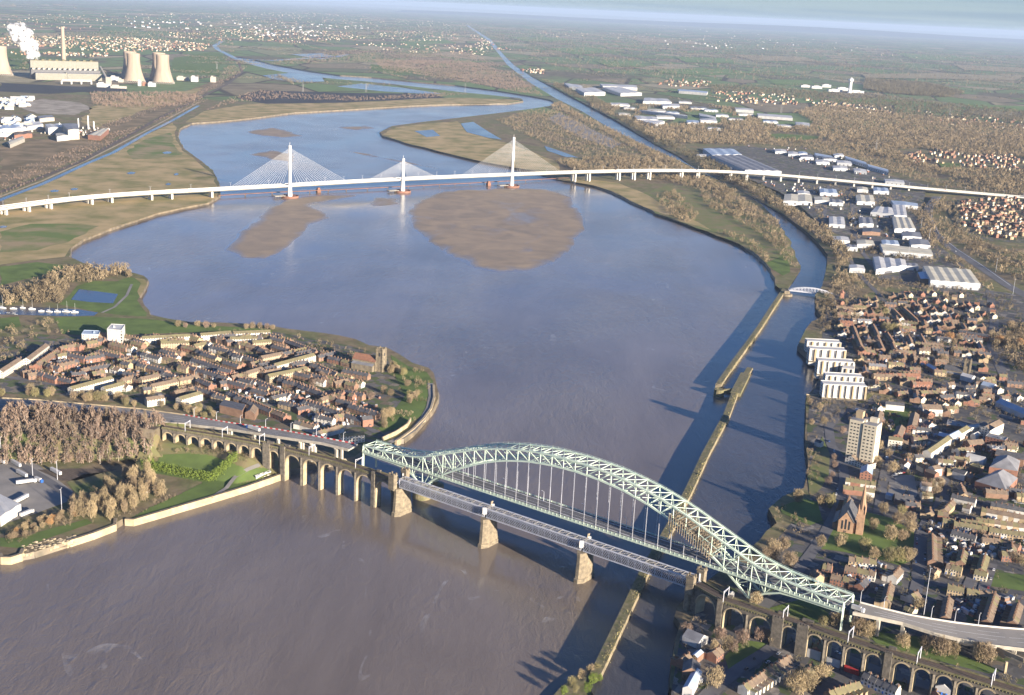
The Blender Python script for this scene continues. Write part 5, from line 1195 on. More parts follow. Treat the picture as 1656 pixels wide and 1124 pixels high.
# curved shop row, civic blocks
for i, (x0, y0, x1, y1, w, r, lb, h, d) in enumerate(((1506,733,1522,722,'render_white','roof_moss','curved shop row, the end nearest the trees',8,9),(1522,722,1539,710,'render_white','roof_moss','curved shop row, the middle stretch',8,9),(1541,709,1556,701,'render_cream','roof_blue','blue roofed shop row with a red front',8,9),(1556,701,1570,693,'render_white','roof_moss','mossy roofed shop row at the square',8,9),
 (1571,692,1592,689,'block_white','roof_white','white flat roofed shop at the square',9,8),(1583,687,1601,697,'render_white','slate','large white building, left wing with slate roof',11,12),(1602,696,1624,685,'block_white','roof_brown','large white building, right wing',11,12),(1531,686,1562,691,'brick_brown','roof_grey','flat grey roofed store behind the shops',5,18),(1516,704,1548,712,'brick_brown','roof_blue','low store in the yard behind the curved shops',5,10),
 (1594,705,1625,712,'block_brick','roof_grey','red brick office with parapet',9,12),(1569,720,1594,718,'block_brick','roof_brown','brown roofed office on the shop street',7,12),(1605,725,1621,727,'block_brick','roof_white','red office with a white top',10,8),(1545,742,1560,746,'brick_brown','roof_brown','brown corner shop below the glass roofs',6,10),(1560,741,1590,748,'sheet_white','roof_white','white ridged glass roofs of the market',6,14),
 (1568,752,1585,757,'brick_brown','roof_moss','flat fronted shop beside the market',7,9),(1540,762,1560,768,'render_white','slate','white shop on the bend',7,9),(1496,762,1512,768,'brick_red','roof_brown','narrow shop gable above the road bend',7,8),(1512,760,1524,758,'render_white','roof_brown','white shops at the top of the bend',8,9),(1515,780,1528,776,'render_cream','roof_brown','cream shop on the bend below the white shops',7,9),
 (1432,800,1443,803,'sheet_white','roof_blue','blue fronted shed by the playground',4,6),(1447,808,1478,812,'brick_brown','slate','dark flat hall below the playground',5,14),(1578,705,1588,700,'render_white','roof_white','little white kiosk block at the square',5,6),(1609,735,1656,744,'brick_brown','slate','long blue slate hall at the right edge',8,14),(1610,650,1660,672,'sheet_white','roof_blue','station like building with long blue roofs at the right edge',6,14),
 (1586,622,1606,627,'render_white','roof_blue','white building with pale blue roof at the road bend',6,12),(1553,607,1572,612,'sheet_white','roof_white','blue and white clubhouse by the second church',6,10),(1571,605,1586,612,'render_cream','roof_brown','cream hipped house by the clubhouse',7,8),(1590,620,1605,618,'render_cream','roof_brown','brown hipped house above the road bend',7,8),
 (1561,637,1575,640,'render_white','slate','white house with garage row by the main road',6,8),(1497,590,1510,598,'block_brick','roof_blue','red fronted shop left of the square towered church',6,8),(1411,628,1424,631,'sheet_white','roof_white','small white boat shed above the water',3,6),(1317,714,1327,717,'sheet_white','slate','white fronted boat house on the bank',5,7),
 (1367,740,1385,745,'block_white','roof_brown','low brown roofed shop below the tower block',6,14),(1385,745,1402,752,'block_white','roof_brown','low flat shop right of the brown roofed shop',6,14),(1391,765,1411,768,'block_brick','roof_blue','blue roofed hall by the long red rows',6,20),(1104,1112,1120,1116,'sheet_white','roof_blue','long white workshop with a blue band on the right bank',6,26),
 (1103,1086,1132,1090,'brick_brown','slate','dark roofed warehouse above the white workshop',6,14),(1117,1060,1128,1064,'brick_brown','roof_blue','small dark shed beside the bank trees',5,10),(1130,1040,1146,1030,'sheet_white','roof_grey','pale grey shed behind the bank trees',5,14),(1178,960,1186,962,'sheet_white','roof_white','white site cabin behind the railway',3,4),(1404,1050,1413,1053,'render_cream','roof_moss','cream cottage below the curved road',5,6))):
    block(x0, y0, x1, y1, w, r, lb, d, h, 'shop' if 'shop' in lb else 'building', 'gable' if i not in (4,7,9,11,12,14,33) else 'flat', 'shop_building' if 'shop' in lb else 'town_building')
for q, h, lb in (([(1577,778),(1613,760),(1646,773),(1627,793)], 7, 'big low brick hall with a dark slate hipped roof, the near one'), ([(1600,755),(1612,737),(1650,745),(1646,762)], 7, 'big low brick hall with a dark slate hipped roof, the far one')):
    roofbox('leisure_hall', q, h, 'brick_red', 'roof_grey', lb, 'hall', style='hip')
# the mill
roofbox('mill_annex', [(132,540),(159,541),(162,535),(136,534)], 12, 'block_white', 'roof_blue', 'low white annex with blue panels left of the white mill', 'mill', style='flat')
roofbox('mill_link', [(159,543),(174,545),(176,541),(163,538)], 7, 'block_white', 'roof_brown', 'gabled white link between the mill and its annex', 'mill', style='gable')
t = roofbox('mill', [(173,532),(196,534),(202,525),(180,524)], 20, 'render_white', 'roof_white', 'tall white converted mill with a green glazed top storey', 'mill', style='flat')
w_ = MB(); w_.box((0,0,0),(1.5,.16,1.7)); wd_ = w_.data('window', 'window_grey'); V_ = [v.co for v in t.children[0].data.vertices][4:8]
for i_ in range(4):
    p_, q_ = V_[i_], V_[(i_+1)%4]; e_ = (q_-p_).length; a_ = math.atan2(q_.y-p_.y, q_.x-p_.x); k_ = max(3, int(e_/4.2))
    for f_ in range(4):
        for j_ in range(k_):
            g_ = (j_+.5)/k_; o_ = link('window', wd_, t, loc=(p_.x+(q_.x-p_.x)*g_, p_.y+(q_.y-p_.y)*g_, 1.6+f_*3.8), rz=a_)
    m = MB(); m.bar((p_.x, p_.y, 18), (q_.x, q_.y, 18), .35, 2.2); m.build('glazed_storey', 'glass_dark', t)
roofbox('mill_top', [(174,531),(195,533),(201,523),(181,522.5)], 37.5, 'glass_dark', 'roof_white', 'green glazed top storey of the white mill', 'roof storey', style='flat') if False else None
# ------------------------------------------------------------------ tower block, apartments, churches
def tower_block():
    c = L(1392,748); rz = math.atan2(D2[1], D2[0])+.05; t = thing('tower_block', 'cream concrete tower block of flats standing above the canal', 'tower block', c, rz)
    H = 46.
    m = MB(); m.box((-7.2, 0, -4), (13.4, 17, H+4)); m.box((7.4, -.8, -4), (13.8, 17, H+2.4)); m.box((0, 1.5, -4), (3, 12, H+4.6)); m.build('wall', 'render_cream', t)
    m = MB(); m.box((-7.2, 0, H), (13, 16.4, .5)); m.box((7.4, -.8, H-1.6), (13.2, 16, .5)); m.build('roof', 'roof_grey', t)
    m = MB(); m.box((-7.5, 3, H+.5), (7, 7, 7)); m.build('lift_house', 'brick_buff', t); m = MB(); m.box((7.5, 3, H-1.1), (8, 5, 4.4)); m.build('plant_room', 'render_cream', t)
    wm = MB(); wm.box((0, 0, 0), (2.0, .16, 1.25)); wd = wm.data('window', 'glass_dark'); bm = MB(); bm.box((0, 0, 0), (2.9, 1.1, 1.1)); bd = bm.data('balcony', 'render_white')
    k = 0
    for fl in range(12):
        z = 2.6+fl*3.55
        for x in (-11.4, -8, -4.6): link('window', wd, t, loc=(x, -8.5, z))
        for x in (3.2, 7, 11): link('window', wd, t, loc=(x, -9.3, z))
        if fl % 1 == 0: link('balcony', bd, t, loc=(-14.2, -4, z-1.2), rz=math.pi/2)
    for fl in range(0, 12): link('window', wd, t, loc=(14.3, -3, 2.6+fl*3.55), rz=math.pi/2); link('window', wd, t, loc=(14.3, 3, 2.6+fl*3.55), rz=math.pi/2) if fl < 11 else None
tower_block()
def apartment(base, w, d, h, label, bays, rz=None, steps=1):
    c = L(*base); rz = rz if rz is not None else -.02
    t = thing('apartment_building', label, 'apartment building', c, rz)
    m = MB(); m.box((0, 0, -4), (w, d, h+4)); m.build('wall', 'render_white', t)
    m = MB(); m.box((0, 0, h), (w-1, d-1, .4)); m.bar((-w/2, -d/2, h+.5), (w/2, -d/2, h+.5), .6, 1.2); m.bar((-w/2, d/2, h+.5), (w/2, d/2, h+.5), .6, 1.2); m.build('roof', 'roof_white', t)
    for k in range(bays):
        x = -w/2+(k+.5)*w/bays
        q = MB(); q.box((x, -d/2-.05, 3), (w/bays*.3, .5, h-3.6)); q.build('window_bay', 'bay_glass', t)
        q = MB(); q.box((x+w/bays*.3, -d/2-.7, 2.5), (w/bays*.26, 1.6, h-2.2)); q.build('balcony_stack', 'render_white' if k % 2 else 'brick_buff', t)
    for z in np.arange(5.5, h-1, 3.1):
        q = MB(); q.box((-w/2-.02, 0, z-1.4), (.3, d*.7, 1.3)); q.build('window', 'glass_dark', t)
    q = MB(); q.box((0, 0, 0), (w+.3, d+.3, 2.2)); q.build('ground_storey', 'dark_stone', t)
apartment((1329,571), 46, 15, 17, 'white waterside apartments, the farthest block', 5); apartment((1335,585), 48, 15, 18, 'white waterside apartments, the second block from the far end', 5)
apartment((1348,606), 46, 15, 19, 'white waterside apartments, the third block from the far end', 6); apartment((1370,611), 15, 26, 15, 'white apartment block turned endwise to the water', 2, -.3)
apartment((1361,632), 46, 14, 20, 'white and buff waterside apartments with the wide set back roof', 6); apartment((1362,644), 52, 15, 18, 'white waterside apartments, the block nearest the tower block', 7)
wall_line('quay_wall', [(1290,566),(1312,588),(1330,602),(1345,603)], 0, 11, 2, 'dark_stone', 'dark quay wall below the white apartments', zr=4); wall_line('quay_wall', [(1303,646),(1330,648),(1352,650),(1372,648)], 0, 11, 2, 'pale_stone', 'pale piled quay below the nearest apartments', zr=4)
def church_spire():
    c = L(1366,862); rz = math.atan2(*reversed([L(1372,832)[i]-L(1363,862)[i] for i in (0, 1)])); t = thing('spired_church', 'brown sandstone church with a tall thin spire', 'church', c, rz)
    m = MB(); w, l, e, r = 13, 34, 11, 20; x0 = 0
    P = [(x0,-w/2,-3),(x0+l,-w/2,-3),(x0+l,w/2,-3),(x0,w/2,-3),(x0,-w/2,e),(x0+l,-w/2,e),(x0+l,w/2,e),(x0,w/2,e),(x0,0,r),(x0+l,0,r)]
    m.add(P, [(0,1,5,4),(2,3,7,6),(1,2,6,9,5),(3,0,4,8,7)])
    m.box((l*.55, -w/2-2.6, -3), (l*.8, 5, 9)); m.box((l*.55, w/2+2.6, -3), (l*.8, 5, 9))
    for i in range(6):
        for s in (-1, 1): m.box((3+i*5.6, s*(w/2+.6), -3), (1, 1.6, e+2))
    m.build('nave_wall', 'sandstone', t)
    m = MB()
    for s in (-1, 1): m.add([(x0-.4, s*(w/2+.5), e-.5), (x0+l+.4, s*(w/2+.5), e-.5), (x0+l+.4, 0, r+.2), (x0-.4, 0, r+.2)], [(0,1,2,3)]); m.add([(l*.14, s*(w/2+5.3), 6), (l*.96, s*(w/2+5.3), 6), (l*.96, s*w/2, 9), (l*.14, s*w/2, 9)], [(0,1,2,3)])
    m.build('roof', 'slate', t)
    m = MB(); m.box((4, -w/2-5.5, -3), (6, 6, 27)); 
    for i in (-1, 1):
        for j in (-1, 1): m.lathe((4+i*2.8, -w/2-5.5+j*2.8, 20), [(.8,0),(.8,5),(.05,9)], 6)
    m.build('tower', 'sandstone', t)
    m = MB(); m.lathe((4, -w/2-5.5, 24), [(3.2,0),(.12,25)], 8); m.build('spire', 'sandstone', t)
    for i, y in enumerate((-3, 0, 3)):
        q = MB(); q.bar((-.06, y, 3.5), (-.06, y, 11.5 if y else 13), .2, 1.5); q.build('window', 'glass_dark', t)
    q = MB(); q.bar((-.1, 0, -.5), (-.1, 0, 2.4), .3, 2); q.build('door', 'wood_pile', t)
church_spire()
def tower_church(base, tower, rz, h, tw, nave, wall, roof, label, name, side):
    c = L(*base); t = thing(name, label, 'church', c, rz); l, w, e, r = nave
    m = MB(); m.box((0, 0, -3), (tw, tw, h+3)); 
    for i in (-1, 1):
        for j in (-1, 1): m.box((i*tw*.48, j*tw*.48, -3), (1.5, 1.5, h+3.4)); m.box((i*tw*.44, j*tw*.44, h), (1.2, 1.2, 2.4))
    for i in range(-2, 3):
        for j in (-1, 1): m.box((i*tw*.18, j*tw*.47, h), (tw*.09, .6, 1.2)); m.box((j*tw*.47, i*tw*.18, h), (.6, tw*.09, 1.2))
    m.build('tower', wall, t)
    for s in (-1, 1):
        q = MB(); q.box((0, s*tw*.5, h*.7), (tw*.22, .24, 4.2)); q.build('belfry_window', 'glass_dark', t); q = MB(); q.box((s*tw*.5, 0, h*.7), (.24, tw*.22, 4.2)); q.build('belfry_window', 'glass_dark', t)
    m = MB(); x0 = side*tw/2; x1 = side*(tw/2+l)
    P = [(x0,-w/2,-3),(x1,-w/2,-3),(x1,w/2,-3),(x0,w/2,-3),(x0,-w/2,e),(x1,-w/2,e),(x1,w/2,e),(x0,w/2,e),(x0,0,r),(x1,0,r)]
    m.add(P, [(0,1,5,4),(2,3,7,6),(1,2,6,9,5),(3,0,4,8,7)])
    for s in (-1, 1): m.box(((x0+x1)/2, s*(w/2+2.4), -3), (l*.9, 4.6, e*.62+3))
    m.build('nave_wall', wall, t)
    m = MB()
    for s in (-1, 1): m.add([(x0, s*(w/2+.5), e-.3), (x1, s*(w/2+.5), e-.3), (x1, 0, r+.2), (x0, 0, r+.2)], [(0,1,2,3)])
    m.build('roof', roof, t); m = MB()
    for s in (-1, 1): m.add([((x0+x1)/2-l*.46, s*(w/2+5), e*.6), ((x0+x1)/2+l*.46, s*(w/2+5), e*.6), ((x0+x1)/2+l*.46, s*w/2, e*.8), ((x0+x1)/2-l*.46, s*w/2, e*.8)], [(0,1,2,3)])
    m.build('aisle_roof', 'roof_grey', t)
tower_church((616,600), None, -.42, 28, 8.5, (33, 13, 12, 18), 'stone', 'roof_red', 'stone church with a square tower and red roof on the river point', 'square_towered_church', -1)
tower_church((1562,611), None, -.5, 23, 7, (24, 11, 8, 13), 'stone', 'slate', 'stone church with a square tower in the hill town', 'square_towered_church', -1)
# ------------------------------------------------------------------ power station
def hyperboloid(px, py, h, rb, label, nm='cooling_tower'):
    c = L(px, py); t = thing(nm, label, 'cooling tower', c, 0, 'cooling towers')
    prof = [(rb, 9)]+[(rb*(.585+.415*((f-.8)/.8)**2) if f < .8 else rb*(.585+.02*(f-.8)/.2), 9+(h-9)*f) for f in np.linspace(0.03, 1, 18)]
    m = MB(); n = 40; m.lathe((0,0,0), prof+[(prof[-1][0]-1.5, h), (prof[-1][0]-2.5, h-25)], n); m.f.pop(); m.mi.pop()
    o = m.build('shell', 'tower_concrete', t); o.data.polygons.foreach_set('use_smooth', [True]*len(o.data.polygons))
    m = MB()
    for i in range(36):
        a, b = 2*math.pi*i/36, 2*math.pi*(i+.5)/36
        for q in (a, b+math.pi/36): m.bar((rb*1.03*math.cos(b), rb*1.03*math.sin(b), -1), (rb*math.cos(q), rb*math.sin(q), 9.5), 1)
    m.build('support_columns', 'concrete', t)
for px, py, h, rb, lb in ((264,135,138,52,'fat concrete cooling tower, the front one of the right pair'),(258,131,138,52,'fat concrete cooling tower, the rear one of the right pair'),(217,133,138,52,'fat concrete cooling tower, the front one of the left pair'),(211.5,129,138,52,'fat concrete cooling tower, the rear one of the left pair'),(2,122,140,54,'fat concrete cooling tower cut by the left edge')): hyperboloid(px, py, h, rb, lb)
c = L(104,112); t = thing('chimney', 'tall tapering power station chimney', 'chimney', c); m = MB(); m.lathe((0,0,-2), [(13.5,0),(9.8,150),(9.0,218),(9.6,218),(9.6,226),(7,226),(7,215)], 24); o = m.build('shaft', 'tower_concrete', t); m = MB(); m.lathe((0,0,214), [(9.5,0),(9.5,9)], 24); m.build('rim', 'concrete', t)
p0, p1 = L(58,129), L(165,131); ux, uy = p1[0]-p0[0], p1[1]-p0[1]; ul = math.hypot(ux, uy); ux, uy = ux/ul, uy/ul; urz = math.atan2(uy, ux)
def hallbox(f0, f1, d0, d1, h, z0=-2):
    cx, cy = p0[0]+ux*ul*(f0+f1)/2-uy*(d0+d1)/2, p0[1]+uy*ul*(f0+f1)/2+ux*(d0+d1)/2
    return (cx, cy, z0), (ul*(f1-f0), d1-d0, h-z0), urz
t = thing('power_station', 'long grey power station with a high boiler house behind a lower front hall', 'power station', p0)
m = MB(); m.box(*hallbox(0, .455, 0, 52, 36)); m.box(*hallbox(.475, 1, 0, 52, 36)); m.box(*hallbox(.455, .475, 4, 52, 40)); bpart(m, 'turbine_hall', 'plant_wall', t)
m = MB(); m.box(*hallbox(.005, .45, 1.5, 50, 37.4, 36)); m.box(*hallbox(.48, .995, 1.5, 50, 37.4, 36)); bpart(m, 'hall_roof', 'roof_grey', t)
m = MB(); m.box(*hallbox(-.05, 1, 52.2, 82, 50)); bpart(m, 'bunker_bay', 'slate', t)
for k in range(13):
    f = -.03+k*.078; m = MB(); m.box(*hallbox(f, f+.035, 53, 80, 58, 50)); bpart(m, 'bunker_vent', 'concrete', t)
m = MB(); m.box(*hallbox(-.05, .985, 82.2, 150, 90)); bpart(m, 'boiler_house', 'plant_wall', t)
m = MB(); m.box(*hallbox(-.045, .98, 84, 148, 91.5, 90)); 
for k in range(9): m.box(*hallbox(.02+k*.105, .06+k*.105, 95, 135, 96, 91.5))
bpart(m, 'boiler_house_roof', 'roof_moss', t)
m = MB(); a = L(100,136); b = L(148,136.5); m.bar((a[0], a[1], 22), (b[0], b[1], 22), 9, 7)
for f in (0, .33, .66, 1): m.bar((a[0]+(b[0]-a[0])*f, a[1]+(b[1]-a[1])*f, 4), (a[0]+(b[0]-a[0])*f, a[1]+(b[1]-a[1])*f, 20), 6)
m.build('conveyor', 'sheet_white', label='white covered coal conveyor before the power station', cat='conveyor')
m = MB(); a = L(163,126); b = L(176,137); m.bar((a[0], a[1], 60), (b[0], b[1], 18), 8, 6); m.box((b[0], b[1], 0), (22, 16, 40)); m.build('conveyor', 'concrete', label='sloping conveyor rising to the boiler house', cat='conveyor')
for i, (px, py, w, d, h, mt) in enumerate(((186,131,40,20,22,'sheet_white'),(196,133,24,20,16,'concrete'),(226,139,14,14,26,'sheet_white'),(236,139,30,18,14,'brick_red'),(246,140,34,20,18,'sheet_white'),(296,130,60,20,18,'concrete'),(315,132,34,24,26,'sheet_white'),(345,133,26,22,28,'concrete'),(168,141,60,16,18,'sheet_white'),(192,143,70,12,12,'concrete'))):
    m = MB(); c = L(px, py); m.box((c[0], c[1], c[2]-1), (w, d, h), .1); m.box((c[0]-w*.2, c[1], c[2]+h-1), (w*.4, d*.7, 5), .1); m.build('plant_building', mt, label='pale plant building at the power station, %s from the left' % ordinal(1+sorted((186,196,226,236,246,296,315,345,168,192)).index(px)), cat='plant building', group='plant buildings at the power station')
# electricity pylons
def pylon(px, py, label, h=48.):
    c = L(px, py); t = thing('electricity_pylon', label, 'pylon', c, 0, 'electricity pylons in the valley'); m = MB()
    for i in (-1, 1):
        for j in (-1, 1): m.bar((4*i, 4*j, -1), (.7*i, .7*j, h*.72), .5); m.bar((.7*i, .7*j, h*.72), (0, 0, h), .4)
    for k in range(6):
        z0, z1 = k*h*.12, (k+1)*h*.12; r0, r1 = 4-3.3*z0/(h*.72), 4-3.3*z1/(h*.72)
        for i in (-1, 1): m.bar((-r0, i*r0, z0), (r1, i*r1, z1), .25); m.bar((i*r0, -r0, z0), (i*r1, r1, z1), .25)
    bm_ = m.data('lattice', 'dull_steel'); link('lattice', bm_, t)
    for z, w in ((h*.62, 8), (h*.75, 10), (h*.88, 7)): m = MB(); m.bar((-w, 0, z), (w, 0, z), .45); m.build('cross_arm', 'dull_steel', t)
PYL = ((351,112),(490,149),(592,149),(752,149),(1263,183),(1535,189),(1050,178),(1416,246))
for px, py in PYL: pylon(px, py, 'grey electricity pylon, %s from the left in the valley' % ordinal(1+sorted(p[0] for p in PYL).index(px)))
# steam
m = MB()
ic = [(0,0)]
for k in range(240):
    f = random.random()**.8; c = L(58-f*26+random.gauss(0, 3+4*f), 112); z = 62+f*140+random.gauss(0, 14); r = random.uniform(7, 12+16*f)
    n = 7; P = [(c[0]+r*math.sin(math.pi*(j+.5)/n)*math.cos(2*math.pi*i/9+j), c[1]+r*math.sin(math.pi*(j+.5)/n)*math.sin(2*math.pi*i/9+j), z-r*math.cos(math.pi*(j+.5)/n)) for j in range(n) for i in range(9)]
    m.add(P, [(j*9+i, j*9+(i+1)%9, (j+1)*9+(i+1)%9, (j+1)*9+i) for j in range(n-1) for i in range(9)])
t_ = NT('steam'); t_.b.inputs['Base Color'].default_value = (.9,.9,.92,1); t_.b.inputs['Roughness'].default_value = 1; t_.b.inputs['Subsurface Weight'].default_value = 0
al = t_.ramp(t_.noise(.05, 4), [(.4, .03), (.62, .4)]); t_.l(al, t_.b.inputs['Alpha']); t_.out()
o = m.build('steam_plume', 'steam', kind='stuff', label='white steam drifting from the power station', cat='steam'); o.data.polygons.foreach_set('use_smooth', [True]*len(m.f))
# distant observation tower
c = L(1374,150); t = thing('research_tower', 'white mushroom topped research tower far off on the right', 'tower', c); m = MB(); m.lathe((0,0,-2), [(17,0),(11,14),(9.5,70),(10,72)], 14); m.build('shaft', 'white_steel', t); m = MB(); m.lathe((0,0,68), [(10,0),(17,8),(17,20),(8,21),(8,28)], 14); m.build('head', 'white_steel', t)
for i, (px, py, w, d, h) in enumerate(((1302,141,60,30,14),(1320,143,70,40,16),(1336,141,60,30,18),(1350,148,90,40,14),(1362,146,70,40,18),(1384,150,100,30,14))):
    m = MB(); c = L(px, py); m.box((c[0], c[1], c[2]-1), (w, d, h)); m.box((c[0], c[1], c[2]+h-1), (w*.5, d*.5, 4)); m.build('laboratory', 'sheet_white', label='white laboratory building by the research tower, %s from the left' % ordinal(i+1), cat='laboratory', group='laboratories round the research tower')
# ------------------------------------------------------------------ warehouses
WQ = [([(1269,314),(1312,315),(1314,327),(1267,325)],8,'shed_grey','roof_cream',2,'cream roofed double shed below the white viaduct'),([(1341,350),(1365,351),(1367,364),(1341,362)],8,'shed_grey','roof_white',2,'pale shed beside the tree lined canal belt'),([(1384,315),(1412,316),(1415,327),(1386,326)],8,'shed_grey','roof_cream',2,'stained cream shed under the viaduct'),
([(1417,334),(1443,336),(1446,347),(1408,343)],9,'shed_grey','roof_white',2,'white fronted blue shed left of the ribbed sheds'),([(1443,331),(1464,332),(1467,349),(1446,348)],9,'shed_grey','roof_white',2,'upper ribbed shed by the dual carriageway'),([(1443,350),(1472,352),(1481,370),(1447,370)],9,'shed_grey','roof_cream',3,'lower ribbed shed by the dual carriageway'),([(1441,324),(1484,329),(1485,334),(1446,331)],8,'shed_grey','roof_blue',1,'long narrow blue shed by the viaduct'),
([(1389,351),(1410,352),(1413,362),(1390,362)],8,'shed_grey','roof_grey',2,'grey shed with white front'),([(1395,369),(1424,370),(1424,376),(1395,375)],7,'brick_brown','slate',1,'dark shed with red doors'),([(1458,375),(1488,376),(1491,384),(1460,382)],7,'shed_grey','roof_grey',1,'dark grey shed by the slip road'),([(1423,394),(1505,403),(1509,412),(1428,405)],9,'shed_grey','roof_cream',2,'long shed behind the row of pines'),
([(1470,386),(1501,388),(1505,397),(1474,396)],8,'shed_grey','roof_grey',1,'grey shed behind the long shed'),([(1412,415),(1464,420),(1466,429),(1417,436)],10,'shed_grey','roof_white',3,'white shed with red signs at its corner'),([(1493,430),(1569,436),(1586,459),(1505,453)],12,'shed_grey','roof_cream',5,'biggest cream ribbed warehouse above the modern estate'),([(1484,440),(1500,440),(1505,452),(1489,451)],8,'brick_brown','roof_blue',1,'small blue shed left of the biggest warehouse'),
([(1137,240),(1187,241),(1200,250),(1152,251)],12,'shed_grey','roof_blue',3,'blue roofed upper half of the big factory'),([(1152,251.5),(1200,250.5),(1264,277),(1205,275)],12,'shed_grey','roof_grey',4,'grey roofed lower half of the big factory'),([(1126,249),(1147,249),(1150,252),(1127,251.5)],7,'shed_grey','roof_white',1,'small white shed beside the big factory'),
([(1252,241),(1271,242),(1273,246),(1254,245)],8,'shed_grey','roof_white',1,'white shed at the top of the trading estate'),([(1274,245),(1290,246),(1292,250),(1275,249)],8,'shed_grey','roof_white',1,'white shed second from the top of the trading estate'),([(1291,245),(1305,246),(1306,249),(1292,249)],8,'shed_grey','roof_blue',1,'blue shed near the top of the trading estate'),([(1294,250),(1314,251),(1316,255),(1295,254)],8,'shed_grey','roof_grey',1,'grey shed in the middle of the trading estate'),
([(1317,247),(1345,252),(1347,256),(1319,251)],8,'shed_grey','roof_blue',1,'blue shed in the outer row of the estate'),([(1347,249),(1362,248),(1365,251),(1350,252)],8,'shed_grey','roof_white',1,'white shed in the outer row of the estate'),([(1318,258),(1340,259),(1342,263),(1320,262)],8,'shed_grey','roof_white',1,'white shed between estate roads'),([(1330,254),(1352,255),(1354,258),(1332,257)],8,'shed_grey','roof_grey',1,'grey shed between estate roads'),
([(1352,259),(1376,261),(1378,265),(1354,263)],8,'shed_grey','roof_white',1,'white shed right of the estate road'),([(1346,268),(1370,269),(1371,273),(1348,272)],8,'shed_grey','roof_white',1,'white shed low in the trading estate'),([(1366,252),(1400,262),(1402,266),(1368,256)],8,'shed_grey','roof_blue',1,'long blue shed along the wood'),([(1402,265),(1436,274),(1437,278),(1404,269)],8,'shed_grey','roof_blue',1,'second long blue shed along the wood'),([(1380,272),(1400,274),(1402,278),(1382,276)],8,'shed_grey','roof_white',1,'white shed close behind the viaduct'),([(1430,289),(1462,292),(1463,296),(1432,293)],8,'shed_grey','roof_white',1,'white shed by the viaduct lamps'),
([(912,134),(940,138),(943,142),(920,140)],16,'sheet_white','roof_white',2,'white distribution shed beside the ship canal, the left one'),([(931,143),(962,141.5),(979,149),(945,150)],18,'sheet_white','roof_white',2,'biggest white distribution shed beside the ship canal'),([(970,135.5),(1029,138),(1031,142),(975,139)],16,'sheet_white','roof_white',2,'long white distribution shed, the upper one'),([(975,141),(1005,141),(1038,150),(1004,151)],16,'sheet_white','roof_white',3,'long white distribution shed, the lower one'),
([(1096,144),(1145,148),(1143,150.5),(1098,147)],14,'sheet_white','roof_blue',1,'long blue and white distribution shed'),([(1042,158),(1080,160),(1086,165),(1040,164)],12,'sheet_white','roof_white',2,'pale shed group above the canal wood'),([(1070,168),(1098,168),(1100,172),(1072,172)],12,'sheet_white','roof_white',1,'white shed right of the pale shed group'),([(1034,178),(1062,180),(1110,186),(1112,188),(1060,184)][:4],12,'sheet_white','roof_white',1,'string of white sheds in the wood'),
([(1026,187),(1062,189),(1065,194),(1030,193)],12,'sheet_white','roof_white',2,'white shed close to the canal bank'),([(1032,194),(1055,192),(1075,196),(1060,201)],10,'sheet_white','roof_white',2,'second white shed close to the canal bank'),([(1131,192),(1158,192),(1160,196),(1133,195)],10,'sheet_white','roof_white',1,'white shed by the wood edge'),([(1110,194),(1130,195),(1131,199),(1112,198)],10,'sheet_white','roof_blue',1,'blue shed by the wood edge'),([(1130,183),(1158,189),(1157,192),(1132,187)],10,'sheet_white','roof_white',1,'slanting white shed by the wood'),
([(1188,174),(1218,176),(1219,179),(1190,177)],12,'sheet_white','roof_white',1,'far white shed above the sports field, the left one'),([(1224,183),(1280,187),(1282,191),(1226,187)],12,'sheet_white','roof_white',1,'far white shed above the sports field, the long one'),([(1286,197),(1309,199),(1310,203),(1288,201)],12,'sheet_white','roof_white',1,'far white shed above the sports field, the right one'),
([(-20,795),(0,799),(34,815),(0,836)],9,'sheet_white','roof_white',2,'white depot building at the left edge'),
([(73,201),(100,200),(105,206),(78,207)],20,'sheet_white','roof_white',2,'pale works block in the chemical works'),([(142,218),(165,208),(176,208),(162,220)],14,'brick_red','roof_cream',2,'long cream roofed works shed'),([(90,216),(108,214),(112,219),(92,221)],14,'sheet_white','roof_cream',1,'cream works shed in the chemical works'),([(100,200),(126,200),(128,209),(110,210)],30,'concrete','roof_grey',1,'tall concrete process building'),([(22,214),(50,211),(52,216),(23,219)],12,'brick_red','roof_brown',2,'red brick works at the left'),([(12,229),(36,220),(40,224),(16,234)],10,'concrete','roof_cream',1,'slanting cream shed at the left'),([(0,203),(30,202),(36,207),(0,209)],12,'sheet_white','roof_blue',2,'blue roofed sheds at the left edge'),([(36,200),(62,196),(70,201),(44,205)],12,'sheet_white','roof_white',2,'white sheds left of the chemical works'),([(60,188),(84,186),(88,190),(64,192)],12,'concrete','roof_grey',1,'grey shed behind the chemical works')]
for q, h, w, r, bays, lb in WQ: roofbox('warehouse', q, h, w, r, lb, 'warehouse', style='bay' if bays else 'flat', bays=bays)
SH = [(1003,166),(1018,172),(1062,176),(1088,180),(1108,163),(1130,172),(1076,186),(1150,176),(1168,184),(1190,190),(1206,182),(1246,194),(1268,201),(1155,205),(1010,182),(1340,305),(1300,308),(1352,322),(1395,302),(1425,303),(1360,382),(1378,395),(1400,388),(1440,388),(1386,428),(1475,425),(1330,318)]
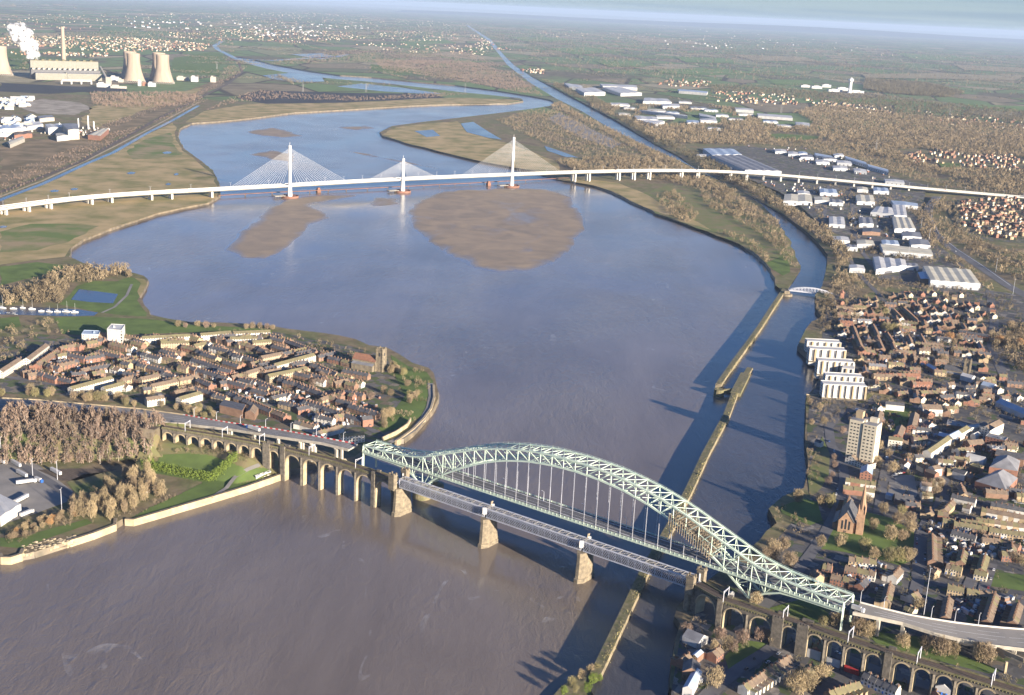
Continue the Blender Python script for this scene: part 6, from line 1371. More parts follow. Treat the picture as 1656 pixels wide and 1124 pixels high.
for i, (px, py) in enumerate(SH):
    r_ = random.Random(i); w_ = r_.uniform(9, 17)*(1 if py < 215 else .9); h_ = w_*r_.uniform(.14, .2) if py < 215 else w_*.45
    roofbox('warehouse', [(px-w_, py), (px+w_*.8, py+1.2), (px+w_, py+1.2+h_), (px-w_*.9, py+h_)], 8, ['sheet_white', 'shed_grey'][i % 2], ['roof_white', 'roof_grey', 'roof_cream', 'roof_blue'][i % 4], '%s shed, %s from left of the scattered sheds on the right bank' % (['pale', 'dull grey', 'cream', 'blue grey'][i % 4], ordinal(1+sorted(q[0] for q in SH).index(px))), 'warehouse', style='bay', bays=1+i % 2)
for i, (px, py, h) in enumerate(((97,215,36),(127,206,34),(143,209,48),(152,209,30))):
    c = L(px, py); m = MB(); m.lathe((c[0], c[1], 0), [(2.6,0),(1.8,h),(1.2,h)], 10); m.build('works_chimney', 'white_steel', label='slim pale chimney in the chemical works, %s from the left' % ordinal(i+1), cat='chimney', group='slim chimneys of the chemical works')
# swing bridge
a = L(1276,473); b = L(1350,475); t = thing('swing_bridge', 'grey bowstring swing bridge over the ship canal', 'bridge', (a[0], a[1], 0)); n = 14
a = (a[0], a[1], 8); b = (*G(1350,478,8), 8); pt = lambda f, o, z: (a[0]+(b[0]-a[0])*f, a[1]+(b[1]-a[1])*f+o, z)
m = MB(); m.bar(pt(0, 3, 8), pt(1, 3, 8), 7, .8); bpart(m, 'deck', 'grey_steel', t)
for o in (0, 6):
    m = MB(); zz = lambda f: 9+7*math.sin(math.pi*f)**.8
    for i in range(n):
        f, g = i/n, (i+1)/n; m.bar(pt(f, o, zz(f)), pt(g, o, zz(g)), .8); m.bar(pt(g, o, 8.4), pt(g, o, zz(g)), .5); m.bar(pt(f, o, 8.4), pt(g, o, zz(g)), .4); 
    m.bar(pt(0, o, 8.6), pt(1, o, 8.6), .7, 1); bpart(m, 'truss', 'grey_steel', t)
m = MB(); c = G(1272,476,6); m.lathe((c[0], c[1], -1), [(10,0),(9.5,8),(8,8.4)], 16); m.box((c[0], c[1], 7), (9, 7, 5)); bpart(m, 'pivot_pier', 'stone', t)
block(1352,486,1360,489,'brick_red','roof_red','red house beside the swing bridge',7,7,'house',name='bridge_house'); block(1355,500,1366,503,'brick_red','roof_brown','red cottage below the swing bridge',7,6,'house',name='bridge_house')
m = MB(); c = L(1361,482); m.box((c[0], c[1], 5), (6, 6, 14)); m.lathe((c[0], c[1], 19), [(4.4,0),(.1,5)], 4); m.build('hydraulic_tower', 'brick_red', label='slim red brick tower beside the swing bridge', cat='tower')
roofbox('pavilion', [(225,793),(237,788),(241,792),(229,797)][::-1], 2.4, 'sheet_white', 'brick_brown', 'small white walled enclosure above the quay wall', 'enclosure', style='flat')
roofbox('boat_shed', [(412,768),(437,757),(438,760),(414,771)], 2.6, 'sheet_white', 'roof_white', 'low white shed on the quay by the viaduct', 'shed', style='flat')
# ------------------------------------------------------------------ trees
def np_mesh(name, V, nverts, mat, idx=None):
    """mesh of separate nverts-gons from an (n, nverts, 3) array"""
    me = bpy.data.meshes.new(name); n = len(V)
    me.vertices.add(n*nverts); me.loops.add(n*nverts); me.polygons.add(n)
    me.vertices.foreach_set('co', np.asarray(V, np.float32).ravel()); me.loops.foreach_set('vertex_index', np.arange(n*nverts, dtype=np.int32))
    me.polygons.foreach_set('loop_start', np.arange(n, dtype=np.int32)*nverts); me.polygons.foreach_set('loop_total', np.full(n, nverts, np.int32))
    for q in ([mat] if isinstance(mat, str) else mat): me.materials.append(bpy.data.materials[q])
    if idx is not None: me.polygons.foreach_set('material_index', np.asarray(idx, np.int32))
    me.update(); me.validate(); return me
def twigs(C, L_, W_, up=1.3):
    """thin triangles at points C, pointing outward and upward"""
    n = len(C); d = RNG.normal(0, 1, (n, 3)); d[:, 2] = np.abs(d[:, 2])*.8+up; d /= np.linalg.norm(d, axis=1)[:, None]
    s = np.cross(d, RNG.normal(0, 1, (n, 3))); s /= np.linalg.norm(s, axis=1)[:, None]
    l = (L_*RNG.uniform(.6, 1.4, n))[:, None]; w = (W_*RNG.uniform(.6, 1.4, n))[:, None]
    return np.stack([C-d*l*.5+s*w, C-d*l*.5-s*w, C+d*l*.5], 1)
TREES = {}
def tree_mesh(kind, var):
    """unit trees 1 m tall scaled per copy: trunk with limbs, crown of twigs"""
    key = (kind, var)
    if key in TREES: return TREES[key]
    r = random.Random(hash(kind) % 1000*7+var if False else {'round':1,'tall':2,'birch':3,'bush':4,'conifer':5}[kind]*31+var)
    H = 14.; m = MB(); shape = {'round': (5.4, .52, .42), 'tall': (3.0, .55, .45), 'birch': (2.3, .58, .42), 'bush': (5.6, .45, .5), 'conifer': (3.0, .5, .5)}[kind]
    R, cz, hz = shape[0], shape[1]*H, shape[2]*H
    tw = {'round': .34, 'tall': .26, 'birch': .2, 'bush': .2, 'conifer': .25}[kind]; top = H*(.62 if kind in ('round', 'bush') else .92)
    m.lathe((0,0,-1), [(tw*1.5,0),(tw,1.8),(tw*.6,top*.6),(tw*.15,top)], 6)
    tips = []
    nl = {'round': 14, 'tall': 16, 'birch': 12, 'bush': 12, 'conifer': 0}[kind]
    for i in range(nl):
        z0 = H*r.uniform(.2, .55) if kind != 'bush' else H*r.uniform(.03, .2); a = r.uniform(0, 6.28); el = r.uniform(.5, 1.2)
        q = Vector((R*.85*math.cos(a)*r.uniform(.4, 1), R*.85*math.sin(a)*r.uniform(.4, 1), cz+hz*.75*r.uniform(-.5, .9)))
        p = Vector((0, 0, min(z0, q.z-1.0))); mid = p.lerp(q, .5)+Vector((0, 0, -.6))
        m.bar(p, mid, tw*.62); m.bar(mid, q, tw*.36); tips.append(q)
        for j in range(3):
            e = q+Vector((r.gauss(0, 1.3), r.gauss(0, 1.3), r.uniform(.3, 2.2))); m.bar(mid.lerp(q, r.uniform(.4, 1)), e, tw*.2)
    trunk = m.data('trunk', 'birch_bark' if kind == 'birch' else 'bark')
    g = np.random.default_rng(abs(var*17+len(kind)*5))
    n = {'round': 1250, 'tall': 900, 'birch': 560, 'bush': 1100, 'conifer': 1500}[kind]
    u = g.normal(0, 1, (n, 3)); u /= np.linalg.norm(u, axis=1)[:, None]; rr = g.uniform(.15, 1, n)**.42
    ph = g.uniform(0, 6.28, 6)
    lump = 1+.18*np.sin(3*np.arctan2(u[:,1], u[:,0])+ph[0])+.14*np.sin(5*u[:,2]+ph[1]+2*u[:,0])+.1*np.sin(7*u[:,1]+ph[2])
    C = u*(rr*lump)[:, None]*np.array([R, R, hz])+np.array([0, 0, cz])
    if kind == 'conifer':
        z = g.uniform(.08, 1, n); a = g.uniform(0, 6.28, n); q = R*(1-z)**.8*g.uniform(.3, 1, n)**.4*(1+.2*np.sin(z*40)); C = np.stack([q*np.cos(a), q*np.sin(a), z*H], 1)
    if kind == 'bush': C[:, 2] = np.maximum(C[:, 2], .3)
    T = twigs(C, *{'round': (2.0, .11), 'tall': (2.2, .1), 'birch': (2.0, .09), 'bush': (1.8, .16), 'conifer': (1.1, .3)}[kind])
    TREES[key] = (trunk, {}, T); return TREES[key]
def put_tree(x, y, h, kind, mat, label, group, name):
    tr, cr, T = tree_mesh(kind, random.randrange(3))
    if mat not in cr: cr[mat] = np_mesh('crown', T, 3, mat)
    t = thing(name, label, 'bush' if kind == 'bush' else 'tree', (x, y, zl(x, y)), random.uniform(0, 6.28), group); s = h/14
    t.scale = (s*random.uniform(.9, 1.15), s*random.uniform(.9, 1.15), s)
    link('trunk', tr, t); link('crown', cr[mat], t); return t
TINT = {'twig_tan': 'tan', 'twig_brown': 'brown', 'twig_plum': 'plum brown', 'twig_olive': 'olive', 'twig_orange': 'orange', 'evergreen': 'dark evergreen', 'hedge_green': 'green'}
def grove(pts, h, kind, mats, where, name='bare_tree', dens=None, seed=1):
    """pts: photo base points, or a polygon when dens (a count) is given"""
    r = random.Random(seed+len(where))
    if dens:
        P = [L(*p)[:2] for p in pts]; xs = [p[0] for p in P]; ys = [p[1] for p in P]; q = []; tries = 0
        while len(q) < dens and tries < 9000:
            x, y = r.uniform(min(xs), max(xs)), r.uniform(min(ys), max(ys)); tries += 1
            if inpoly(P, np.array([x]), np.array([y]))[0] and all((x-a)**2+(y-b)**2 > (h*.2)**2 for a, b in q): q.append((x, y))
    else: q = [L(*p)[:2] for p in pts]
    q = sorted(q, key=lambda p: proj(p[0], p[1], 5)[0])
    cnt = {}
    specs = [(p, r.choice(mats), h*r.uniform(.78, 1.2)) for p in q]
    for p, mt, hh in specs: cnt[mt] = cnt.get(mt, 0)+1
    seen = {}
    nm = {'bush': 'bush', 'conifer': 'conifer', 'birch': 'slender birch'}.get(kind, 'bare tree' if mats[0] not in ('evergreen', 'hedge_green') else 'tree')
    for p, mt, hh in specs:
        seen[mt] = seen.get(mt, 0)+1
        lb = 'only %s %s %s' % (TINT[mt], nm, where) if cnt[mt] == 1 else '%s %s %s from left %s' % (ordinal(seen[mt]), TINT[mt], nm, where)
        put_tree(p[0], p[1], hh, kind, mt, lb, 'trees '+where, name)
z_ = lambda pts, ox, oy, k: [(ox+a/k, oy+b/k) for a, b in pts]
grove([(112,838),(122,806),(150,792),(190,772),(240,768),(268,790),(290,812),(262,818),(225,828),(200,838),(160,846)], 15, 'tall', ['twig_tan','twig_tan','twig_brown'], 'in the copse above the quay wall', dens=44)
grove([(8,866),(60,842),(108,828),(125,834),(80,850),(20,880)], 6, 'bush', ['twig_tan','twig_brown','twig_orange'], 'in the scrub strip beside the lorry yard', 'bare_bush', dens=22)
grove([(0,716),(40,690),(120,684),(200,682),(250,690),(258,716),(240,728),(190,722),(120,730),(60,738),(20,740)], 13, 'birch', ['twig_plum','twig_brown','twig_plum'], 'in the birch wood left of the viaduct', 'birch_tree', dens=50)
grove([(60,716),(90,712),(140,722),(150,745),(110,745),(50,745)], 7, 'bush', ['twig_brown','twig_tan','twig_olive'], 'at the front of the birch wood', 'bare_bush', dens=10)
grove([(0,634),(60,634),(150,642),(226,650),(224,658),(140,650),(50,642),(0,640)], 10, 'round', ['twig_tan','twig_olive','twig_brown'], 'along the back of the wide pale road', dens=24)
grove([(628,585),(650,600),(662,620),(680,640),(690,660),(665,660),(650,640),(640,620),(630,604)], 10, 'round', ['twig_tan','twig_brown','twig_olive'], 'in the park on the river point', dens=15)
grove([(612,690),(624,694),(632,680),(638,668),(628,664)], 11, 'round', ['twig_tan'], 'beside the memorial garden', dens=6)
grove([(500,612),(520,610),(525,622),(505,626),(590,640),(600,646),(620,636),(632,640),(576,628)], 9, 'round', ['twig_plum','twig_brown'], 'among the houses of the point')
grove([(305,668),(318,672),(330,676),(345,674),(322,666),(338,668),(285,662),(296,660),(262,658),(250,654)], 10, 'round', ['twig_olive','twig_tan'], 'between the road barrier and the white block')
grove([(398,532),(408,531),(420,531),(432,532),(441,533),(320,528),(333,530),(346,530),(300,530),(288,528)], 9, 'round', ['twig_plum','twig_tan','twig_brown'], 'along the riverside lawn')
grove([(1327,816),(1342,819),(1327,884),(1358,884),(1397,891),(1413,904),(1427,830),(1402,815),(1451,848),(1470,850),(1440,873),(1459,875),(1470,862),(1452,908),(1468,908),(1437,908),(1412,856),(1457,835)], 13, 'round', ['twig_tan','twig_olive','twig_brown'], 'in the churchyard round the thin spire')
grove(z_([(610,560),(560,670),(740,680),(690,660),(830,600),(1000,570),(1080,580),(290,520),(1120,600)], 1060, 940, 5.914), 12, 'round', ['twig_tan','twig_plum'], 'on the green below the railway arches')
grove(z_([(565,1010),(1340,1070),(1590,940),(1450,1050)], 1060, 940, 5.914), 17, 'round', ['twig_tan'], 'standing large at the bottom of the hill town')
grove([(1386,1026),(1400,1030),(1460,1048),(1496,1052),(1521,1061),(1541,1060),(1582,1069),(1592,1072)], 15, 'round', ['twig_tan','twig_brown'], 'between the curved road and the railway')
grove([(1484,986),(1330,1014),(1349,1012),(1363,1007),(1391,1020),(1408,1026),(1222,978)], 12, 'round', ['twig_olive','twig_tan'], 'near the right end of the arch bridge')
grove(z_([(1180,740),(1250,740),(1340,650),(1400,810),(1480,190),(1240,690)], 1040, 780, 5.914), 13, 'round', ['twig_tan','twig_brown'], 'on the canal bank behind the arch bridge')
grove(z_([(650,1020),(870,1030),(950,1030),(940,860),(980,780),(1000,690),(1000,610),(1080,360),(1200,230),(760,90),(860,130),(900,270),(780,280)], 1180, 640, 5.914), 9, 'round', ['twig_brown','twig_tan','twig_plum'], 'beside the curved river front road')
grove(z_([(530,650),(380,740),(250,520),(340,600),(680,880),(760,890),(700,1020),(800,970),(840,900),(640,590),(230,690)], 1380, 640, 6), 11, 'round', ['twig_tan','twig_brown'], 'round the tower block and playground')
grove(z_([(1330,400),(1430,400),(1480,610),(1600,610),(1540,600),(1420,590)], 1250, 460, 7.886), 14, 'round', ['twig_tan','twig_olive'], 'in the big round clump among the brick streets')
grove(z_([(700,730),(820,740),(760,900),(620,1000),(760,770),(1440,800),(1600,800),(1340,760),(1480,560),(1620,700),(1300,790)], 1446, 460, 7.886), 14, 'round', ['twig_tan','twig_brown','twig_orange'], 'between the second church and the main road')
grove([(1622,905),(1636,908),(1650,912),(1590,862),(1585,872)], 9, 'round', ['twig_brown','twig_tan'], 'among the terraces at the right edge')
grove([(1548,881),(1500,670),(1418,578),(1424,583)], 6, 'conifer', ['hedge_green','evergreen'], 'in the gardens of the hill town', 'conifer')
grove([(240,738),(247,741)], 9, 'conifer', ['hedge_green'], 'at the corner of the clipped hedge', 'conifer')
def clump_cloud(pts3, nper, size, w=.3):
    C = np.repeat(pts3, nper, 0); return C
def hedge():
    P = [L(*p)[:2] for p in ((232,757),(262,762),(300,770),(341,778),(352,770),(368,755),(381,743))]; P = resample(P, 1.); C = []
    for p in P:
        for k in range(60): C.append((p[0]+random.gauss(0, 1.9), p[1]+random.gauss(0, 1.9), zl(*p)+.2+8*random.random()**.8))
    o = link('hedge', np_mesh('hedge', twigs(np.array(C), 1.2, .34), 3, 'hedge_green'), None, 'tall clipped green hedge round the bowling green', 'hedge')
hedge()
C = []
for q in ([(1268,474),(1245,509),(1228,536),(1214,556),(1187,593),(1161,631)], [(1212,604),(1190,638),(1174,681),(1140,745),(1115,800),(1085,860),(1040,940),(1012,1000),(978,1072)]):
    for p in resample([G(*w_, 8.2) for w_ in q], 2.):
        if random.random() < .55+.4*math.sin(p[1]*.05): C += [(p[0]+random.gauss(0, 1.6), p[1]+random.gauss(0, 1.6), 8.3+abs(random.gauss(0, .6))) for _ in range(9)]
link('wall_weeds', np_mesh('wall_weeds', twigs(np.array(C), .9, .3), 3, 'twig_olive'), None, 'weeds and bramble growing along the canal wall tops', 'weeds', None, 'stuff')
# island at the foot of the canal wall: gorse and bare bushes
grove([(912,1122),(925,1108),(940,1096),(955,1088),(970,1100),(950,1118),(930,1118),(965,1085),(958,1104)], 7, 'bush', ['twig_olive','twig_tan','hedge_green'], 'at the lower end of the canal wall', 'bush')
m = MB(); P = [G(*p) for p in ((890,1135),(905,1118),(930,1098),(955,1082),(975,1086),(970,1110),(950,1140))]; m.prism(P, -1, 2.5); m.build('islet', 'moss_stone', kind='structure', label='rough islet at the lower end of the canal wall', cat='islet')
# ------------------------------------------------------------------ woods too many to count
def woods(name, polys, mat, label, h, seed, ntri=26, tri=1.0, excl=(), slim=.36):
    """polys: (photo polygon, trees per hectare)"""
    g = np.random.default_rng(seed); PX, PY, PH = [], [], []
    for px, dens, hm in polys:
        P = [L(*p)[:2] for p in px]; xs = [p[0] for p in P]; ys = [p[1] for p in P]
        A_ = (max(xs)-min(xs))*(max(ys)-min(ys)); n = int(min(A_*dens/1e4, 60000))
        x = g.uniform(min(xs), max(xs), n); y = g.uniform(min(ys), max(ys), n); k = inpoly(P, x, y)
        for e in excl: k &= ~inpoly(e, x, y)
        nz = np.sin(x*.021+g.uniform(0, 6))*np.sin(y*.013+g.uniform(0, 6))+.6*np.sin(x*.05+y*.031)
        k &= nz > g.uniform(-2.2, .4, n)
        x, y = x[k], y[k]; PX.append(x); PY.append(y); PH.append(np.full(len(x), h*hm)*g.uniform(.6, 1.35, len(x)))
    x, y, hh = np.concatenate(PX), np.concatenate(PY), np.concatenate(PH); n = len(x)
    z = np.interp(x-np.interp(y, _cy, _cx), (0, 25), (5, 10))
    if name in ('birch_wood', 'quay_scrub'): z = np.array([zl(*p) for p in zip(x, y)])
    u = g.normal(0, 1, (n, ntri, 3)); u /= np.linalg.norm(u, axis=2)[:, :, None]; u *= g.uniform(.3, 1, (n, ntri, 1))**.45
    R = hh*slim*g.uniform(.75, 1.3, n)
    C = u*np.stack([R, R, hh*.47], 1)[:, None, :]+np.stack([x, y, z+hh*.52], 1)[:, None, :]
    d = g.normal(0, 1, C.shape); d[:, :, 2] = np.abs(d[:, :, 2])*.8+1.; d /= np.linalg.norm(d, axis=2)[:, :, None]; s = np.cross(d, g.normal(0, 1, C.shape)); s /= np.linalg.norm(s, axis=2)[:, :, None]
    sz = (hh*.17*tri)[:, None, None]*g.uniform(.6, 1.4, (n, ntri, 1))
    T = np.stack([C-d*sz*1.0+s*sz*.36, C-d*sz*1.0-s*sz*.36, C+d*sz*1.3], 2).reshape(-1, 3, 3)
    a_ = g.uniform(0, 3.14, n); q_ = np.stack([np.cos(a_), np.sin(a_), 0*a_], 1)*(hh*.018)[:, None]; B_ = np.stack([x, y, z], 1)
    K = np.stack([B_+q_, B_-q_, B_+np.stack([0*x, 0*x, hh*.85], 1)], 1)
    T = np.concatenate([T, K]); ix = np.concatenate([np.zeros(len(T)-n), np.ones(n)]).astype(int)
    link(name, np_mesh(name, T, 3, [mat, 'birch_bark' if slim < .3 else 'bark'], ix), None, label, 'woodland', None, 'stuff'); return n
EX = [[L(*p)[:2] for p in q] for q in ([(1120,232),(1205,234),(1275,280),(1200,290)],[(1240,215),(1262,214),(1328,220),(1318,227),(1255,227)],[(905,131),(1040,134),(1150,142),(1148,156),(1040,153),(940,157)],[(1030,156),(1120,160),(1112,174),(1040,168)],[(1025,184),(1165,180),(1165,202),(1060,203)],[(1185,172),(1225,174),(1290,184),(1315,198),(1310,206),(1285,204),(1220,192)],[(1510,258),(1560,262),(1556,272),(1520,274)],[(1440,243),(1480,240),(1560,250),(1640,252),(1680,262),(1680,280),(1580,275),(1500,268)])]
EXC = EX+[[p for p in CAN_R], RIVP]
for q in WQ: EXC.append([L(x, y, q[1])[:2] for x, y in q[0]])
for x, y in SH: EXC.append([L(u, v)[:2] for u, v in ((x-16, y-2), (x+16, y-1), (x+16, y+7 if y < 215 else y+12), (x-16, y+6 if y < 215 else y+11))])
tot = 0
tot += woods('riverside_wood', [([(0,495),(55,490),(95,492),(108,474),(128,462),(200,446),(212,450),(200,432),(150,432),(90,446),(40,468),(0,478)], 150, 1.05)], 'wood_mass', 'tan bare wood beside the square pond', 13, 1, 60, .62, EXC)
tot += woods('birch_wood', [([(-10,712),(40,688),(120,682),(200,681),(262,690),(268,712),(250,726),(210,746),(190,750),(120,750),(60,752),(-10,752)], 520, .95), ([(-10,690),(60,676),(140,676),(230,682),(250,690),(120,686),(40,692)], 480, .8)], 'wood_mass_plum', 'plum brown birch wood left of the viaduct', 13, 21, 40, .55, EXC, .2)
tot += woods('quay_scrub', [([(0,866),(60,842),(108,826),(130,830),(160,842),(80,856),(20,884)], 450, .42), ([(110,838),(122,806),(150,790),(200,772),(240,768),(290,800),(262,820),(200,838),(160,848)], 330, .4), ([(255,722),(300,722),(400,738),(440,750),(400,752),(372,742),(330,735),(262,735)], 700, .32), ([(240,712),(262,712),(268,730),(240,738)], 600, .5), ([(560,745),(575,738),(600,730),(590,742)], 80, .4), ([(60,722),(180,730),(240,735),(180,752),(60,748)], 300, .4)], 'wood_mass', 'tan scrub and undergrowth above the quay', 10, 22, 40, .55, EXC)
tot += woods('bank_scrub', [([(1084,1130),(1098,1060),(1108,1020),(1130,990),(1145,1010),(1125,1060),(1110,1130)], 420, .42), ([(1306,706),(1318,700),(1330,720),(1326,770),(1308,800),(1302,760)], 300, .42), ([(1315,650),(1380,652),(1395,670),(1340,690),(1312,690)], 300, .38), ([(1240,832),(1262,815),(1300,842),(1318,860),(1290,872),(1260,860)], 300, .42), ([(1320,480),(1345,475),(1360,520),(1330,545),(1318,520)], 260, .7), ([(1260,960),(1330,975),(1420,1005),(1560,1050),(1656,1090),(1656,1075),(1540,1035),(1420,995),(1330,975)], 110, .5)], 'wood_mass', 'bare scrub along the canal bank of the hill town', 9, 23, 40, .55, EXC)
tot += woods('small_garden_trees', [([(1335,490),(1450,470),(1640,480),(1700,640),(1690,980),(1500,960),(1490,840),(1400,800),(1400,640),(1345,560)], 60, 1.), ([(20,560),(230,545),(440,540),(560,560),(600,600),(570,690),(300,650),(60,625)], 70, .9), ([(1290,1010),(1680,1090),(1690,1140),(1090,1140),(1120,1040)], 40, 1.), ([(1320,900),(1480,910),(1480,985),(1380,960)], 40, .9)], 'wood_mass_dark', 'dark shrubs and small trees in back gardens', 5, 31, 34, .7, EXC)
tot += woods('estate_trees', [([(1545,325),(1600,320),(1700,320),(1700,392),(1600,388),(1560,372)], 45, .6), ([(1458,246),(1600,240),(1700,260),(1700,290),(1580,275),(1470,268)], 35, .7), ([(1340,300),(1400,305),(1480,330),(1500,380),(1420,430),(1380,400)], 14, .6), ([(1200,232),(1300,240),(1440,280),(1520,300),(1510,270),(1440,250),(1330,228),(1240,226)], 70, .8), ([(1290,300),(1400,305),(1500,325),(1495,345),(1400,330),(1320,345)], 30, .6), ([(1370,340),(1385,340),(1390,400),(1376,400)], 90, .6), ([(1318,340),(1332,340),(1336,370),(1322,372)], 90, .6), ([(1480,340),(1500,340),(1510,385),(1560,425),(1600,455),(1580,458),(1540,425),(1490,385)], 110, .7), ([(1405,398),(1430,410),(1510,420),(1520,428),(1420,415),(1400,410)], 120, .75), ([(1380,440),(1410,450),(1430,470),(1500,470),(1600,475),(1600,465),(1480,460),(1420,442)], 90, .6), ([(1525,330),(1545,322),(1560,372),(1600,396),(1580,405),(1535,385)], 100, .75), ([(1130,225),(1200,230),(1190,238),(1125,234)], 90, .8), ([(1550,400),(1700,400),(1700,460),(1640,455)], 60, .7), ([(1500,300),(1600,312),(1700,322),(1700,300),(1560,285)], 70, .8)], 'wood_mass', 'bare trees threaded through the industrial estate', 10, 32, 26, .8, EXC)
tot += woods('garden_trees', [([(0,525),(40,520),(90,520),(118,545),(60,545),(30,570),(0,595)], 60, .8), ([(300,545),(560,560),(600,600),(560,690),(300,640),(60,625),(40,570),(120,548)], 50, .5), ([(640,590),(690,602),(700,640),(680,676),(650,690),(612,694),(650,650),(636,610)], 110, .6), ([(470,545),(560,562),(600,566),(630,590),(600,590),(540,575),(480,556)], 70, .7), ([(230,540),(440,532),(440,541),(240,546)], 30, .5)], 'wood_mass', 'mixed bare garden trees of the point town', 9, 2, 40, .6, EXC)
tot += woods('town_trees', [([(1335,480),(1350,470),(1390,440),(1440,470),(1440,520),(1395,520),(1350,520),(1332,505)], 60, .8), ([(1460,460),(1600,470),(1650,500),(1650,560),(1540,540),(1480,510)], 22, .7), ([(1330,600),(1500,560),(1600,600),(1640,700),(1400,700),(1330,660)], 45, .6), ([(1400,690),(1700,640),(1700,800),(1440,800)], 26, .5), ([(1480,780),(1700,780),(1700,980),(1500,960)], 30, .4), ([(1380,540),(1480,520),(1600,560),(1560,600),(1400,600)], 40, .55), ([(1100,1060),(1350,1020),(1680,1110),(1680,1140),(1100,1140)], 8, .5), ([(1595,540),(1700,520),(1700,610),(1640,600),(1610,580)], 110, 1.1)], 'wood_mass', 'bare trees among the houses of the hill town', 10, 3, 44, .6, EXC)
tot += woods('canal_belt', [([(1255,357),(1265,380),(1282,410),(1290,436),(1275,436),(1262,412),(1240,390),(1215,372),(1180,352),(1140,334),(1130,300),(1180,310),(1220,335)], 75, .8), ([(1120,372),(1165,376),(1210,388),(1235,405),(1242,425),(1225,418),(1190,398),(1150,384),(1110,366),(1080,345),(1060,320),(1090,310),(1130,345)], 90, .8), ([(1040,255),(1100,265),(1140,288),(1190,312),(1180,322),(1120,305),(1060,290),(1000,285),(930,278),(900,262),(960,256)], 110, .9),
  ([(1128,268),(1160,285),(1200,306),(1245,332),(1285,360),(1318,384),(1345,405),(1352,440),(1342,470),(1352,480),(1385,450),(1372,410),(1340,372),(1290,345),(1240,318),(1190,292),(1150,272)], 120, 1.0), ([(800,195),(860,178),(910,176),(960,205),(1010,235),(1040,255),(980,262),(930,250),(880,232),(830,210)], 55, .6), ([(905,165),(945,190),(1000,215),(1060,245),(1100,262),(1085,266),(1040,250),(980,215),(920,185),(890,172)], 90, .8)], 'wood_mass', 'belts of bare woodland along the ship canal', 12, 4, 30, .72, EXC)
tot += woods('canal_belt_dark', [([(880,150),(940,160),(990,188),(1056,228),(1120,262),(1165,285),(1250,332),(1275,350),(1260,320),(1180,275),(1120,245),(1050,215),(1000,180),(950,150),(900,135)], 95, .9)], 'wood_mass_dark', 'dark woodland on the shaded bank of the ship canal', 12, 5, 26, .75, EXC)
tot += woods('valley_woods', [([(1060,232),(1120,232),(1200,234),(1330,226),(1400,245),(1520,280),(1580,300),(1656,320),(1700,330),(1700,210),(1500,190),(1330,170),(1250,190),(1160,200),(1060,205),(1010,190)], 62, 1.0), ([(1470,340),(1530,320),(1525,350),(1545,390),(1620,440),(1656,460),(1700,470),(1700,430),(1600,400),(1530,395),(1505,400),(1560,440),(1620,480),(1560,450),(1500,400),(1490,360)], 60, .8), ([(950,170),(1080,170),(1180,175),(1300,190),(1180,200),(1100,205),(1040,200),(980,185)], 55, .9)], 'wood_mass', 'brown winter woodland filling the valley behind the viaduct', 13, 6, 18, .95, EXC)
tot += woods('valley_woods_dark', [([(1060,150),(1200,150),(1330,165),(1500,190),(1700,205),(1700,185),(1500,165),(1330,150),(1200,140),(1060,135)], 22, 1.0), ([(1400,128),(1500,135),(1560,150),(1530,158),(1440,152),(1395,145)], 60, 1.1), ([(1425,318),(1440,430),(1520,430),(1560,425),(1500,412),(1440,415)], 25, .8)], 'wood_mass_dark', 'dark woods and pines farther up the valley', 14, 7, 14, 1.05, EXC)
tot += woods('left_scrub', [([(0,318),(60,292),(130,262),(200,224),(260,190),(318,158),(340,160),(280,190),(230,205),(180,215),(120,240),(60,262),(0,285)], 60, .45), ([(130,228),(250,180),(320,155),(380,125),(400,108),(370,106),(340,140),(290,160),(200,190),(140,205)], 45, .5), ([(145,150),(290,150),(330,158),(290,172),(200,175),(150,170)], 60, .9), ([(330,180),(380,166),(460,160),(560,164),(700,158),(760,152),(700,150),(600,158),(480,152),(420,146),(370,160)], 40, .7), ([(600,96),(760,100),(830,120),(880,155),(840,150),(780,138),(720,128),(620,112)], 40, .8), ([(400,108),(560,80),(760,85),(820,110),(720,105),(560,100)], 14, .8)], 'wood_mass_plum', 'purplish scrub and thickets on the left bank upstream', 10, 8, 20, .9, EXC)
tot += woods('hedgerows', [([(400,60),(780,60),(900,110),(1060,130),(1300,130),(1700,160),(1700,95),(1200,70),(800,45),(400,40)], .9, 1.1), ([(-40,60),(360,45),(380,75),(200,80),(-40,75)], 1.6, 1.)], 'wood_far', 'scattered hedgerow trees across the far plain', 15, 9, 8, 1.6)
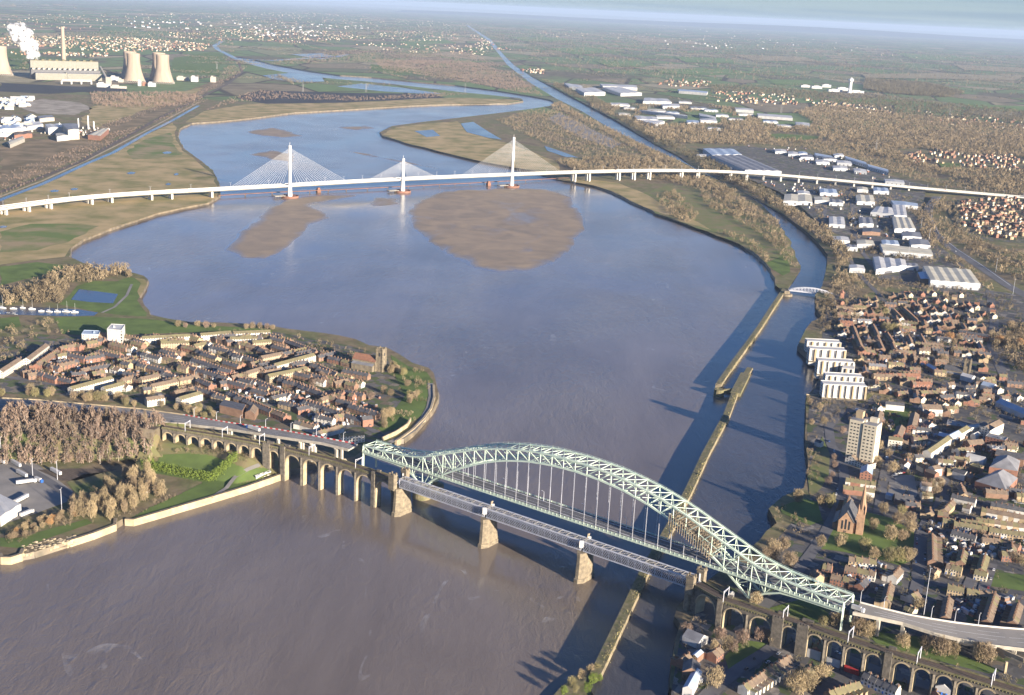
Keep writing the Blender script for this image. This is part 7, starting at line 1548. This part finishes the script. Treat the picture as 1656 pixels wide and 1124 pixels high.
# hedge lines and belts over the far plain
def far_lines():
    g = np.random.default_rng(5); X = []
    for k in range(460):
        y = 6500*math.exp(g.uniform(0, 1.5)); x = g.uniform(-.62, .62)*y; a = .4+g.choice((0, math.pi/2))+g.normal(0, .16); l = g.uniform(150, 900)*(y/9000)**.5; n = int(l/9)
        px, py = proj(x, y, 5)
        if px < -60 or px > 1720 or (py > 150 and px < 900): continue
        f = np.linspace(-.5, .5, n); w = g.uniform(3, 45) if g.random() < .45 else 3
        X.append(np.stack([x+f*l*math.cos(a)+g.normal(0, w, n), y+f*l*math.sin(a)+g.normal(0, w, n), g.uniform(6, 15, n)*max(1., (y/9000)**.35)], 1))
    X = np.concatenate(X); n = len(X); nt_ = 6
    C = X[:, None, :]*np.array([1, 1, 0])+g.normal(0, 1, (n, nt_, 3))*np.array([4, 4, 0])+np.stack([np.zeros((n, nt_)), np.zeros((n, nt_)), 6+X[:, 2:3]*g.uniform(.1, .9, (n, nt_))], 2)
    d = g.normal(0, 1, C.shape); d /= np.linalg.norm(d, axis=2)[:, :, None]; s = np.cross(d, g.normal(0, 1, C.shape)); s /= np.linalg.norm(s, axis=2)[:, :, None]
    sz = (X[:, 2]*.27)[:, None, None]*g.uniform(.6, 1.4, (n, nt_, 1)); T = np.stack([C-d*sz*.6+s*sz*.6, C-d*sz*.6-s*sz*.6, C+d*sz], 2).reshape(-1, 3, 3)
    link('field_hedges', np_mesh('field_hedges', T, 3, 'wood_far'), None, 'dark hedges and tree belts between distant fields', 'hedges', None, 'stuff')
far_lines()
# distant houses
def scatter_boxes(name, polys, mats, label, size, seed, hgt=(4, 8), roofs=True, align=None):
    g = np.random.default_rng(seed); m = MB(); mt = mats
    for px, n in polys:
        P = [L(*p)[:2] for p in px]; xs = [p[0] for p in P]; ys = [p[1] for p in P]; c = 0; tries = 0
        while c < n and tries < n*30:
            tries += 1; x, y = g.uniform(min(xs), max(xs)), g.uniform(min(ys), max(ys))
            if not inpoly(P, np.array([x]), np.array([y]))[0]: continue
            c += 1; a = g.choice((.5, 2.07)) if align is None else align+g.choice((0, 1.57)); w, d = size*g.uniform(.7, 1.6), size*g.uniform(.6, 1.); h = g.uniform(*hgt); z = zl(x, y)
            k = int(g.integers(0, len(mt)//2)); m.box((x, y, z-1), (w, d, h+1), a, 2*k)
            cs, sn = math.cos(a), math.sin(a)
            if roofs:
                V = [(x+u*cs-v*sn, y+u*sn+v*cs, z+q) for u, v, q in ((-w*.52,-d*.55,h-.2),(w*.52,-d*.55,h-.2),(w*.52,d*.55,h-.2),(-w*.52,d*.55,h-.2),(-w*.52,0,h+d*.3),(w*.52,0,h+d*.3))]
                m.add(V, [(0,1,5,4),(2,3,4,5),(1,2,5),(3,0,4)], 2*k+1)
    m.build(name, mats, kind='stuff', label=label, cat='houses')
HM = ['render_cream','roof_brown','brick_buff','roof_brown','brick_red','roof_red','render_cream','slate','brick_brown','roof_brown']
scatter_boxes('estate_houses', [([(1545,330),(1590,322),(1700,322),(1700,392),(1600,385),(1560,370)], 330), ([(1458,250),(1490,246),(1500,262),(1470,268)], 50), ([(1505,240),(1600,243),(1650,255),(1640,276),(1580,272),(1500,262)], 130), ([(1600,255),(1700,265),(1700,290),(1610,278)], 70)], ['render_cream','roof_brown','brick_buff','roof_brown','brick_brown','roof_red','brick_red','roof_brown'], 'small houses of the distant estates', 8, 3)
scatter_boxes('distant_houses', [([(230,56),(400,46),(560,52),(600,62),(480,70),(340,66)], 420), ([(0,60),(100,58),(230,62),(340,72),(330,82),(180,84),(60,76),(0,74)], 700), ([(1040,30),(1180,40),(1190,50),(1040,42)], 160), ([(1300,160),(1440,176),(1450,186),(1330,182)], 120), ([(1080,128),(1150,132),(1140,142),(1060,138)], 70), ([(760,55),(800,70),(830,82),(770,80)], 90), ([(600,50),(740,52),(740,66),(620,66)], 160), ([(1480,180),(1700,196),(1700,215),(1500,200)], 120), ([(840,112),(880,112),(880,120),(845,118)], 40),([(1150,146),(1280,152),(1290,170),(1160,166)], 110),([(0,24),(500,20),(820,42),(500,44),(0,50)], 800), ([(0,84),(180,86),(170,92),(40,90)], 90), ([(840,46),(1300,64),(1640,100),(1640,112),(1200,80),(840,56)], 260), ([(560,70),(760,72),(800,90),(640,84)], 120)], HM, 'pale houses of far towns across the plain', 11, 4, (5, 9))
scatter_boxes('distant_sheds', [([(200,34),(560,40),(620,46),(420,50),(200,46)], 60), ([(400,48),(520,50),(520,60),(420,58)], 30), ([(1060,64),(1250,74),(1230,84),(1080,76)], 16), ([(0,225),(60,205),(60,190),(0,195)], 30), ([(0,180),(60,170),(50,160),(0,162)], 26), ([(900,5+20),(1300,60),(1600,110),(1300,80)], 30)], ['sheet_white','roof_white','sheet_white','roof_cream','render_white','roof_blue'], 'pale far sheds and works', 27, 6, (5, 10))
scatter_boxes('back_yard_sheds', [([(1500,840),(1656,840),(1656,900),(1500,920)], 90), ([(1380,905),(1440,915),(1430,960),(1370,940)], 36), ([(1540,955),(1640,965),(1640,1000),(1540,995)], 50), ([(1380,520),(1500,540),(1500,600),(1400,590)], 110), ([(1380,660),(1600,700),(1640,760),(1440,760)], 60), ([(300,590),(500,640),(520,680),(380,640)], 120), ([(60,570),(240,570),(240,610),(60,610)], 90), ([(500,640),(620,640),(600,690),(500,690)], 70)], ['render_white','roof_white','brick_brown','roof_grey','brick_red','slate','sheet_white','roof_blue'], 'small yard sheds, garages and walls behind the terraces', 3.4, 8, (1.8, 3.2))
scatter_boxes('works_clutter', [([(60,215),(150,205),(180,210),(120,225)], 60), ([(1210,290),(1330,300),(1400,330),(1480,370),(1420,430),(1350,360)], 70), ([(1160,255),(1200,275),(1180,268)], 30), ([(1200,236),(1300,240),(1430,275),(1480,296),(1400,290)], 50),([(0,225),(40,205),(60,210),(20,235)], 26)], ['sheet_white','roof_white','concrete','roof_grey','rust_red','roof_blue'], 'stacks, tanks and small cabins in the works yards', 4.5, 9, (2, 6))
# ------------------------------------------------------------------ vehicles and boats
def car_me(paint):
    m = MB(); 
    def loft(sec, k=0):
        V = [(x, y*s, z) for x, y, z in sec for s in (-1, 1)]; n = len(sec); m.add(V, [(2*i, 2*i+1, 2*i+3, 2*i+2) for i in range(n-1)]+[tuple(2*i for i in range(n))[::-1], tuple(2*i+1 for i in range(n))], k)
    loft([(-2.1,.85,.35),(-2.15,.86,.75),(-1.9,.86,.95),(-1.2,.86,.98),(1.0,.86,.95),(2.0,.82,.8),(2.1,.8,.4),(2.0,.84,.3)])
    b = m.data('body', paint); m = MB(); loft([(-1.75,.8,.97),(-1.35,.66,1.42),(.2,.66,1.45),(.95,.8,.95)]); c = m.data('cabin', 'glass_dark'); w = MB()
    w.lathe((0,0,-.11), [(.32,0),(.32,.22)], 10); wm = w.data('wheel', 'rubber'); r = MB(); r.box((-.55, 0, 1.44), (1.5, 1.28, .05)); return b, c, wm, r.data('roof_panel', paint)
CARS = {p: car_me(p) for p in ('car_white', 'car_black', 'car_silver', 'car_red', 'car_blue')}
def put_car(x, y, z, rz, p, label, group):
    t = thing('parked_car', label, 'car', (x, y, z), rz, group); b, c, w, r = CARS[p]
    link('body', b, t); link('cabin', c, t); link('roof_panel', r, t)
    for i in (-1.3, 1.3):
        for j in (-.78, .78): o = link('wheel', w, t, loc=(i, j, .32)); o.rotation_euler = (math.pi/2, 0, 0)
def car_row(px, n, where, side=2.6, seed=0, z=None):
    r = random.Random(seed); P = [L(*p)[:2] if z is None else G(*p, z) for p in px]; P = resample(P, 2.); q = []
    for k in range(n):
        i = int((k+r.uniform(.1, .9))/n*(len(P)-1)); i = min(max(i, 0), len(P)-2); a = normal2(P, i); s = r.choice((-1, 1))
        rz = math.atan2(P[i+1][1]-P[i][1], P[i+1][0]-P[i][0]); q.append((P[i][0]+a[0]*side*s, P[i][1]+a[1]*side*s, rz, r.choice(['car_white','car_black','car_silver','car_silver','car_red','car_blue','car_white'])))
    q.sort(key=lambda c: proj(c[0], c[1], 8)[0]); tot_ = {}; seen = {}
    for c in q: tot_[c[3]] = tot_.get(c[3], 0)+1
    for c in q:
        seen[c[3]] = seen.get(c[3], 0)+1; nm = c[3].split('_')[1]
        lb = 'only %s car %s' % (nm, where) if tot_[c[3]] == 1 else '%s %s car from left %s' % (ordinal(seen[c[3]]), nm, where)
        put_car(c[0], c[1], (zl(c[0], c[1])+.4) if z is None else z+.1, c[2], c[3], lb, 'cars '+where)
car_row([(1582,998),(1592,950),(1603,914)], 10, 'in the street between the right terraces', 3, 1); car_row([(1548,988),(1560,960)], 6, 'in the back street above the road wall', 3, 2)
car_row([(1487,930),(1490,870),(1500,845)], 9, 'on the road past the churchyard', 3.6, 3); car_row([(1345,712),(1362,745),(1364,780),(1352,830)], 8, 'on the river front road', 3.8, 4)
car_row([(1505,742),(1530,720),(1558,701)], 8, 'along the curved shops', 3.6, 5); car_row([(1440,770),(1478,764)], 8, 'parked behind the playground', 1.5, 6); car_row([(1470,502),(1490,575),(1508,608)], 7, 'in the rising street of terraces', 3, 7)
car_row([(1210,1090),(1270,1040),(1330,1052),(1420,1088)], 7, 'below the railway arches', 3.6, 8); car_row([(1640,812),(1656,815)], 3, 'in the car park by the slate roofed halls', 2, 9)
car_row([(38,602),(60,585),(78,566)], 7, 'outside the long curved terrace', 3.5, 10); car_row([(445,668),(482,656),(520,672)], 6, 'in the street of the point town', 2.6, 11); car_row([(300,648),(220,630),(140,634)], 5, 'on the estate road by the trees', 2.4, 12)
car_row([(1290,905),(1275,935)], 4, 'parked under the arch bridge end', 2.4, 13); car_row([(0,507),(30,509)], 5, 'parked by the boat basin', 3, 14)
car_row([(1506,340),(1512,378),(1560,416)], 7, 'driving on the dual carriageway', 4, 15)
i = min(range(n), key=lambda i: abs(proj(*GP[i])[0]-660)); n_gp = len(GP)
def lorry_me(lng, cab):
    m = MB(); m.box((0, 0, 1.1), (lng, 2.5, 2.9)); b = m.data('trailer_body', 'sheet_white'); w = MB(); w.lathe((0,0,-.15), [(.5,0),(.5,.3)], 10); wd = w.data('wheel', 'rubber'); f = MB(); f.box((0, 0, .8), (lng-.3, 1.2, .3)); fd = f.data('chassis', 'rubber')
    c = MB(); c.box((0, 0, .6), (2.2, 2.4, 2.5)); c.bar((.3, -1.1, 3.1), (.3, 1.1, 3.1), 1.4, .5); return b, wd, fd, c
def lorry(x, y, z, rz, lng, label, cab=None, group='lorry trailers in the yard'):
    b, wd, fd, c = lorry_me(lng, cab); t = thing('lorry_trailer' if not cab else 'lorry', label, 'trailer' if not cab else 'lorry', (x, y, z), rz, group)
    link('trailer_body', b, t); link('chassis', fd, t)
    for i in (-lng*.42, -lng*.32, lng*.3):
        for j in (-1.05, 1.05): o = link('wheel', wd, t, loc=(i, j, .5)); o.rotation_euler = (math.pi/2, 0, 0)
    if cab: link('cab', c.data('cab', cab), t, loc=(lng/2+1.5, 0, 0)); w2 = MB()
for px0, py0, px1, py1, cab, lb in ((82,760,99,769,None,'white trailer alone on the brown waste ground'),(18,747,34,756,None,'white trailer on the service road, the upper one'),(28,764,43,772,None,'white trailer beside the queue of tractor units'),(26,783,54,779,'car_white','long white trailer parked crosswise in the yard'),(23,815,46,803,None,'white trailer nose to the depot wall'),(33,836,50,829,'sheet_white','white trailer at the yard fence with a yellow front'),(0,843,20,833,None,'white trailer at the left edge by the fence'),(58,776,65,779,'blue_paint','lorry with a bright blue cab in the yard'),(-6,744,8,750,None,'white trailer at the yard entrance')):
    a = L(px0, py0, 1); b = L(px1, py1, 1); l = math.dist(a[:2], b[:2]); lorry((a[0]+b[0])/2, (a[1]+b[1])/2, zl(*a[:2])+.3, math.atan2(b[1]-a[1], b[0]-a[0]), min(max(l, 8), 17), lb, cab)
q = gat(i, 11, 0); q2 = gat(i+1, 11, 0); lorry(*q, math.atan2(q2[1]-q[1], q2[0]-q[0]), 14, 'white lorry driving on the cable stayed bridge', 'sheet_white', None)
q = RDL[0][-9]; f_ = RDL[1][-9]; lorry(q[0]*.6+f_[0]*.4, q[1]*.6+f_[1]*.4, q[2]+.1, TH+math.pi, 16, 'long white lorry at the left end of the arch bridge', 'blue_paint', None)
lorry(*A(SLEN+8, 5, 26.9), TH, 7, 'white works van at the right end of the arch bridge', 'car_white', None); gi_ = [i_ for i_ in range(2, len(GP)-2) if 0 < proj(*GP[i_])[0] < 1640]
for k_ in range(24):
    i_ = gi_[int((k_+.5)/24*len(gi_))]; up_ = k_ % 2; q = gat(i_, (random.choice((4, 7.4, 11)) if up_ else random.choice((19, 22.5, 26))), .1); q2 = gat(i_+1, 0, 0); q3_ = gat(i_, 0, 0)
    put_car(*q, math.atan2(q2[1]-q3_[1], q2[0]-q3_[0])+(0 if up_ else math.pi), random.choice(['car_white', 'car_black', 'car_silver', 'car_red', 'car_blue']), '%s vehicle from the left on the cable stayed bridge' % ordinal(k_+1), 'cars on the cable stayed bridge')
lorry(*L(1128,1108), .9, 5, 'white van in the yard by the right bank', 'car_white', None)
for k in range(26):
    s = random.uniform(20, SLEN-20); o = random.choice((5, 7, 11, 13)); c = A(s, o, DK+.05)
    if k < 6: put_car(*c, TH, random.choice(list(CARS)), 'works vehicle on the arch bridge deck, %s placed' % ordinal(k+1), 'vehicles on the arch bridge') if False else None
def yacht(px, py, lng, mast_h, label):
    c = L(px, py); t = thing('yacht', label, 'boat', (c[0], c[1], c[2]+.5), random.uniform(-.4, .4), 'boats moored in the basin'); m = MB(); sec = [(-.5,.28),(-.3,.38),(0,.4),(.25,.3),(.5,.02)]
    V = [(x*lng, s*y*lng*.36*f, z) for z, f in ((0,.6),(1.3,1.)) for s in (-1, 1) for x, y in sec]; n_ = 5
    m.add(V, [(i, i+1, 11+i, 10+i) for i in range(4)]+[(5+i, 15+i, 16+i, 6+i) for i in range(4)]+[(10,11,12,13,14,19,18,17,16,15), (0,10,15,5)]); m.build('hull', 'car_white', t)
    m = MB(); m.box((-.02*lng, 0, 1.3), (lng*.4, lng*.16, .8)); m.build('cabin', 'sheet_white', t)
    if mast_h: m = MB(); m.lathe((.05*lng, 0, 1.3), [(.11,0),(.06,mast_h)], 6); m.bar((.05*lng, 0, 3), (-.35*lng, 0, 3), .35); m.build('mast', 'white_steel', t)
for i, (px, py, l, h) in enumerate(((4,499,14,20),(22,500,11,0),(37,499,9,13),(52,501,11,15),(67,504,9,0),(80,505,11,9),(93,505,10,12),(108,505,15,17),(121,506,11,14))): yacht(px, py, l*.85, h*.85, 'white yacht in the narrow basin, %s from the left' % ordinal(i+1))
# ------------------------------------------------------------------ haze
bpy.ops.mesh.primitive_cube_add(size=1) if False else None
m = MB(); m.add([(x, y, z) for z in (-3, 520) for x, y in ((-90000,-3000),(90000,-3000),(90000,100000),(-90000,100000))], [(3,2,1,0),(4,5,6,7),(0,1,5,4),(1,2,6,5),(2,3,7,6),(3,0,4,7)])
hz = bpy.data.materials.new('haze'); hz.use_nodes = True; hz.node_tree.nodes.clear()
o_ = hz.node_tree.nodes.new('ShaderNodeOutputMaterial'); pv = hz.node_tree.nodes.new('ShaderNodeVolumePrincipled'); hz.node_tree.links.new(pv.outputs[0], o_.inputs['Volume'])
pv.inputs['Color'].default_value = (.47, .60, .82, 1); pv.inputs['Density'].default_value = .000021; pv.inputs['Anisotropy'].default_value = 0.
m.build('haze', 'haze', kind='stuff', label='pale winter haze over the whole valley', cat='haze')
print('BUILT', len(bpy.data.objects), 'objects', tot, 'stuff trees')
